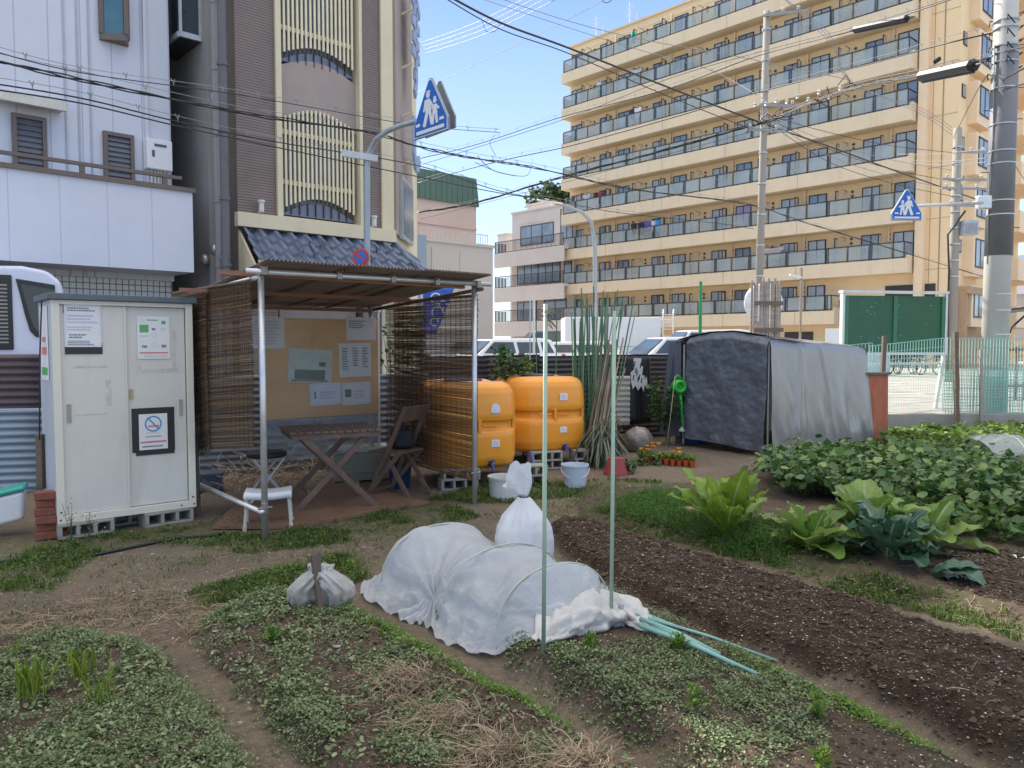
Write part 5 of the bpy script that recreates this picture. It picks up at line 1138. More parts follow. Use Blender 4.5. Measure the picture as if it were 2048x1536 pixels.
notice(nb, (620, 768, 682, 812), -.001, 'white card with a blue picture low on the tan board, left of the pair', [(LIL, 'frame', .04, .06, .96, .94), (BLP, 'box', .12, .35, .2, .7), (LIL, 'text', .3, .35, .9, .75, 3), (GRL, 'ring', .04, .05, .2, .25, .06)], tilt=-.02)
notice(nb, (684, 766, 741, 811), -.001, 'white card with a green picture low on the tan board, right of the pair', [(PNK, 'frame', .04, .06, .96, .94), (DRK, 'box', .1, .3, .32, .65), (PNK, 'text', .4, .35, .9, .75, 3), (GRL, 'ring', .04, .05, .2, .25, .06)], tilt=-.02)
# floor board
fb_ = MB(); pts = [G(425, 1052, .03), G(590, 1052, .03), G(858, 1003, .03), G(690, 965, .03), G(480, 1000, .03)]
fb_.slab([(p.x, p.y) for p in pts], .005, .035); tag(fb_.build('floor_board', mat('floor_plywood', (.2,.115,.07), .75, var=.25, scale=3, stain=.5, dirt=(.1,.08,.065), bump=.3), None, loc=pts[0]), 'brown plywood floor board under the folding table', 'board')
# folding table
tb = thing('folding_table', 'dark slatted wooden folding table inside the pipe shelter', 'table', (-1.68, 7.05, 0), radians(25))
TW, TD, TH = .82, .66, .74
for k in range(11):
    pass
c = MB()
for k in range(12): x = -TW/2+k*TW/12; c.box(x+.003, x+TW/12-.004, -TD/2, TD/2, TH-.02, TH)
c.build('tabletop', DWOOD, tb, bevel=.003)
c = MB(); c.box(-TW/2+.02, TW/2-.02, -TD/2+.02, -TD/2+.045, TH-.065, TH-.0205); c.box(-TW/2+.02, TW/2-.02, TD/2-.045, TD/2-.02, TH-.065, TH-.0205); c.box(-TW/2+.02, -TW/2+.045, -TD/2+.045, TD/2-.045, TH-.065, TH-.0205); c.box(TW/2-.045, TW/2-.02, -TD/2+.045, TD/2-.045, TH-.065, TH-.0205); c.build('apron', DWOOD, tb)
for y in (-TD/2+.06, TD/2-.06):
    for s_ in (-1, 1):
        c = MB(); yy = y+(.013*s_); c.bar((s_*.3, yy, TH-.04), (-s_*.36, yy, .03), .022, .05, (1, 0, 0)); c.build('leg', DWOOD, tb, bevel=.002)
c = MB(); c.bar((-.24, -TD/2+.08, .19), (-.24, TD/2-.08, .19), .02, .04); c.bar((.2, -TD/2+.08, .24), (.2, TD/2-.08, .24), .02, .04); c.build('stretcher', DWOOD, tb)
# folding chair (faces left, seen from its side)
chr_ = thing('folding_chair', 'dark wooden folding chair right of the slatted table', 'chair', G(795, 990), radians(155))
for y in (-.2, .2):
    c = MB(); c.bar((.24, y, .0), (-.16, y*1.0, .45), .022, .045, (0, 0, 1)); c.build('leg', DWOOD, chr_, bevel=.002)
    c = MB(); c.bar((-.26, y*.9, .0), (.02, y*.9, .44), .022, .045); c.build('leg', DWOOD, chr_, bevel=.002)
c = MB()
for y in (-.2, .2): c.bar((.2, y*.95, .02), (.02, y*.95, .42), .022, .045)
for y in (-.21, .21): c.bar((.05, y, .3), (-.24, y, .9), .022, .042)
c.build('back_post', DWOOD, chr_)
c = MB()
for k in range(6): c.box(-.17+k*.062, -.17+k*.062+.055, -.21, .21, .44, .458)
c.build('seat', DWOOD, chr_, bevel=.002)
c = MB(); c.bar((-.2, -.21, .82), (-.2, .21, .82), .02, .13, (-.35, 0, 1)); c.bar((-.22, -.21, .88), (-.22, .21, .88), .02, .035, (-.35, 0, 1)); c.build('backrest', DWOOD, chr_)
c = MB(); c.bar((.17, -.2, .06), (.17, .2, .06), .02, .03); c.build('stretcher', DWOOD, chr_)
bb_ = thing('bag', 'black bag on the seat of the folding chair', 'bag', chr_.location+Vector((.03, .12, .46)), .3)
def blob(mb, c_, r, amp=.15, f=2., n=(20, 14), fold=0, kf=12, flat=0.):
    c_ = Vector(c_)
    def g(u, v):
        t = 2*pi*u; ph = pi*(v-.5); d = Vector((cos(ph)*cos(t), cos(ph)*sin(t), sin(ph))); k = 1+amp*N3(d*f+c_, 1.0)*2+fold*cos(kf*t+3*N3(d, 2))*max(0, sin(pi*v))
        p = Vector((d.x*r[0]*k, d.y*r[1]*k, d.z*r[2]*k))
        if p.z < -r[2]*(1-flat): p.z = -r[2]*(1-flat)
        return c_+p
    mb.grid(g, n[0], n[1]); return mb
c = MB(); c.box(-.1, .1, -.15, .15, 0, .2); c.build('bag_body', mat('black_cloth', (.012,.012,.018), .7), bb_, bevel=.05, seg=4); c = MB(); c.tube([(0, -.08, .19), (0, -.06, .27), (0, .06, .27), (0, .08, .19)], .01, 6); c.build('handle', mat('black_cloth', (.012,.012,.018), .7), bb_)
# round folding stool, white bath stool, storage box, blue crate
st_ = thing('round_stool', 'dark round padded stool with folding white legs left of the table', 'stool', G(535, 1005), .5)
c = MB(); c.lathe([(0, .44), (.17, .44), (.185, .45), (.185, .475), (.17, .49), (0, .492)], n=32); c.build('seat', mat('dark_vinyl', (.03,.028,.035), .5), st_, smooth=True)
for s_ in (-1, 1):
    for y in (-.13, .13): c = MB(); c.tube([(s_*.14, y*.8, .43), (-s_*.2, y, .0)], .011, 10); c.build('leg', mat('white_tube', (.6,.6,.6), .4), st_)
    c = MB(); c.tube([(-s_*.17, -.12, .04), (-s_*.17, .12, .04)], .01, 8); c.build('crossbar', MC['white_tube'], st_)
bs = thing('bath_stool', 'small white plastic-topped stool with pale legs at the front left post', 'stool', G(538, 1055), .25)
c = MB()
def seat(u, v):
    x = (u-.5)*.38; y = (v-.5)*.24; e = max(abs(x)/.19, abs(y)/.12)**6; return (x*(1-.03*e), y*(1-.03*e), .30+.018*(abs(x)/.19)**2-.05*e*(abs(y)/.12 > .93)-.03*e*(abs(x)/.19 > .95))
c.grid(seat, 36, 24); c.build('seat', PLW, bs, smooth=True, solid=.008)
for x in (-.16, .16):
    for y in (-.09, .09):
        c = MB(); c.tube([(x, y, .28), (x*1.12, y*1.25, .03)], .013, 10); l_ = c.build('leg', mat('pale_leg', (.55,.53,.46), .4), bs); c = MB(); c.tube([(x*1.11, y*1.24, .05), (x*1.125, y*1.26, 0)], .017, 10); c.build('rubber_foot', mat('cream_foot', (.5,.47,.38), .6), l_)
sb = thing('storage_box', 'olive-grey plastic storage box with lid behind the folding chair', 'box', G(668, 968), .35)
c = MB(); c.box(0, .62, 0, .4, .02, .32); c.box(.04, .58, -.012, -.001, .1, .13); c.box(.1, .16, -.02, -.001, .22, .3); c.box(.46, .52, -.02, -.001, .22, .3); c.build('box_body', mat('olive_plastic', (.24,.25,.2), .5, var=.08, stain=.2), sb, bevel=.015); c = MB(); c.box(-.015, .635, -.015, .415, .321, .37); c.build('lid', mat('grey_lid', (.36,.37,.34), .5, var=.06), sb, bevel=.012)
bc = thing('blue_bin', 'dark blue plastic bin behind the folding chair', 'bin', G(800, 975), .2); c = MB(); c.lathe([(.1, 0), (.13, .3), (.14, .31), (.12, .31), (.095, .02)], n=24); c.build('bin_body', mat('navy_plastic', (.015,.04,.12), .4), bc, smooth=False)
bx2 = thing('blue_box', 'dull blue plastic box in the weeds behind the locker stake', 'box', P(420, 985, 7.8), .5); bx2.location.z = 0; c = MB(); c.box(-.12, .12, -.1, .1, 0, .2); c.build('box_body', mat('dull_blue', (.06,.08,.13), .5), bx2, bevel=.015)
# dead stems under the screens
dd = GP([(420, 1000), (560, 985), (700, 965), (640, 950), (430, 960)]); scatter_obj('dry_stems', [straw(sample(dd, 500, None, 3, 120), .1, .4, .003, .25, .5)], strawm, 'tangled dry stems at the back of the pipe shelter')

# ---------------- orange tanks ----------------
ORG = mat('orange_plastic', (.88,.345,.03), .38, var=.05, scale=2, bump=.06, bscale=8, stain=.4, dirt=(.55,.24,.06), coat=.15); LIDB = mat('black_lid', (.02,.02,.022), .4, bump=.1); TAPB = mat('blue_tap', (.03,.1,.4), .4)
tk = thing('water_tank', 'orange plastic water tank nearest the shelter, partly behind the reed screen', 'water tank', (-.33, 7.93, .19), radians(21), 'orange water tanks'); TWd, TL, THt = 1.0, 1.2, .92
prof_t = [(0, .80), (.015, .88), (.05, .955), (.12, .995), (.24, 1), (.36, 1), (.4, .985), (.415, .93), (.47, .925), (.50, .93), (.515, .985), (.56, 1), (.7, .99), (.80, .965), (.86, .92), (.895, .85), (.915, .74), (.92, .5), (.92, .0)]
def tankf(u, v):
    k = v*(len(prof_t)-1); i = min(int(k), len(prof_t)-2); f_ = k-i; z = lerp(prof_t[i][0], prof_t[i+1][0], f_); s_ = lerp(prof_t[i][1], prof_t[i+1][1], f_)
    t = 2*pi*u; e = 3.6; cx = abs(cos(t))**(2/e)*(1 if cos(t) >= 0 else -1); cy = abs(sin(t))**(2/e)*(1 if sin(t) >= 0 else -1)
    x = cx*TWd/2*s_; y = cy*TL/2*s_
    # waist half way along the sides, saddle on top
    w_ = math.exp(-(y/.11)**2); x *= 1-.07*w_*(s_ > .6); z -= .045*math.exp(-(y/.16)**2)*max(0, (z-.7)/.22)
    # centre rib grooves on the end faces
    if abs(x) < .022 and z > .5 and s_ > .8: y *= .985
    return (x, y+TL/2, z)
c = MB(); c.grid(tankf, 120, 72); c.build('tank_body', ORG, tk, smooth=True)
c = MB(); c.box(-.018, .018, -.0, .05, .39, .53); c.box(-.2, -.03, .02, .05, .455, .47); c.box(.03, .2, .02, .05, .455, .47)
for s_ in (-1, 1):
    c.box(s_*TWd/2-.04, s_*TWd/2+.0, .27, .31, .39, .53); c.box(s_*TWd/2-.04, s_*TWd/2+.0, .75, .79, .39, .53)
c.build('rib', ORG, tk, bevel=.006)
c = MB(); c.lathe([(.2, .86), (.2, .895), (.215, .9), (.215, .925), (.19, .935), (.17, .93), (0, .93)], (0, TL/2, 0), n=40); c.build('lid', LIDB, tk, smooth=False, bevel=.003)
def label_plate(x, z, w, h, m_=PAP, y=.0, arch=False, par=tk):
    c = MB()
    if arch: c.prism([(x-w/2, z)]+[(x-w/2*cos(pi*k/10), z+h*.4+h*.6*sin(pi*k/10)) for k in range(11)]+[(x+w/2, z)], y-.004, y)
    else: c.box(x-w/2, x+w/2, y-.004, y, z-h/2, z+h/2)
    s_ = c.build('sticker', m_, par); c = MB()
    for k in range(3): c.box(x-w*.32, x+w*.3-.01*k, y-.0048, y-.0042, z-h*.28+k*h*.22, z-h*.28+k*h*.22+h*.08)
    c.build('print', LIL, s_)
tap = MB(); tap.M = Matrix.Translation((.12, .02, .06)); tap.tube([(0, .06, 0), (0, -.06, 0)], .016, 10); tap.tube([(0, -.05, 0), (.01, -.07, -.06)], .013, 10); tap.tube([(0, -.04, 0), (0, -.04, .035)], .008, 8); tap.tube([(-.03, -.04, .04), (.035, -.06, .045)], .009, 8); tap.build('tap', TAPB, tk)
t2 = MB(); t2.M = Matrix.Translation((.12, .02, .06)); t2.tube([(0, .05, 0), (0, -.005, 0)], .028, 12); t2.build('tap_collar', LIDB, tk)
tk2 = dup(tk, (.53, 9.25, .19), radians(20), 'orange plastic water tank standing behind and right of the screened one')
label_plate(.17, .28, .09, .075, par=tk, y=.0); label_plate(.17, .60, .1, .1, par=tk, arch=True, y=.0)
label_plate(.1, .68, .1, .085, par=tk2, y=-.001); label_plate(.1, .28, .09, .07, par=tk2, y=-.001)
for (x, y, z, rz, lb) in ((.0, 8.02, 0, .5, 'lower concrete block at the right foot of the screened orange tank'), (.02, 8.0, .1, .35, 'upper concrete block at the right foot of the screened orange tank'), (-.72, 7.8, 0, .3, 'lower concrete block at the left foot of the screened orange tank'), (-.7, 7.8, .1, .3, 'upper concrete block at the left foot of the screened orange tank'),
   (.25, 9.1, 0, .35, 'lower concrete block at the left foot of the rear orange tank'), (.24, 9.1, .1, .3, 'upper concrete block at the left foot of the rear orange tank'), (.78, 9.25, 0, .42, 'lower concrete block at the right foot of the rear orange tank'), (.76, 9.25, .1, .3, 'upper concrete block at the right foot of the rear orange tank'), (-.35, 8.75, .1, .35, 'concrete block under the far end of the screened orange tank'), (.15, 10.1, .1, .35, 'concrete block under the far end of the rear orange tank')): nblk((x, y, z), rz, lb)
# buckets, pots, bags by the tanks
def bucket(px, py, r, h, label, m_, handle=True, name='bucket', taper=.82):
    p = G(px, py); th = thing(name, label, 'bucket', p); c = MB(); c.lathe([(0, .004), (r*taper, .004), (r*taper, 0), (r*.98, h-.02), (r*1.04, h-.02), (r*1.04, h), (r*.97, h), (r*taper*.95, .02), (0, .02)], n=36); c.build('body', m_, th, smooth=False)
    if handle: c = MB(); c.tube([(r*1.05*cos(t), -r*.75*sin(t)-.01, h-.04-r*.75*sin(t)) for t in [pi*k/12 for k in range(13)]], .005, 6); c.build('handle', PLW, th, smooth=True)
    return th
bucket(1150, 972, .14, .235, 'pale blue-white bucket with a hanging handle in front of the rear tank', mat('bucket_blue', (.55,.62,.72), .35, var=.04)); bucket(1010, 996, .165, .22, 'wide white tub under the tap of the screened tank', mat('tub_white', (.62,.63,.6), .4, stain=.3, dirt=(.35,.32,.25)), False, taper=.9)
rp = thing('plant_pot', 'faded red pot turned upside down by a thin wooden stake', 'pot', G(1232, 950)); c = MB(); c.lathe([(.15, 0), (.14, .04), (.09, .2), (.0, .2)], n=28); c.build('body', mat('faded_red', (.3,.05,.06), .6, stain=.3), rp)
for i, (px, py, r, h, lb, cc) in enumerate(((1195, 905, .14, .2, 'terracotta pot behind the pale grass bundle', (.3,.13,.08)), (1222, 893, .12, .16, 'small cream pot beside the grass bundle', (.5,.46,.36)), (1238, 868, .15, .14, 'brown pot below the pale corrugated sheet', (.2,.1,.06)))):
    p = G(px, py+20); th = thing('plant_pot', lb, 'pot', p); c = MB(); c.lathe([(r*.7, 0), (r, h-.02), (r*1.07, h-.02), (r*1.07, h), (r*.95, h), (r*.7, .03), (0, .03)], n=26); c.build('body', mat('pot_%d' % i, cc, .8, stain=.3), th)
bl = thing('blue_trowel', 'blue-handled garden brush leaning on a block between the tanks', 'tool', G(1070, 955)); c = MB(); c.tube([(0, 0, .02), (-.04, .06, .22)], .012, 8); c.tube([(-.04, .06, .22), (-.055, .08, .28)], .016, 8); c.build('handle', mat('cobalt_plastic', (.06,.1,.45), .4), bl); c = MB(); c.bar((0, 0, .03), (.07, -.02, .0), .03, .02); c.build('head', PLW, bl)
bgp = G(1276, 903); bg_ = thing('plastic_sack', 'lumpy grey plastic sack against the dark fence', 'sack', bgp); c = blob(MB(), (0, 0, .16), (.2, .17, .19), .1, 2, (36, 24), .03, 14, .12); c.build('sack_body', foil('grey_plastic_bag', (.24,.2,.17), .93, .3), bg_, smooth=True)
# tied white sack and the two plastic bags
WSK = mat('white_woven', (.72,.74,.78), .55, var=.06, scale=5, bump=.9, bscale=11, stain=.5, dirt=(.55,.46,.33)); thru(WSK, .25, (.7,.72,.75))
sk = thing('tied_sack', 'white woven sack tied at the neck behind the fleece tunnel', 'sack', GH(1048, 1132), .3)
def skf(t, k): return 1+(.025+.2*max(0, k-.35))*cos(11*t+2*sin(3*t)+k*3)*(k > .1)+.06*sin(2*t+k*5)+.05*N3((cos(t)*2, sin(t)*2, k*5), 1.4)
c = MB(); prof = [(.13, 0), (.165, .03), (.178, .1), (.176, .18), (.16, .25), (.13, .31), (.085, .37), (.045, .425), (.022, .445), (.03, .46)]
pf = []
for i in range(len(prof)-1):
    for j in range(4): pf.append((lerp(prof[i][0], prof[i+1][0], j/4), lerp(prof[i][1], prof[i+1][1], j/4)))
pf.append(prof[-1]); c.lathe(pf, n=72, fx=skf); c.build('sack_body', WSK, sk, smooth=True)
c = MB(); c.grid(lambda u, v: ((.022+.06*v**.7*(1+.1*sin(5*2*pi*u+1)))*cos(2*pi*u)-.05*v*v+.01*sin(u*40+v*5)*v, (.02+.022*v)*(1+.3*sin(4*2*pi*u))*sin(2*pi*u), .445+.2*v*(1-.6*max(0, -cos(2*pi*u))**1.5)+.03*v*N3((u*6, v*2, 3), 1.5)*2), 72, 16); c.build('sack_frill', WSK, sk, smooth=True)
c = MB(); c.tube([(.03*cos(t), .03*sin(t), .44) for t in [2*pi*k/12 for k in range(13)]], .005, 6); c.build('tie', MC['dark_cord'], sk)
CB = foil('thin_plastic_bag', (.6,.6,.6), .5, .2)
bgs = GH(640, 1215)
for s_, lb in ((-1, 'left one of two clear plastic bags tied to a small dark stake'), (1, 'right one of two clear plastic bags tied to a small dark stake')):
    th = thing('plastic_bag', lb, 'bag', bgs+Vector((s_*.088, .04, 0)), .2*s_, 'plastic bags tied to the small stake'); c = blob(MB(), (0, 0, .095), (.09, .1, .14), .16, 2.2, (60, 40), .06, 12, .2)
    c.v = [(x-s_*max(0, z-.1)*.9, y, z) for x, y, z in c.v]; c.build('film', CB, th, smooth=True); blob(MB(), (s_*.01, 0, .05), (.07, .085, .07), .25, 3, (28, 18), 0, 8, .1).build('contents', mat('leaf_litter', (.22,.17,.11), .9, var=.5, scale=25), th, smooth=True)
sp_ = thing('wooden_stake', 'short dark split stake between the two plastic bags', 'stake', bgs+Vector((.0, -.06, 0))); c = MB(); c.bar((.03, -.04, 0), (-.03, .05, .29), .026, .03); c.bar((.01, -.0, .12), (.0, .06, .3), .02, .022); c.build('stake', mat('dark_wood_wet', (.1,.07,.055), .7), sp_)
# upright green poles
GPO = mat('pale_green_pole', (.3,.42,.33), .4, var=.12, scale=3, stain=.2, dirt=(.5,.5,.45)); KE2 = mat('faded_green_pole', (.2,.28,.17), .5, var=.2, scale=3); KEL = mat('dark_green_pole', (.07,.19,.1), .45, var=.25, scale=3)
def gpole(px, py, top, label):
    p = GH(px, py); z = P(px, top, p.y).z; th = thing('garden_pole', label, 'pole', p, 0, 'upright pale green poles'); c = MB(); z -= p.z; c.tube([(0, 0, 0), (.003, 0, .5), (.006, .0, z)], .0095, 12); c.build('pole', GPO, th, smooth=True); return th, z
t1, z = gpole(1087, 1308, 608, 'left and nearer upright pale green pole with twine round its tip')
c = MB()
for k in range(10): c.tube([(.014*cos(k*1.7), .014*sin(k*1.7), z-.012-.006*k+p_) for p_ in (0, .004)]+[(.03+.02*sin(k), .01*cos(k), z-.02-.01*k), (.012, 0, z-.06)], .003, 5)
tag(c.build('twine', tw, None, smooth=True, world=False), 'knot of twine on the tip of the nearer upright pole', 'twine'); bpy.data.objects[-1] if False else None
_o = [o for o in COL.objects if o.name.startswith('twine') and o.get('label', '').startswith('knot')][0]; _o.location = t1.location
gpole(1222, 1252, 622, 'right and farther upright pale green pole')
stake(1229, 1045, 945, 6.3, .03, 'thin grey wooden stake behind the right upright pole', 0)
# ---------------- fleece tunnel ----------------
FLE = mat('white_fleece', (.58,.61,.66), .75, alpha=.86, var=.08, scale=9, bump=.7, bscale=28, stain=.12, dirt=(.5,.5,.47)); thru(FLE, .35, (.62,.68,.75))
ft = thing('fleece_tunnel', 'low tunnel of white fleece stretched over three hoops', 'row cover', (-.04, 4.2, .03))
Cs = [Vector((-.6, 4.9)), Vector((-.45, 4.68)), Vector((-.04, 4.22)), Vector((.22, 3.84)), Vector((.33, 3.66))]; nn = Vector((.83, .56)); hs = [.0, .30, .285, .29, .0]; ws = [.28, .38, .385, .35, .12]
Ss = [0, .15, .5, .86, 1.]
pinch = Vector((-.42, 4.12)); 
def flp(s_, a):
    i = 0
    while i < 3 and s_ > Ss[i+1]: i += 1
    t = (s_-Ss[i])/(Ss[i+1]-Ss[i]); C_ = Cs[i].lerp(Cs[i+1], t)
    if i in (1, 2): h = lerp(hs[i], hs[i+1], t)-.07*sin(pi*t)**.8; w = lerp(ws[i], ws[i+1], t)+.02*sin(pi*t)
    elif i == 0: h = .30*sin(t*pi/2)**.7; w = lerp(ws[0], ws[1], t**.6)
    else: h = .29*(1-t**1.3); w = lerp(ws[3], ws[4], t)
    an = pi*(1-a); x = cos(an); fl = .11 if x < 0 else .05
    e = abs(x); lat = w*x; pw = .85+.45*sin(pi*t)*(i in (1, 2)); z = h*max(0, sin(an))**pw
    q = min(a, 1-a)
    if q < .14:  # hem lying on the ground
        k = 1-q/.14; lat = (-1 if a < .5 else 1)*(w+fl*k*(1+.5*N3((s_*9, a*3, 2)))); z = h*sin(pi*.14)**.85*(1-k)**1.7*.55+.012+.022*abs(N3((s_*26, k*4, 0), 1.6))*2*(k < .98)
    elif q < .2: kk = (q-.14)/.06; z = lerp(h*sin(pi*.14)**.85*.55, h*sin(pi*.2)**.85, kk)
    X = C_.x+nn.x*lat; Y = C_.y+nn.y*lat
    # folds falling from hoops, and gathers round the peg
    z += (.014*N3((s_*14, a*5, 1))+.018*(.25-abs(N3((s_*16+a*5, a*9-s_*6, 5), 1.0)))+.009*(.2-abs(N3((s_*34-a*9, a*16, 8), 1.0)))+.012*sin(s_*60+a*9+3*N3((s_*5, a*4, 2)))*math.exp(-q*9))*(h > .05); d = Vector((X, Y))-pinch; dl = d.length
    g = math.exp(-(dl/.2)**2); an2 = atan2(d.y, d.x); z = z*(1-.45*g)+.034*sin(an2*15+2*N3((an2, 1, 2)))*math.exp(-dl/.28)*min(1, dl/.05)
    X -= d.x*.3*g; Y -= d.y*.3*g
    # slack diagonal folds between hoops two and three
    if i in (1, 2): z += .02*sin((a*2.2+t)*9)*sin(pi*t)*(q > .12)
    return Vector((X, Y, z+.0))
c = MB(); c.grid(lambda u, v: (lambda p: (p.x, p.y, p.z+H_lin(p.x, p.y)))(flp(u, v)), 190, 110) if False else None
def flw(u, v):
    p = flp(u, v); return (p.x, p.y, p.z+.07+.04*(p.y < 4.3))
gx = {}
def bedz(x, y):
    k = (round(x, 1), round(y, 1))
    if k not in gx: gx[k] = H(*k)
    return gx[k]
def bil(x, y):
    x0 = math.floor(x*10)/10; y0 = math.floor(y*10)/10; fx = (x-x0)*10; fy = (y-y0)*10
    return (bedz(x0, y0)*(1-fx)+bedz(x0+.1, y0)*fx)*(1-fy)+(bedz(x0, y0+.1)*(1-fx)+bedz(x0+.1, y0+.1)*fx)*fy
def flw(u, v): p = flp(u, v); return (p.x, p.y, p.z+bil(p.x, p.y)*(1 if p.z < .12 else .8)+.004)
c.grid(flw, 190, 110); c.build('fleece', FLE, ft, smooth=True, world=True)
HOOP = mat('hoop_green', (.42,.46,.38), .5)
for i in (1, 2, 3):
    c = MB(); c.tube([(Cs[i].x+nn.x*ws[i]*1.012*cos(t), Cs[i].y+nn.y*ws[i]*1.012*cos(t), bil(Cs[i].x, Cs[i].y)*.8+.0+(hs[i]+.007)*max(0, sin(t))**.85) for t in [pi*k/24 for k in range(25)]], .0045, 8); c.build('hoop', HOOP, ft, smooth=True, world=True)
def rag(path, rad, seed, nm, par, m_=FLE, seg=90, rn=40, squash=.6):
    pts = [Vector(p) for p in path]
    def cr(t):
        k = t*(len(pts)-1); i = min(int(k), len(pts)-2); f_ = k-i; p0 = pts[max(0, i-1)]; p1 = pts[i]; p2 = pts[i+1]; p3 = pts[min(len(pts)-1, i+2)]
        return .5*((2*p1)+(p2-p0)*f_+(2*p0-5*p1+4*p2-p3)*f_*f_+(3*p1-p0-3*p2+p3)*f_**3)
    def g(u, v):
        p = cr(u); d = (cr(min(1, u+.01))-cr(max(0, u-.01))).normalized(); s_ = d.cross(Vector((0, 0, 1))).normalized(); k = u*(len(rad)-1); i = min(int(k), len(rad)-2); r = lerp(rad[i], rad[i+1], k-i)
        t = 2*pi*v; r *= 1+.4*N3((u*9+seed, cos(t)*1.3, sin(t)*1.3), 1.5)*2+.13*sin(5*t+u*14+3*N3((u*6, v, seed)))
        return p+s_*(cos(t)*r)+Vector((0, 0, sin(t)*r*squash+r*squash*.5))
    c = MB(); c.grid(g, seg, rn); return c.build(nm, m_, par, smooth=True, world=True)
w3 = lambda px, py: GH(px, py)
RFL = mat('gathered_fleece', (.68,.68,.68), .75, var=.06, scale=6, bump=.4, bscale=60, stain=.3, dirt=(.6,.48,.36)); thru(RFL, .3, (.7,.66,.6))
rag([w3(1075, 1290), w3(1120, 1262), w3(1190, 1245), w3(1250, 1235), w3(1290, 1255), w3(1325, 1272)], [.03, .09, .14, .13, .075, .04, .025], 3, 'gathered_end', ft, RFL)
rag([w3(985, 1314), w3(1015, 1308), w3(1050, 1296), w3(1085, 1265)], [.02, .045, .045, .02], 8, 'gathered_end', ft, RFL, 50, 26, .7)
# loose turquoise poles on the ground
TQ = mat('turquoise_pole', (.2,.4,.36), .4, var=.15, scale=4, stain=.3, dirt=(.3,.42,.38))
for i, (ax, ay, bx, by, r, lb) in enumerate(((1280, 1243, 1440, 1308, .011, 'turquoise pole uppermost in the loose bundle on the soil'), (1270, 1250, 1575, 1338, .008, 'longest turquoise pole in the bundle, its thin tip out on the soil'), (1280, 1262, 1440, 1318, .011, 'middle turquoise pole of the loose bundle'), (1290, 1272, 1470, 1340, .008, 'turquoise pole second from the weedy bed in the bundle'), (1280, 1275, 1515, 1358, .01, 'turquoise pole lying lowest beside the weeds'), (1300, 1268, 1460, 1334, .009, 'turquoise pole crossing under the middle ones'))):
    a = GH(ax, ay); b_ = GH(bx, by); a.z += .045+.008*i % .02; b_.z += .02; th = thing('loose_pole', lb, 'pole', a, 0, 'turquoise poles lying on the ground'); c = MB(); c.tube([Vector((0, 0, 0)), (b_-a)*.5+Vector((0, 0, .012)), b_-a], [r, r, r*.8], 10); c.build('pole', TQ, th, smooth=True)
# bundle of stakes standing behind the tanks
sd_ = random.Random(11)
for i in range(44):
    px = sd_.uniform(1150, 1215); py = sd_.uniform(885, 925); Y = sd_.uniform(9.7, 10.4); a = P(px, 900, Y); a.z = 0
    tpx = px+sd_.uniform(-5, 75) if i > 26 else px+sd_.uniform(-14, 12); L_ = sd_.uniform(1.8, 2.25); b_ = Vector((P(tpx, 600, Y).x, Y+sd_.uniform(-.1, .25), L_))
    th = thing('green_stake', 'dark green garden stake standing in the bundle behind the tanks', 'stake', a, 0, 'green stakes in the bundle behind the tanks'); c = MB(); c.tube([(0, 0, 0), b_-a], sd_.uniform(.006, .01), 7); c.build('stake', KEL if i % 3 else KE2, th)
PW = mat('pale_wood_pole', (.33,.26,.2), .8, var=.3, scale=3, stretch=(3, 3, .5), stain=.3)
for i in range(22):
    px = sd_.uniform(1162, 1200); Y = sd_.uniform(9.4, 9.8); a = P(px, 930, Y); a.z = 0; b_ = Vector((P(px+sd_.uniform(35, 62), 740, Y).x, Y+.35, sd_.uniform(1.15, 1.6)))
    th = thing('wooden_pole', 'thin wooden pole leaning to the right beside the green stakes', 'pole', a, 0, 'wooden poles leaning beside the green stakes'); c = MB(); c.tube([(0, 0, 0), (b_-a)*.5+Vector((0, .0, .01)), b_-a], sd_.uniform(.008, .013), 7); c.build('pole', PW if i % 3 else WOOD, th)
for i, (px, t0, lb) in enumerate(((1075, 640, 'isolated dark green stake left of the bundle, over the rear tank'), (1060, 600, 'tall thin grey pole behind the screened tank lid'), (1110, 640, 'thin green stake just left of the bundle'))):
    a = P(px, 800, 10.2); a.z = 0; th = thing('green_stake', lb, 'stake', a); c = MB(); c.tube([(0, 0, 0), (.02*(i-1), 0, P(px, t0, 10.2).z)], .008, 7); c.build('stake', KEL if i != 1 else STEEL, th)
p = G(1205, 935); n = 260; q = np.column_stack([rng.normal(0, .07, n), rng.normal(0, .05, n), rng.uniform(.3, .62, n)]); V, F_, R = leaves(q, rng.uniform(.25, .5, n), rng.normal(-1.1, .2, n), LONGT, wid=.25)
gb_ = link('grass_bundle', npmesh('grass_bundle', V, F_, None, R), leafmat('grey_green_blade', (.12,.15,.1), (.24,.27,.19), (.4,.4,.3), .6, .2), None, p); tag(gb_, 'drooping bundle of long grey-green leaves beside the wooden poles', 'plant')
# shrubs near the fence
def shrub(px, py, Y, r, n, sz, label, m_, sq=1.0, name='shrub', zc=None):
    p = P(px, py, Y); th = thing(name, label, 'shrub', (p.x, p.y, 0)); V, F_, R = crown(p, r, n, sz, int(px), sq); V[:, 2] += p.z; V[:, 2] = np.maximum(V[:, 2], .01); link('foliage', npmesh('foliage', V, F_, None, R), m_, th)
    c = MB()
    for k in range(5): c.tube([(.02*k, 0, 0), (r*.5*cos(k*2.2), r*.4*sin(k*2.2), p.z+r*.3)], [.008, .003], 5)
    c.build('stem', mat('green_stem', (.08,.1,.04), .7), th)
SHM = leafmat('shrub_leaf', (.02,.06,.02), (.05,.12,.03), (.12,.2,.06), .5, .3)
shrub(1005, 735, 9.9, .28, 420, .07, 'leafy green shrub rising over the lid of the screened tank', SHM); shrub(1045, 735, 10.0, .16, 160, .06, 'small yellow-green shrub right of the one over the tank lid', weed2)
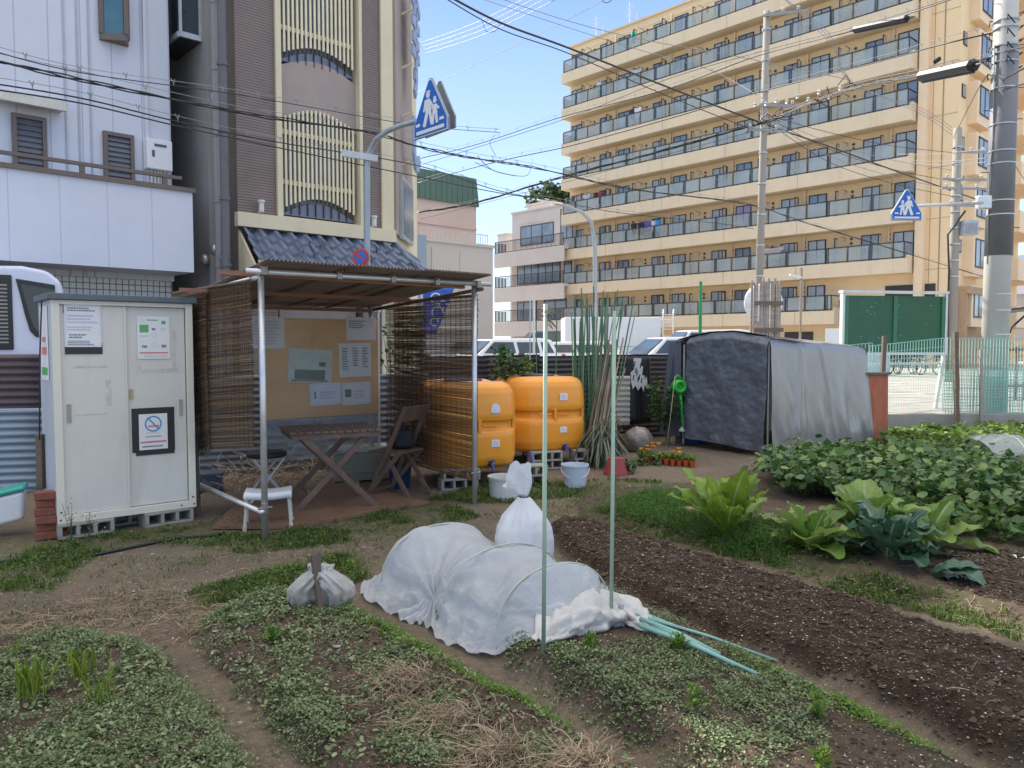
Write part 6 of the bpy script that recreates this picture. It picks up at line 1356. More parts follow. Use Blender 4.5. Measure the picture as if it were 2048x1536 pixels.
shrub(1332, 800, 11.4, .3, 700, .07, 'dark climbing plant on the fence between black cloth and tarpaulin', SHM, 1.5); shrub(1300, 925, 9.5, .2, 420, .05, 'low leafy weeds left of the orange flower pots', SHM, .4, 'weed_clump'); shrub(1245, 935, 8.9, .22, 420, .045, 'low weeds around the upside-down red pot', SHM, .35, 'weed_clump')
shrub(1215, 855, 10.5, .25, 260, .05, 'reddish bush above the pots by the pale corrugated sheet', leafmat('reddish_leaf', (.06,.03,.02), (.15,.08,.04), (.2,.2,.08), .6, .3)); shrub(790, 690, 9.9, .4, 260, .07, 'bush seen through the right reed screen', SHM)
for (px, py, Y, h, lb) in ((143, 1050, 5.6, .36, 'taller dry flower stalk in front of the left locker door'), (180, 1058, 5.6, .26, 'shorter dry flower stalks in front of the left locker door')):
    p = G(px, py+40); p = Vector((P(px, 1060, 5.65).x, 5.65, 0)); parts = []; k = 40; q = np.column_stack([rng.normal(0, .035, k), rng.normal(0, .02, k), rng.uniform(h*.45, h, k)]); parts.append(leaves(q, rng.uniform(.008, .02, k), rng.normal(.6, .5, k)))
    th = thing('dry_flower_stalk', lb, 'weed', p); V, F_, R = join(parts); link('flower_heads', npmesh('flower_heads', V, F_, None, R), strawm, th); c = MB()
    for j in range(5): c.tube([(0, 0, 0), (q[j*3][0]*.5, q[j*3][1]*.5, h*.5), (q[j*3][0], q[j*3][1], q[j*3][2])], .0016, 5)
    c.build('stalk', MC['green_stem'], th)
# orange flower pots
FLO = leafmat('orange_petal', (.7,.2,.02), (.85,.4,.05), (.85,.7,.2), .5, .4); PT = mat('orange_pot', (.5,.11,.03), .5, var=.15, scale=5)
pc = G(1283, 925); pe = G(1385, 935); k_ = 0
for r_ in range(3):
    for i in range(9):
        p = pc.lerp(pe, i/8)+Vector((.01*r_, .1*r_, 0)); lb = 'orange potted pansy, %s in the %s row of the tray' % (['first from the left', 'second', 'third', 'fourth', 'fifth', 'sixth', 'seventh', 'eighth', 'last'][i], ['front', 'middle', 'back'][r_])
        th = thing('potted_flower', lb, 'potted plant', p, i*1.1+r_, 'potted pansies standing in rows'); c = MB(); c.lathe([(.026, 0), (.038, .07), (.041, .07), (.041, .08), (.036, .08), (.03, .05), (0, .05)], n=12); c.build('pot', PT, th)
        n = 26; q = np.column_stack([rng.normal(0, .02, n), rng.normal(0, .02, n), rng.uniform(.075, .12, n)]); V, F_, R = leaves(q, rng.uniform(.025, .05, n), rng.normal(.5, .4, n)); link('leaves', npmesh('pansy_leaves', V, F_, None, R), MC['fresh_weed'] if 'fresh_weed' in MC else weed2, th)
        if (i*7+r_*3) % 5 in (0, 2) and i < 7:
            q = np.array([[0, 0, .15+.03*r_]]).repeat(6, 0); V, F_, R = leaves(q, np.full(6, .05), np.full(6, .9), LOBE, az=np.arange(6)*1.05, roll=np.zeros(6), wid=1.3); link('flower', npmesh('pansy_petals', V, F_, None, R), FLO, th)

# black cloth with pale print on the fence
bt = thing('hanging_cloth', 'black cloth with a torn white print hung on the dark fence', 'cloth', P(1252, 842, 11.75), .45); x1_, zt_ = hitp(bt, 1300, 712); _, zb_ = hitp(bt, 1300, 842)
c = MB(); c.grid(lambda u, v: (u*x1_, .02*sin(u*11+v*2)-.02, lerp(zb_, zt_, v)), 24, 14); c.build('cloth', mat('black_sheet', (.015,.015,.018), .5), bt, smooth=True, solid=.004)
c = MB(); c.prism([(x1_*a, lerp(zb_, zt_, b_)) for a, b_ in ((.12,.62),(.1,.75),(.25,.8),(.22,.97),(.55,.97),(.52,.86),(.62,.84),(.6,.72),(.78,.68),(.85,.5),(.7,.55),(.66,.46),(.55,.55),(.42,.48),(.3,.56),(.2,.5))], -.052, -.046); pr_ = c.build('print', mat('print_white', (.6,.6,.6), .7, stain=.5, dirt=(.05,.05,.05)), bt)
c = MB()
for k in range(12): a = .2+.05*k; b_ = .55+.3*rr_.random(); c.bar((x1_*a, -.053, lerp(zb_, zt_, b_)), (x1_*(a+.03), -.053, lerp(zb_, zt_, b_+.08)), .002, .018)
c.build('print_gaps', MC['black_sheet'], pr_)

# ---------------- tarpaulin shed ----------------
A_ = Vector((2.5, 11.55)); B_ = Vector((3.42, 10.25)); C_ = Vector((5.5, 12.0)); D_ = A_+(C_-B_)
ts = thing('tarpaulin_shed', 'low frame shed covered by a blue-grey and a silver tarpaulin', 'shed', (B_.x, B_.y, 0))
TGR = mat('blue_grey_tarp', (.11,.125,.155), .4, var=.1, scale=3, bump=.4, bscale=34, spec=.6); TSL = mat('silver_tarp', (.3,.295,.29), .33, metal=.3, var=.04, scale=2, bump=.4, bscale=9, spec=.6, stretch=(1, 1, .4))
for (p, z) in ((A_, 1.5), (B_, 1.52), (C_, 1.4), (D_, 1.45), (A_.lerp(D_, .5), 1.55), (B_.lerp(C_, .5), 1.5)):
    q_ = p+((A_+C_)/2-p)*.06; c = MB(); c.tube([(q_.x, q_.y, 0), (q_.x, q_.y, z)], .02, 8); c.build('post', STEEL, ts, world=True)
def topz(u, v):   # u along B->C, v along B->A
    base = lerp(lerp(1.57, 1.42, u), lerp(1.53, 1.46, u), v); return base+.10*sin(pi*min(1, max(0, v)))*(1-.35*u)-.03*sin(2*pi*u)*.5+.025*N3((u*4, v*3, 0), 1.5)
def quad(u, v): return B_+(C_-B_)*u+(A_-B_)*v
# silver side: from the top edge down to the ground, vertical folds
def silv(u, v):
    p = quad(u, 0); n_ = Vector((.64, -.77)); z = topz(u, 0)*v+.02; sag = (1-v)
    o = .03+.12*sag*(.4+.6*u)+.035*N3((u*5+z*.4, z*.5, 7), 1.6)*sag*2+.016*sin(u*27+z*1.5+3*N3((u*3, z, 2)))*(.15+.85*sag)+.05*(.22-abs(N3((u*7+z*.5, z*.35, 12), 1.0)))*sag+.025*math.exp(-((u-.62+.1*z)/.02)**2)+.02*math.exp(-((u-.2-.05*z)/.015)**2)
    if v > .93: o -= (v-.93)*.5
    return (p.x+n_.x*o, p.y+n_.y*o, z)
c = MB(); c.grid(silv, 150, 60)
c.grid(lambda u, v: (lambda p: (p.x, p.y, topz(u, v)+.02))(quad(u*1.0, v)), 60, 30)
def endf(u, v):
    p = quad(1, u); z = topz(1, u)*v+.02; o = .05+.06*(1-v)+.03*sin(u*20+z); return (p.x+o*.76, p.y+o*.64, z)
c.grid(endf, 40, 24); bkf = lambda u, v: (lambda p: (p.x-.05*.64, p.y+.05*.77, (topz(u, 1)+.02)*v))(quad(u, 1)); c.grid(bkf, 30, 12); c.build('silver_tarpaulin', TSL, ts, smooth=True, world=True)
# blue-grey: over the front edge and hanging down the open end
nf = Vector((-.8, -.6))
def frt(u, v):     # u from A side to B side
    uu = lerp(.86, -.02, u); p = quad(0, uu); zt = topz(0, uu)+.02; zb = lerp(.12, .05, u)+.02*sin(pi*u); z = lerp(zb, zt, v); s_ = 1-v
    o = .07+.045*s_+.03*N3((u*3, z*2.2, 3), 1.5)*2+.009*(.3-abs(N3((u*2.2, z*4.5-3*(u-.5)**2, 5), 1.3)))*min(1, max(0, (v-.3)*3))+.012*(.3-abs(N3((u*7, z*2.2, 15), 1.3)))+.008*N3((u*9, z*12, 4), 1.6)+.003*N3((u*24, z*20, 2), 1.5)*2+.014*sin(u*19+1.5*z)*s_
    if v > .94: o -= (v-.94)*1.1
    return (p.x+nf.x*o, p.y+nf.y*o, z)
c = MB(); c.grid(frt, 110, 110)
c.grid(lambda u, v: (lambda p: (p.x+nf.x*.03*(1-u), p.y+nf.y*.03*(1-u), topz(u*.34, v)+.04))(quad(u*.34, lerp(-.03, 1.03, v))), 30, 40)
def lf(u, v): # left flap falling down the far side
    p = quad(u*.5, 1.02); z = lerp(.3+.3*u, topz(u*.5, 1), v); o = .25*(1-v)*(1-u); return (p.x-o*.7-.02, p.y-o*.3+.03, z)
c.grid(lf, 20, 30)
def gus(u, v): # narrow hanging strip at the left front corner
    z = lerp(.12, topz(0, .98), v); p = quad(0, lerp(1.10, .98, u)+.12*(1-v)*(1-u)); return (p.x+nf.x*(.03-.04*u), p.y+nf.y*.03, z)
c.grid(gus, 6, 30); c.build('blue_grey_tarpaulin', TGR, ts, smooth=True, world=True)
wc = thing('watering_can', 'green watering can hung spout-down at the open edge of the tarpaulin', 'watering can', (lambda p: P(1357, 800, 11.25))(0), .2)
GPL = mat('green_plastic', (.03,.42,.04), .35, var=.05)
c = MB(); c.M = Matrix.Rotation(pi/2, 4, 'X'); c.lathe([(.0, -.08), (.085, -.08), (.1, -.05), (.1, .06), (.085, .08), (.05, .08), (.05, .03), (0, .03)], (0, .2, 0), n=28); c.build('can_body', GPL, wc, smooth=True)
c = MB(); c.tube([(.02, 0, .12), (.05, 0, -.1), (.06, 0, -.42)], [.03, .018, .014], 10); c.build('spout', GPL, wc, smooth=True)
c = MB(); c.tube([(-.07, 0, .28), (-.02, 0, .37), (.06, -.02, .3)], .012, 8); c.build('handle', GPL, wc, smooth=True)
c = MB(); c.tube([(.06, 0, -.4), (.055, 0, -.46)], [.018, .05], 14); c.build('rose', mat('grey_rose', (.4,.43,.48), .4), wc)
cr_ = thing('blue_crate', 'blue plastic crate inside the open edge of the tarpaulin shed', 'crate', P(1362, 905, 11.75)[:2]+(0,), -.9); c = MB(); c.box(0, .3, 0, .02, 0, .3); c.box(0, .3, .2, .22, 0, .3); c.box(0, .02, .02, .2, 0, .3); c.box(.28, .3, .02, .2, 0, .3); c.box(.02, .28, .02, .2, 0, .02); c.build('crate_body', mat('crate_blue', (.03,.1,.35), .4), cr_)
rope([P(1350, 752, 11.0), P(1340, 840, 10.95), P(1332, 900, 10.9)], .004, 'pale string hanging at the left corner of the tarpaulin shed', mat('pale_string', (.5,.45,.32), .8))
rb_ = thing('board', 'rust-red painted board standing at the far end of the silver tarpaulin', 'board', P(1722, 880, 11.9)[:2]+(0,), .35); _, tz = hitp(rb_, 1745, 750); xw2 = hitp(rb_, 1775, 800)[0]
c = MB(); c.prism([(-.12, 0), (xw2+.03, 0), (xw2, tz), (.05, tz), (-.05, tz*.5)], 0, .035); c.build('panel', mat('rust_red_board', (.42,.13,.075), .75, var=.25, scale=4, stain=.5, dirt=(.5,.25,.18), stretch=(3, 3, .6)), rb_)
c = MB(); c.box(-.05, xw2+.03, -.03, .06, tz+.002, tz+.04); c.build('cap', WOOD, rb_)
stake(1765, 760, 672, 12.2, .06, 'grey wooden post above the rust-red board', 4)
_ws = [o for o in COL.objects if o.get('label', '').startswith('grey wooden post above')][0]

# lattice, mirror, pole behind the shed
PALW = mat('pale_weathered_wood', (.36,.31,.27), .8, var=.3, scale=5, stretch=(1, 1, 8), bump=.3, bscale=30)
lt = thing('wooden_lattice', 'weathered wooden lattice of upright slats rising behind the tarpaulin shed', 'lattice', P(1530, 700, 13.2)[:2]+(0,), .1)
for k in range(6):
    x, zt_ = hitp(lt, 1503+11.5*k, 556+(4 if k in (0, 5) else 0)); c = MB(); c.bar((x, .02*(k % 2), 0 if k in (0, 5) else 1.2), (x+.01, .02*(k % 2), zt_), .03, .04); c.build('slat', PALW, lt, bevel=.008)
for k in range(5):
    x, zt_ = hitp(lt, 1510+11*k, 572-8*sin(pi*(k+.5)/5)); _, zm = hitp(lt, 1510, 668); c = MB(); c.tube([(x, -.045, 1.3), (x, -.045, zt_)], .036, 10); c.build('round_slat', PALW, lt)
for py in (607, 660): _, z = hitp(lt, 1530, py); x0_, _ = hitp(lt, 1503, py); x1_, _ = hitp(lt, 1562, py); c = MB(); c.bar((x0_, -.09, z), (x1_, -.09, z), .02, .07); c.build('crossbar', WOOD, lt)
mr_ = thing('traffic_mirror', 'white back of a round traffic mirror behind the wooden lattice', 'mirror', P(1527, 700, 16)[:2]+(.2,), 0); x, z = hitp(mr_, 1527, 605); c = MB(); c.M = Matrix.Translation((x, 0, z)) @ Matrix.Rotation(pi/2, 4, 'X'); c.lathe([(0, .1), (.2, .09), (.36, .04), (.4, 0), (.4, -.02), (0, -.02)], n=40); c.build('mirror_back', mat('mirror_white', (.75,.78,.84), .4), mr_, smooth=True); c = MB(); c.tube([(0, .04, 0), (0, .04, z)], .04, 10); c.build('post', STEEL, mr_)
for (px, t0, Y, r, m__, lb, nm) in ((1400, 563, 13.5, .03, mat('bright_green_post', (.03,.3,.1), .5), 'thin bright green post behind the tarpaulin shed', 'post'), (1600, 536, 20, .035, PW, 'slim post with a street lamp arm right of the lattice', 'street_lamp'), (1068, 588, 20, .03, STEEL, 'thin grey post in front of the beige block', 'post')):
    p = P(px, 689, Y); th = thing(nm, lb, 'post' if nm == 'post' else 'lamp', (p.x, p.y, .0)); c = MB(); c.tube([(0, 0, 0), (0, 0, P(px, t0, Y).z)], r, 8); c.build('pole', m__, th)
    if nm == 'street_lamp': z = P(px, 556, Y).z; c = MB(); c.bar((-.3, 0, z+.08), (0, 0, z), .1, .05); c.build('lamp_head', PLW, th, bevel=.01)
# ---------------- fence line, board, kerb on the right ----------------
kb = MB(); k0 = G(1640, 862); kz = .27
kb.slab([(5.3, 13.55), (20, 13.75), (20, 13.95), (5.3, 13.75)], -.05, kz); tag(kb.build('kerb_wall', CONC, None, loc=(5.3, 13.55, 0), bevel=.01), 'low concrete kerb wall under the green mesh fence', 'wall')
kb = MB(); kb.slab([(8.9, 13.3), (20, 13.4), (20, 13.56), (8.9, 13.46)], 0, .14); tag(kb.build('kerb_wall', CONC, None, loc=(8.9, 13.3, 0)), 'lower row of grey concrete blocks in front of the kerb wall at the right edge', 'wall')
MG = mat('green_mesh_wire', (.33,.58,.52), .5, var=.1, bump=0)
def meshpanel(name, label, a, b_, z0a, z1a, z0b, z1b, dx=.05, dz=.1, r=.0035, posts=False, m_=MG, cat='fence'):
    a = Vector(a); b_ = Vector(b_); d = b_-a; L_ = d.length; th = thing(name, label, cat, (a.x, a.y, 0), atan2(d.y, d.x), 'green mesh fence panels'); c = MB(); n = int(L_/dx); m = max(1, int((z1a-z0a)/dz))
    for k in range(n+1): t = k/n; x = t*L_; c.bar((x, 0, lerp(z0a, z0b, t)), (x, 0, lerp(z1a, z1b, t)), r*2, r*2)
    for k in range(m+1): t = k/m; w = 1.5 if k in (0, m) else 1; c.bar((0, .006, lerp(z0a, z1a, t)), (L_, .006, lerp(z0b, z1b, t)), r*2*w, r*2*w)
    c.build('wire_mesh', m_, th)
    if posts: c = MB(); c.tube([(0, .03, 0), (0, .03, z1a+.05)], .02, 8); c.build('post', m_, th)
    return th
def at(px, Y): return P(px, 689, Y)[:2]
zf = lambda py, Y: P(1900, py, Y).z
meshpanel('mesh_fence', 'mesh panel on the right, teal wires standing on the kerb wall', at(1895, 13.85), at(2140, 13.9), zf(828, 13.8), zf(676, 13.8), zf(828, 13.8), zf(678, 13.8), .055, .14, .0045)
meshpanel('mesh_fence', 'denser mesh panel leaning against the lower half of the right one', at(1888, 13.6), at(2140, 13.65), zf(822, 13.6), zf(740, 13.6), zf(828, 13.6), zf(742, 13.6), .03, .05, .0042)
meshpanel('mesh_fence', 'tilted upper mesh panel between the rust-red board and the green sign', at(1740, 13.4), at(1888, 13.8), zf(754, 13.4), zf(692, 13.4), zf(744, 13.8), zf(676, 13.8), .06, .12)
meshpanel('mesh_fence', 'thin pale netting below the tilted mesh panel', at(1772, 13.55), at(1895, 13.75), zf(826, 13.5), zf(750, 13.5), zf(820, 13.8), zf(746, 13.8), .045, .05, .0014)
meshpanel('mesh_fence', 'mesh strip directly behind the silver tarpaulin', at(1640, 14.0), at(1745, 13.9), zf(760, 14), zf(695, 14), zf(755, 13.9), zf(686, 13.9), .06, .12)
th = stake(1914, 850, 664, 13.45, .07, 'brown wooden fence post in front of the mesh, right of the green board', -3)
stake(1962, 858, 700, 13.5, .05, 'grey post foot of the mesh fence near the big utility pole', 0, m=CONC)
gbd = thing('sign_board', 'large dark green sign board in a white frame seen from behind', 'sign board', at(1684, 15.2)+(.2,), atan2(.35, 2.0)); WFR = mat('white_frame', (.66,.68,.68), .45, stain=.1)
x1_, zt_ = hitp(gbd, 1896, 588); _, zb_ = hitp(gbd, 1700, 700); zb_ -= .1
c = MB(); c.box(.05, x1_-.04, .03, .05, zb_+.05, zt_-.05); c.build('panel', mat('board_green', (.025,.11,.06), .5, var=.15, scale=2, stain=.15, dirt=(.06,.17,.11)), gbd)
c = MB(); c.box(0, .05, 0, .1, zb_, zt_); c.box(x1_-.04, x1_+.01, 0, .1, zb_, zt_); c.box(-.01, x1_+.02, -.02, .14, zt_+.001, zt_+.05); c.box(.05, x1_-.04, 0, .08, zb_, zb_+.05); c.build('frame', WFR, gbd)
c = MB(); c.box(x1_/2-.04, x1_/2+.04, 0, .029, zb_+.051, zt_-.051); c.box(.06, .13, 0, .029, zb_+.051, zt_-.051); c.box(x1_-.12, x1_-.05, 0, .029, zb_+.051, zt_-.051); c.build('rib', mat('board_green_rib', (.04,.17,.1), .5), gbd)
c = MB()
for k in range(26):
    x = .2+rr_.random()*(x1_-.4); z = zb_+.15+rr_.random()*(zt_-zb_-.25); w = rr_.uniform(.01, .05); c.box(x, x+w, .026, .0298, z, z+.008)
c.build('scratch', mat('pale_scratch', (.3,.5,.4), .6), gbd)
for (x, xb) in ((.03, .03), (x1_-.02, x1_-.18)): c = MB(); c.bar((xb, .05, 0), (x, .05, zb_), .06, .06); c.build('leg', WFR, gbd)
c = MB(); c.bar((0, .12, .9), (x1_-.05, .12, .92), .05, .05); c.build('cross_rail', STEEL, gbd)

# ---------------- poles, lamps, road signs ----------------
PCON = mat('pole_concrete', (.3,.28,.25), .85, var=.08, scale=2, bump=.3, bscale=50, stain=.2, dirt=(.3,.28,.24)); SLV = mat('grey_sleeve', (.17,.175,.19), .6, var=.08, scale=3, bump=.3, bscale=100); BND = mat('steel_band', (.55,.55,.55), .35, metal=.8, bump=0)
up = thing('utility_pole', 'thick concrete utility pole with a dark grey sleeve near the right edge', 'utility pole', P(1990, 689, 14.5)[:2]+(0,)); Yp = 14.5
zs = lambda py, Y=Yp: P(1990, py, Y).z
r0, r1 = .235, .195
rad = lambda z: lerp(r0, r1, min(1, z/9))
c = MB(); c.tube([(0, 0, 0), (0, 0, 4), (.03, 0, 11.5)], [rad(0), rad(4), .165], 32); c.build('pole_shaft', mat('pale_pole_concrete', (.5,.49,.46), .85, var=.08, scale=2, bump=.3, bscale=50, stain=.2, dirt=(.33,.3,.27)), up, smooth=True)
c = MB(); z0 = zs(512); c.tube([(0.01, 0, z0), (.02, 0, 7.0)], [rad(z0)+.012, rad(7)+.012], 32); c.build('sleeve', SLV, up, smooth=True)
for py in (512, 432, 404, 330, 305, 252, 180, 128, 110, 96, 60, 45, 670, 590, 622): z = zs(py); c = MB(); c.tube([(.01, 0, z), (.01, 0, z+.02)], rad(z)+.022 if z > z0 else rad(z)+.006, 32); c.build('band', BND, up)
for i, py in enumerate((455, 345, 238, 222, 175, 700, 90)): s_ = 1 if i % 2 == 0 else -1; z = zs(py); c = MB(); c.tube([(s_*rad(z), 0, z), (s_*(rad(z)+.16), -.02, z)], .008, 6); c.build('step_bolt', mat('black_steel', (.02,.02,.02), .5), up)
c = MB()
for k in range(14):
    t = k*2.1; z = zs(30+9*k); c.tube([(cos(t)*.2, sin(t)*.2-.05, z), (cos(t)*.32, sin(t)*.3-.05, z+.05), (cos(t+.6)*.25, sin(t+.6)*.25, z-.08)], .012, 6)
c.build('cable_clamp', MC['black_steel'], up, smooth=True)
c = MB(); c.tube([(-.22, -.05, 7), (-.2, -.06, 5.3), (-.235, -.04, 4.6), (-.215, -.04, 3.0)], .012, 8); c.build('down_cable', mat('grey_cable', (.3,.3,.3), .5), up, smooth=True)
def simple_pole(px, Y, top_py, r, label, arms, name='utility_pole', tilt=0.0, extra=None, w=.35):
    p = P(px, 689, Y); th = thing(name, label, 'utility pole', (p.x, p.y, .1)); zt = P(px, top_py, Y).z; c = MB(); c.tube([(0, 0, 0), (tilt, 0, zt)], [r*1.1, r*.85], 20); c.build('pole_shaft', PCON, th, smooth=True)
    for (py, l0, l1, yaw) in arms:
        z = P(px, py, Y).z-.1; c = MB(); c.bar((l0*cos(yaw), l0*sin(yaw)-.1, z), (l1*cos(yaw), l1*sin(yaw)-.1, z), .07, .07); a = c.build('cross_arm', mat('arm_grey', (.3,.31,.32), .5, metal=.4), th)
        c = MB(); n = 3
        for k in range(n): t = lerp(l0, l1, (k+.3)/n); c.lathe([(.02, 0), (.06, .02), (.03, .05), (.06, .08), (.03, .12), (0, .13)], (t*cos(yaw), t*sin(yaw)-.1, z+.046), n=10)
        c.build('insulator', mat('insulator_white', (.5,.5,.49), .3), a)
    for py in np.linspace(top_py+40, 560, 9): z = P(px, py, Y).z; c = MB(); c.tube([(tilt*z/zt, 0, z), (tilt*z/zt, 0, z+.04)], r*1.12, 16); c.build('band', BND, th)
    return th
simple_pole(1514, 24, 28, .115, 'tall concrete utility pole rising behind the wooden lattice', [(34, 0, 1.3, -.3), (212, -.1, 1.3, .1), (262, -.5, .8, .2)], tilt=.14)
u3 = simple_pole(1903, 27, 262, .155, 'slimmer utility pole with a transformer box in front of the orange end wall', [(305, -.1, 1.2, .1), (360, -.6, 1.3, .1), (378, -.6, 1.1, .1), (412, -.4, 1.3, .1)])
c = MB(); z = P(1903, 478, 27).z; c.box(.12, .62, -.35, -.02, z, z+.5)
for k in range(8): c.box(.14+k*.058, .16+k*.058, -.38, -.351, z+.03, z+.4)
c.build('transformer_box', mat('transformer_grey', (.42,.45,.5), .5), u3, bevel=.02)
c = MB(); c.tube([(-.17, -.05, .4), (-.22, -.1, 2.5), (-.19, -.05, 4), (-.3, -.1, 5.2), (.2, -.25, 6.0)], .035, 8); c.build('down_cable', MC['black_steel'], u3, smooth=True)
# street lamp with curved arm
lp = thing('street_lamp', 'grey street lamp with a curved arm left of the orange block', 'lamp', P(1190, 689, 28)[:2]+(.2,)); arm = [P(1190, 700, 28), P(1190, 520, 28), P(1189, 480, 28), P(1183, 445, 28), P(1165, 425, 28), P(1130, 411, 28), P(1108, 407, 28)]
c = MB(); c.tube(arm, [.085, .08, .075, .07, .06, .05, .045], 14); c.build('lamp_pole', STEEL if False else mat('pole_grey_paint', (.34,.38,.42), .45, metal=.3), lp, smooth=True, world=True)
c = MB(); a = P(1112, 407, 28); b_ = P(1074, 400, 28); c.tube([a, (a+b_)/2+Vector((0, 0, .03)), b_], [.08, .16, .06], 14, squash=.5); c.build('lamp_head', PLW, lp, smooth=True, world=True)
# sign post in front of the brown building
BLS = mat('sign_blue_face', (.015,.13,.5), .4, var=.03, bump=0); WHS = mat('sign_white', (.75,.77,.8), .4, var=.03, bump=0); SGB = mat('sign_back', (.25,.27,.3), .45, metal=.4, bump=0)
sp2 = thing('sign_post', 'grey curved steel post in front of the brown building', 'post', P(733, 689, 12.4)[:2]+(.1,)); pts = [P(733, 700, 12.4), P(734, 480, 12.4), P(734, 330, 12.4), P(738, 305, 12.4), P(752, 279, 12.3), P(775, 262, 12.2), P(805, 250, 12.1), P(833, 243, 12.0), P(850, 241, 11.9)]
c = MB(); c.tube(pts, [.056, .052, .05, .047, .045, .042, .04, .038, .036], 14); c.build('pole', MC['pole_grey_paint'], sp2, smooth=True, world=True)
c = MB(); c.bar(P(684, 306, 12.35), P(755, 317, 12.35), .05, .1); c.build('crossbar', mat('pale_bar', (.55,.57,.6), .5), sp2, world=True)
PENT = [(-.5, .22), (-.5, 0), (.5, 0), (.5, .22), (.04, .98), (-.04, .98)]
def circ(cx, cz, r, n=14): return [(cx+r*cos(2*pi*k/n), cz+r*sin(2*pi*k/n)) for k in range(n)]
def crossing_sign(label, loc, rz, s, mirror=1, blank=False, tz=0):
    th = thing('crossing_sign', label, 'road sign', loc, rz, 'blue school crossing signs'); c = MB(); c.prism([(x*s, z*s) for x, z in PENT], 0, .03); c.build('plate', SGB, th, bevel=.004)
    if blank: return th
    c = MB(); c.prism([(x*s*.97, (z-.4)*s*.97+.4*s) for x, z in PENT], -.004, -.001); c.build('border', WHS, th); c = MB(); c.prism([(x*s*.93, (z-.4)*s*.93+.4*s) for x, z in PENT], -.007, -.0045); c.build('face', BLS, th)
    f_ = MB(); 
    cnt_ = [0]
    def pg(poly): cnt_[0] += 1; f_.prism([(x*s*mirror, z*s) for x, z in (poly if mirror > 0 else poly[::-1])], -.011-.0006*cnt_[0], -.0075)
    pg([(-.4, .06), (.4, .06), (.4, .12), (-.4, .12)]); pg([(-.42, .2), (-.3, .2), (-.29, .25), (-.41, .25)]); pg([(.27, .2), (.4, .2), (.39, .25), (.28, .25)])
    # adult
    pg(circ(-.05, .7, .055)); pg([(-.1, .63), (.0, .63), (.04, .5), (.04, .38), (-.12, .38), (-.13, .52)]); pg([(-.12, .4), (-.03, .4), (-.12, .16), (-.2, .17), (-.19, .22)]); pg([(-.03, .4), (.04, .4), (.1, .18), (.12, .16), (.04, .16), (.01, .22)]); pg([(-.1, .62), (-.15, .42), (-.19, .43), (-.14, .62)]); pg([(.0, .62), (.1, .5), (.07, .47), (-.02, .56)]); pg([(-.1, .74), (.02, .74), (.0, .77), (-.07, .77)])
    # child
    pg(circ(.15, .56, .045)); pg([(.11, .5), (.19, .5), (.22, .34), (.08, .34)]); pg([(.09, .34), (.15, .34), (.11, .17), (.05, .17)]); pg([(.16, .34), (.21, .34), (.24, .17), (.18, .17)]); pg([(.18, .5), (.28, .42), (.26, .39), (.18, .44)]); pg([(.12, .49), (.06, .45), (.07, .42), (.12, .44)]); pg([(.11, .6), (.19, .6), (.17, .63), (.13, .63)])
    f_.build('pictogram', WHS, th); c = MB(); c.tube([(0, .03, .3*s), (0, .1, .3*s)], .03, 8); c.build('bracket', STEEL, th); return th
l0 = P(861, 270, 11.5); crossing_sign('blue crossing sign with two walking figures on the curved grey post', l0, radians(-47), .84)
l1 = P(879, 266, 12.0); crossing_sign('grey-backed sign plate turned away behind the blue one on the curved post', l1, radians(-50), .8, 1, True)
np_ = thing('no_parking_sign', 'small round blue and red no parking sign on the curved grey post', 'road sign', P(721, 515, 12.3), -.15)
def disc(r, y, m__, nm, par):
    c = MB(); c.M = Matrix.Translation((0, y, 0)) @ Matrix.Rotation(pi/2, 4, 'X'); c.lathe([(r, 0), (r, .004), (0, .0042)], n=40); return c.build(nm, m__, par)
SRD = mat('sign_red', (.55,.03,.03), .4, bump=0); disc(.142, .01, SGB, 'plate', np_); disc(.138, .003, SRD, 'ring', np_); disc(.1, -.003, BLS, 'face', np_); c = MB(); c.bar((-.08, -.0085, .08), (.08, -.0085, -.08), .003, .032); c.build('slash', SRD, np_)
# right crossing sign on its arm
pa = P(1975, 405, 14.3); pb = P(1846, 411, 13.9)
s2 = crossing_sign('blue crossing sign with two walking figures on an arm of the big utility pole', P(1813, 441, 13.8), .03, .56, -1)
c = MB(); c.tube([pa, pb, P(1813, 414, 13.86)], [.034, .028, .022], 10); c.build('sign_arm', STEEL, up, smooth=True, world=True); c = MB(); c.M = Matrix.Translation(pa); c.box(-.2, .05, -.06, .06, -.12, .12); c.build('clamp', STEEL, up, bevel=.02, world=True)

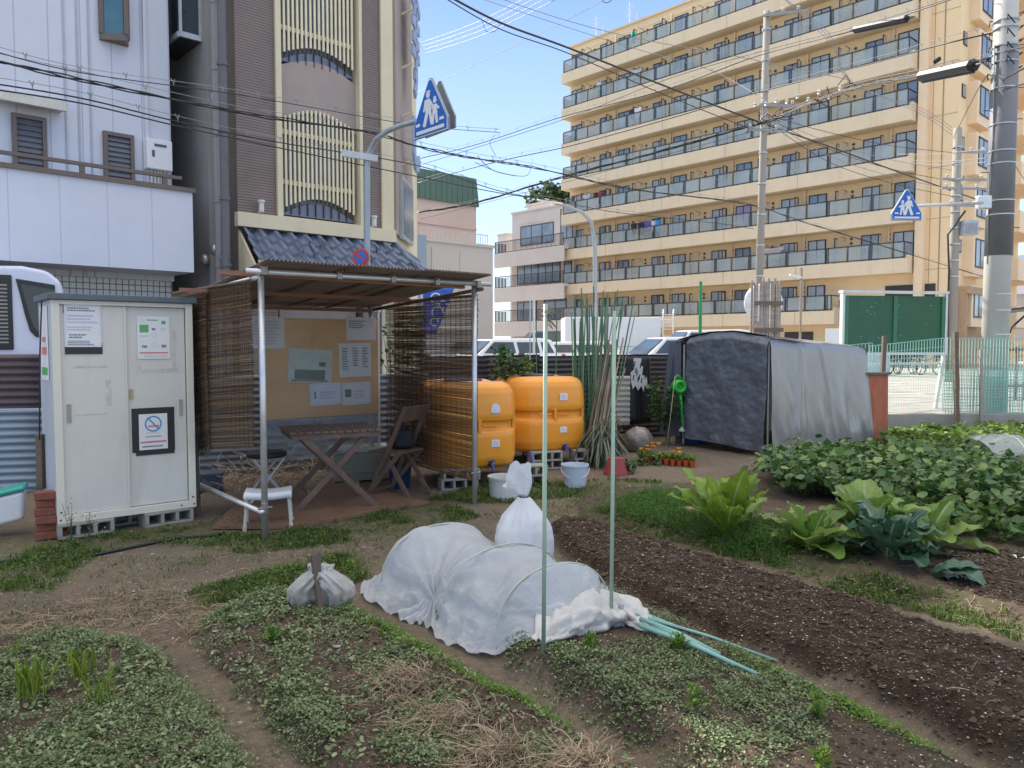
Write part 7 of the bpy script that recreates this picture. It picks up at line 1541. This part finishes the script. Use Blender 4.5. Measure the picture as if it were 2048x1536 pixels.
# ---------------- overhead wires ----------------
BW = mat('black_cable', (.018,.018,.02), .5, bump=0); GW = mat('pale_wire', (.25,.25,.27), .5, bump=0)
def spline(pts, n=10):
    pts = [Vector(p) for p in pts]; out = []
    for i in range(len(pts)-1):
        p0 = pts[max(0, i-1)]; p1 = pts[i]; p2 = pts[i+1]; p3 = pts[min(len(pts)-1, i+2)]
        for k in range(n): f_ = k/n; out.append(.5*((2*p1)+(p2-p0)*f_+(2*p0-5*p1+4*p2-p3)*f_*f_+(3*p1-p0-3*p2+p3)*f_**3))
    out.append(pts[-1]); return out
def wire(pp, r, label, m_=BW, ties=0, strands=1, name='overhead_cable'):
    pts = spline([P(*q) for q in pp]); o = thing(name, label, 'cable', pts[0], 0, 'overhead cables'); pts = [p-pts[0] for p in pts]
    if strands == 1: c = MB(); c.tube(pts, r, 6, cap=True); c.build('cable', m_, o, smooth=True)
    else:
        c = MB()
        for s_ in range(strands): c.tube([p+Vector((0, .02*cos(i*.9+s_*2.1), r*1.3*sin(i*.9+s_*2.1)+.012*math.sin(i*.35+s_))) for i, p in enumerate(pts)], r*.75, 5)
        c.build('cable', m_, o, smooth=True)
    if ties:
        c = MB(); d0 = 0; c.tube([p+Vector((0, 0, ties)) for p in pts], .004, 5)
        L_ = sum((pts[i+1]-pts[i]).length for i in range(len(pts)-1)); stp = max(.6, L_/40); acc = 0
        for i in range(len(pts)-1):
            acc += (pts[i+1]-pts[i]).length
            if acc > stp: acc = 0; c.bar(pts[i], pts[i]+Vector((.02, 0, ties+.02)), .008, .008); c.bar(pts[i]+Vector((0, 0, ties*.6)), pts[i]+Vector((-.03, 0, ties+.03)), .008, .008)
        c.build('messenger_wire', GW, o)
    return o
wire([(-60, 88, 8.3), (160, 145, 9), (480, 190, 11), (830, 250, 13.5), (1000, 265, 15)], .006, 'topmost thin black cable of the group crossing the white house', ties=.06)
wire([(-60, 112, 8.3), (160, 158, 9), (480, 226, 11), (730, 262, 12.9), (830, 292, 13.8), (960, 318, 15), (1090, 340, 17.5), (1280, 381, 20), (1505, 410, 24), (1632, 452, 27), (1990, 560, 34)], .012, 'thick twisted black cable crossing both left buildings', ties=.09, strands=3)
wire([(-60, 160, 8.3), (160, 196, 9), (355, 243, 10.2), (560, 285, 12), (830, 330, 14), (1000, 382, 16), (1120, 404, 18), (1250, 427, 20), (1430, 446, 23), (1508, 458, 24)], .009, 'upper cable of the lower pair crossing both left buildings', ties=.07)
wire([(-60, 172, 8.2), (160, 206, 8.9), (355, 252, 10.1), (560, 296, 11.9), (830, 352, 13.9), (1000, 386, 16), (1130, 405, 18)], .009, 'lower cable of the lower pair crossing both left buildings')
wire([(835, 318, 30), (950, 290, 30), (1130, 232, 28), (1330, 180, 26), (1515, 112, 24), (1720, 58, 20), (1870, 10, 17), (2010, -40, 14)], .014, 'black cable rising right behind the middle pole toward the top right', ties=.12)
wire([(835, 332, 30), (1130, 238, 28), (1330, 160, 26), (1515, 105, 24), (1760, 40, 19), (1980, -30, 14)], .009, 'thinner cable running close above the rising black cable')
wire([(835, 366, 30), (1000, 322, 28), (1140, 292, 27), (1330, 240, 25.5), (1515, 185, 24), (1740, 128, 18.5), (1880, 90, 15), (1985, 66, 14.3)], .014, 'black cable crossing the orange facade at its middle, ending at the big pole', ties=.12)
wire([(835, 425, 30), (950, 405, 29), (1140, 350, 27), (1330, 300, 25.5), (1515, 248, 24), (1600, 215, 22), (1700, 178, 19.5), (1845, 148, 16), (1980, 118, 14.3)], .02, 'thick black cable bundle leading to the splice box beside the big pole', strands=4, ties=.1)
wire([(835, 440, 31), (960, 408, 30), (1140, 362, 28), (1330, 310, 26), (1508, 262, 24)], .008, 'thin cable just below the thick bundle between beige roof and middle pole')
wire([(875, -20, 16), (1000, 45, 17.5), (1140, 97, 19), (1330, 172, 21.5), (1515, 243, 24), (1650, 290, 26), (1800, 345, 29), (2000, 415, 34)], .024, 'heaviest black cable falling from the top centre to the middle pole')
wire([(880, -10, 16), (1000, 58, 17.5), (1140, 108, 19), (1330, 190, 21.5), (1512, 262, 24)], .012, 'thin cable hanging below the heaviest one')
for k, lb in enumerate(('highest', 'second', 'third', 'lowest')):
    wire([(800, 92+8*k, 40), (845, 84+8*k, 40), (960, 42+10*k, 34), (1110, -12+12*k-24, 27)], .012, '%s of four thin parallel wires at the top, left of centre' % lb, GW)
wire([(835, 185, 34), (1000, 105, 30), (1130, 42, 27), (1230, -12, 25)], .01, 'single thin wire rising to the top left of the orange block', GW)
wire([(980, -10, 26), (1130, 40, 26), (1280, 78, 26), (1500, 118, 26), (1700, 160, 27)], .012, 'thin wire drooping across the top balcony row', GW)
wire([(940, -10, 26), (1170, 66, 26), (1280, 100, 26), (1420, 140, 26), (1514, 190, 24)], .01, 'thin slanting wire left of the middle pole top', GW)
for k, (y0, y1) in enumerate(((225, 305), (232, 340), (240, 362), (250, 378), (262, 392))):
    wire([(1516, y0-8*k, 24), (1650, lerp(y0, y1, .4)+6, 25), (1780, lerp(y0, y1, .75)+6, 26), (1903, y1, 27)], .009, '%s of five thin wires from the middle pole to the transformer pole' % ['topmost', 'second', 'third', 'fourth', 'lowest'][k], GW if k % 2 else BW)
for k, (y0, y1) in enumerate(((10, 255), (18, 262), (26, 270))):
    wire([(1560+8*k, y0-20, 23), (1660, 70+8*k, 24), (1700+4*k, 165, 25.5), (1840, 215+6*k, 26.5), (1904, y1, 27)], .008, '%s of three thin pale wires crossing the orange wall near its corner' % ['upper', 'middle', 'lower'][k], GW)
for k, (y0, y1) in enumerate(((308, 305), (318, 322), (322, 330))): wire([(1795, y0, 40), (1850, (y0+y1)/2+2, 33), (1905, y1, 27), (1972, y1-6, 20)], .01, '%s short level wire between the orange wall and the transformer pole' % ['upper', 'middle', 'lower'][k], GW)
wire([(1907, 275, 27), (1950, 190, 20), (1975, 150, 14.3)], .01, 'cable rising from the transformer pole to the big pole', BW)
wire([(2005, 160, 14.4), (2080, 120, 11), (2160, 90, 9)], .016, 'cable leaving the big pole to the right edge, upper', BW); wire([(2005, 180, 14.4), (2060, 165, 12), (2160, 150, 9)], .014, 'cable leaving the big pole to the right edge, lower', BW)
wire([(2010, 100, 14.4), (2060, 92, 11), (2200, 60, 9)], .014, 'cable leaving the pole clamps at the top right', BW); wire([(2008, 235, 14.5), (2030, 330, 15), (2100, 420, 17)], .006, 'thin wire hanging off the right side of the big pole', BW)
wire([(1030, 352, 17), (985, 340, 16), (955, 312, 15)], .007, 'short slack loop below the crossing cables', BW); wire([(990, 270, 30), (980, 285, 30), (985, 300, 30), (992, 312, 30)], .01, 'little curl of wire where the cables cross', BW)
wire([(965, 42, 34), (972, 62, 34), (990, 62, 34), (1003, 45, 34)], .012, 'small hanging loop on the thin top wires, left one', BW); wire([(1200, -6, 26), (1212, 6, 26), (1228, -4, 26)], .012, 'small hanging loop at the top edge', BW)
wire([(950, 325, 15), (1000, 345, 15.5), (1050, 352, 16.5), (1062, 335, 17), (1064, 318, 17.5)], .006, 'slack loop under the twisted cable in the open sky', BW)
def splice(ax, ay, aY, bx, by, bY, r, label):
    a = P(ax, ay, aY); b_ = P(bx, by, bY); th = thing('cable_splice_box', label, 'splice box', a, 0, 'black splice boxes on the cables'); c = MB(); d = b_-a; c.tube([d*0, d*.03, d*.97, d], [r*.6, r, r, r*.6], 8, squash=.9); c.build('case', mat('black_case', (.012,.012,.014), .45), th); c = MB(); c.bar(d*.02+Vector((0, -.02, -r)), d*.98+Vector((0, -.02, -r)), .03, .03); c.tube([d*-.12, d*0], [.01, .03], 6); c.tube([d*1, d*1.1], [.03, .01], 6); c.build('rail', MC['black_case'], th)
splice(1707, 60, 20, 1817, 36, 18.2, .09, 'long black splice box hung on the upper right cable'); splice(1842, 153, 15.8, 1950, 130, 14, .13, 'bulkier black splice box just left of the big pole')
splice(1868, 124, 15, 1880, 116, 15, .04, 'tiny black box on the wire above the bulkier splice box')
# clutter of clamps round the middle pole
cl_ = thing('cable_clamps', 'tangle of cable clamps and insulators right of the middle pole', 'clamps', P(1516, 240, 24)); c = MB()
for k in range(26):
    a = P(rr_.uniform(1500, 1720), 0, 23.5); t = rr_.random(); px = lerp(1500, 1700, t); py = lerp(262, 178, t)+rr_.uniform(-18, 6); a = P(px, py, 24-4*t)-cl_.location; c.tube([a, a+Vector((rr_.uniform(-.3, .3), .05, rr_.uniform(-.15, .2))), a+Vector((rr_.uniform(-.4, .4), 0, rr_.uniform(-.25, .1)))], .012, 5)
c.build('loop', BW, cl_, smooth=True); c = MB()
for k in range(9): t = k/8; a = P(lerp(1510, 1680, t), lerp(215, 190, t)+8*math.sin(k*3), 24-3*t)-cl_.location; c.lathe([(0, 0), (.05, .02), (.03, .06), (.06, .1), (0, .16)], a, n=8)
c.build('insulator', MC['insulator_white'], cl_)

# ---------------- cars, truck, bicycles ----------------
CW = mat('car_white', (.74,.75,.77), .25, var=.01, bump=0, coat=.6); CGL = mat('car_glass', (.04,.055,.06), .08, bump=0, var=.3, scale=1, spec=1); TYR = mat('tyre', (.02,.02,.02), .8, bump=0)
def car(label, loc, rz, L_=4.2, Wd=1.7, Hh=1.55, paint=CW, dark=False):
    th = thing('parked_car', label, 'car', loc, rz, 'cars parked beyond the dark fence')
    c = MB(); n = 16
    low = [(-L_/2, .35), (-L_/2, .75), (-L_/2+.15, .9), (-L_*.22, .98), (L_*.42, 1.0), (L_/2-.02, .92), (L_/2, .4), (L_/2-.1, .25), (-L_/2+.1, .25)]
    c.prism(low, -Wd/2, Wd/2); c.build('body', paint, th, bevel=.09, seg=4)
    c = MB(); top = [(-L_*.12, Hh-.04), (L_*.3, Hh), (L_*.4, Hh-.06)]; b0_ = [(-L_*.27, .97), (L_*.44, .99)]; y0, y1 = Wd/2-.06, Wd/2-.22
    vs = [(b0_[0][0], -y0, b0_[0][1]), (b0_[1][0], -y0, b0_[1][1]), (top[2][0], -y1, top[2][1]), (top[1][0], -y1, top[1][1]), (top[0][0], -y1, top[0][1])]; vs += [(x, -y, z) for x, y, z in vs]
    c.add(vs, [(0, 1, 2, 3, 4), (9, 8, 7, 6, 5), (0, 4, 9, 5), (4, 3, 8, 9), (3, 2, 7, 8), (2, 1, 6, 7)]); c.build('cabin', paint, th, bevel=.05, seg=3)
    for s_ in (-1, 1):
        c = MB(); ya = lambda z: s_*(lerp(y0, y1, (z-.97)/(Hh-1))+.012)
        for (xa_, xb_, xc_, xd_) in ((-L_*.21, L_*.06, L_*.05, -L_*.115), (L_*.09, L_*.27, L_*.26, L_*.08), (L_*.3, L_*.4, L_*.36, L_*.29)):
            z0, z1 = 1.04, Hh-.13; vs = [(xa_, ya(z0), z0), (xb_, ya(z0), z0), (xc_, ya(z1), z1), (xd_, ya(z1), z1)]; c.add(vs, [(0, 1, 2, 3) if s_ < 0 else (3, 2, 1, 0)])
        c.build('side_window', CGL, th, solid=.01)
        for x in (-L_*.32, L_*.31):
            c = MB(); c.M = Matrix.Translation((x, s_*(Wd/2-.2), .3)) @ Matrix.Rotation(-s_*pi/2, 4, 'X'); c.lathe([(0, .0), (.3, 0), (.31, .05), (.31, .17), (.28, .21), (0, .2)], n=24); w_ = c.build('wheel', TYR, th); c = MB(); c.M = Matrix.Translation((x, s_*(Wd/2-.2), .3)) @ Matrix.Rotation(-s_*pi/2, 4, 'X'); c.lathe([(.0, .211), (.18, .211), (.18, .215), (0, .22)], n=16); c.build('rim', STEEL, w_)
        c = MB(); c.box(-L_/2-.01, -L_/2+.06, s_*Wd*.36-.15, s_*Wd*.36+.15, .62, .78); c.build('headlight', mat('lamp_glass', (.6,.62,.65), .1, bump=0), th, bevel=.02); c = MB(); c.box(L_/2-.06, L_/2+.01, s_*Wd*.42-.08, s_*Wd*.42+.08, .75, 1.0); c.build('tail_light', mat('tail_red', (.4,.02,.02), .2, bump=0), th, bevel=.02)
    c = MB(); yy = Wd/2-.22; c.add([(-L_*.26, -yy-.05, 1.02), (-L_*.26, yy+.05, 1.02), (-L_*.135, yy-.02, Hh-.1), (-L_*.135, -yy+.02, Hh-.1)], [(0, 3, 2, 1)]); c.v = [(x-.02, y, z+.012) for x, y, z in c.v]; c.build('windscreen', CGL, th, solid=.01)
    c = MB(); c.add([(L_*.445, -yy, 1.05), (L_*.445, yy, 1.05), (L_*.41, yy-.04, Hh-.14), (L_*.41, -yy+.04, Hh-.14)], [(0, 1, 2, 3)]); c.build('rear_window', CGL, th, solid=.01)
    return th
def gp(px, Y): return P(px, 689, Y)[:2]+(.2,)
car('white car parked nearest the reed screen, seen over the dark fence', gp(995, 24), radians(28), 4.0, 1.7, 1.5)
car('pale car half hidden left of the nearest white one', gp(958, 31), radians(40), 4.2, 1.7, 1.5, mat('car_silver', (.5,.52,.54), .3, metal=.3, bump=0))
car('low white car parked behind the upright green pole', gp(1120, 26), radians(12), 4.4, 1.7, 1.42)
car('dark van behind the low white car', gp(1090, 33), radians(10), 4.4, 1.7, 1.9, mat('car_dark', (.06,.09,.09), .3, bump=0))
car('white car seen between the black cloth and the tarpaulin shed', gp(1345, 23), radians(14), 4.3, 1.7, 1.55)
car('white minivan right behind the tarpaulin shed', gp(1395, 28), radians(10), 4.6, 1.7, 1.85)
tr = thing('box_truck', 'white box truck body behind the green stakes', 'truck', gp(1130, 30), .02); WTR = mat('truck_white', (.66,.68,.72), .4, var=.03, stain=.08); x1_, z1_ = hitp(tr, 1322, 634)
c = MB(); c.box(0, x1_, 0, 2.0, .5, z1_-.0); c.build('box_body', WTR, tr, bevel=.03); c = MB()
for x in (x1_+.1, x1_+.5): c.tube([(x, .1, .3), (x, .1, z1_+.15), (x+.06, .3, z1_+.3)], .03, 6)
for k in range(8): c.bar((x1_+.1, .1, .5+.28*k), (x1_+.5, .1, .5+.28*k), .03, .03)
c.bar((x1_, .1, z1_-.1), (x1_+.5, .1, z1_-.1), .04, .04); c.build('ladder', PLW, tr)
c = MB(); c.box(0, x1_+.2, .05, .15, .3, .5); c.box(.0, x1_, -.01, -.001, 1.2, 1.24); c.build('chassis', MC['transformer_grey'], tr)
for x in (.7, x1_-.8): c = MB(); c.M = Matrix.Translation((x, .05, .2)) @ Matrix.Rotation(-pi/2, 4, 'X'); c.lathe([(0, 0), (.38, 0), (.4, .05), (.4, .22), (0, .25)], n=24); c.build('wheel', TYR, tr)
lw = MB(); lw.slab([at(845, 31), at(1130, 33), at(1130, 33.2), at(845, 31.2)], 0, 1.75); tag(lw.build('car_park_wall', mat('pale_wall', (.5,.53,.56), .8, stain=.15), None, loc=at(845, 31)+(0,)), 'pale low wall behind the parked cars', 'wall')
gr_ = thing('guard_rail', 'thin grey rails in front of the orange block, right of the truck', 'rail', gp(1325, 30), .0); x1_ = hitp(gr_, 1660, 689)[0]
c = MB()
for z in (.9, 1.3): c.bar((0, 0, z), (x1_, 0, z), .06, .08)
for k in range(6): c.bar((x1_*k/5, 0, 0), (x1_*k/5, 0, 1.35), .06, .06)
c.build('rail', MC['rail_grey'], gr_)
# bicycles by the orange block
bk0 = thing('bicycle', 'parked bicycle nearest the green board post', 'bicycle', gp(1860, 33), .4, 'bicycles parked by the orange block')
for x in (-.52, .52):
    c = MB(); c.tube([(x+.32*cos(t), 0, .33+.32*sin(t)) for t in [2*pi*k/20 for k in range(21)]], .022, 6); w_ = c.build('wheel', TYR, bk0)
    c = MB()
    for k in range(6): c.bar((x+.3*cos(k*pi/6), 0, .33+.3*sin(k*pi/6)), (x-.3*cos(k*pi/6), 0, .33-.3*sin(k*pi/6)), .006, .006)
    c.build('spokes', STEEL, w_)
c = MB()
for a, b_ in (((-.52, .33), (-.1, .3)), ((-.1, .3), (-.25, .85)), ((-.52, .33), (-.22, .75)), ((-.1, .3), (.38, .8)), ((.38, .95), (.52, .33)), ((-.22, .6), (.38, .78))): c.tube([(a[0], 0, a[1]), (b_[0], 0, b_[1])], .02, 6)
c.build('frame', mat('bike_frame', (.12,.12,.14), .4), bk0); c = MB(); c.box(-.36, -.12, -.07, .07, .86, .92); c.build('saddle', TYR, bk0, bevel=.02); c = MB(); c.tube([(.4, -.25, 1.0), (.36, 0, .98), (.4, .25, 1.0)], .014, 6); c.build('handlebar', STEEL, bk0); c = MB(); c.box(.45, .75, -.16, .16, .72, .95); c.build('basket', MC['black_steel'], bk0)
for i, (px, Y, rz) in enumerate(((1835, 33.5, .9), (1812, 34, .5), (1790, 34.5, .8), (1765, 35, .45), (1742, 35.5, .9))):
    dup(bk0, gp(px, Y), rz, 'parked bicycle, %s in the row to the left from the green board post' % ['second', 'third', 'fourth', 'fifth', 'sixth'][i])
vb = thing('shop_banner', 'white banner with dark figures on the ground floor of the orange block', 'banner', gp(1650, 36), -.5); c = MB(); c.box(0, 1.3, 0, .02, .5, 2.05); c.build('panel', PLW, vb); c = MB()
for k in range(4): c.box(.6+.15*k, .66+.15*k, -.01, -.001, .8, 1.1+.05*(k % 2))
c.build('figure', INK, vb)
vm = thing('vending_machine', 'pale blue-white machine seen through the mesh fence', 'vending machine', gp(1733, 32), -.4); c = MB(); c.box(0, .9, 0, .6, 0, 1.5); c.build('case', mat('machine_blue', (.35,.45,.55), .4), vm, bevel=.02); c = MB(); c.box(.08, .82, -.02, -.001, .9, 1.4); c.build('window', GLS, vm)
# far right edge
fr_ = thing('building', 'grey low building with white bands at the right edge beyond the big pole', 'building', gp(2022, 60), 0); c = MB(); c.box(0, 9, 0, 8, 0, 5.5); c.build('wall', GB, fr_); c = MB(); c.box(-.05, 9, -.3, -.003, 3.0, 3.9); c.box(-.05, 9, -.3, -.003, 5.2, 5.9); c.build('band', PLW, fr_)
rh = thing('house', 'distant house with a grey-blue tiled roof at the right edge', 'house', gp(2030, 90), .3); c = MB(); c.box(0, 9, 0, 7, 0, 9.5); c.build('wall', WB, rh); c = MB(); c.prism([(-.5, 9.5), (9.5, 9.5), (4.5, 12.2)], -.5, 7.5); c.build('roof', mat('far_roof', (.13,.16,.22), .6), rh)
bsx = thing('bicycle_shelter', 'dark curved shelter roof over a bright poster at the right edge', 'shelter', gp(2020, 22), -.2); c = MB(); c.grid(lambda u, v: (u*3, v*1.5, 2.3+.25*sin(pi*u*.5)-.1*v), 12, 4); c.build('roof', mat('dark_roof', (.04,.035,.03), .5), bsx, solid=.05); c = MB()
for x in (.15, 1.5, 2.9): c.tube([(x, .7, 0), (x, .7, 2.3)], .04, 8)
c.tube([(.15, .7, 1.3), (.3, .7, 1.8), (.8, .7, 2.3)], .03, 8); c.build('post', MC['dark_roof'], bsx); c = MB(); c.box(.2, .95, .9, .92, .85, 1.45); c.build('poster', mat('poster_yellow', (.7,.45,.25), .6, var=.5, scale=5), bsx)
ft2 = MB()
for k in range(14): ft2.box(k*.22, k*.22+.06, 0, .03, 0, 1.25)
for z in (.3, 1.15): ft2.box(0, 3.1, .031, .06, z, z+.06)
tag(ft2.build('picket_fence', RUST, None), 'dark brown picket fence behind the big pole at the right edge', 'fence').location = gp(2014, 18)
# blue shop banner seen through the reed screen
sb2 = thing('shop_banner', 'blue cloth banner with white loops seen past the shelter corner', 'banner', P(845, 700, 12.0)[:2]+(.1,), .35); x1_, zt_ = hitp(sb2, 908, 575); _, zb_ = hitp(sb2, 880, 668)
c = MB(); c.grid(lambda u, v: (u*x1_*(.45+.55*v), .03*sin(u*8+v*3), lerp(zb_, zt_, v)), 14, 14); c.build('cloth', mat('banner_blue', (.03,.12,.5), .6), sb2, smooth=True, solid=.006); c = MB()
for (a, b_, r) in ((.4, .75, .08), (.45, .45, .09), (.62, .62, .06), (.35, .25, .06)): c.tube([(x1_*a+r*cos(t), -.05, lerp(zb_, zt_, b_)+r*sin(t)) for t in [1.7*pi*k/12 for k in range(13)]], .012, 6)
c.build('lettering', PLW, sb2); c = MB(); c.tube([(0, .02, -.1), (0, .02, zt_+.1)], .02, 8); c.build('banner_pole', STEEL, sb2)
# film tunnel at the right edge
fl = thing('film_tunnel', 'clear plastic film cover bunched over hoops at the right edge', 'row cover', (5.2, 8.1, 0)); FLM = foil('clear_film', (.55,.6,.62), .45, .2)
def flm(u, v):
    w = .6*(1-.25*abs(u-.35)); h = .42*(1-.35*(u > .45)*(u-.45)*1.8)*(1+.0)+.05*sin(u*9); a = pi*v; x = -.3+u*1.6; k = math.exp(-((u-.5)/.07)**2); h *= 1-.35*k; w *= 1-.4*k
    return (x+.02*N3((u*8, v*4, 1)), -w*cos(a)*.8+.03*sin(v*30)*k, max(.02, h*sin(a)**.8+.08+.03*N3((u*7, v*6, 3), 1.4)*2))
c = MB(); c.grid(flm, 80, 40); c.build('film', FLM, fl, smooth=True)
for u in (.2, .45, .8): c = MB(); c.tube([flm(u, k/16) for k in range(17)], .008, 6); c.build('hoop', STEEL, fl, smooth=True)
wd = thing('root_chunk', 'pale chunk of root lying beside the tall yellow-green plant', 'root', GH(1378, 1026), -.5); blob(MB(), (0, 0, .025), (.1, .035, .03), .12, 2, (20, 12)).build('root', mat('pale_root', (.45,.33,.2), .8, var=.3, scale=12), wd, smooth=True)
pc_ = thing('plastic_scrap', 'small white plastic strip on the soil at the right edge', 'scrap', GH(2030, 1118), .5); c = MB(); c.grid(lambda u, v: (u*.12, (v-.5)*.025+.02*sin(u*5), .01+.012*sin(u*7)), 8, 2); c.build('strip', PLW, pc_, smooth=True)
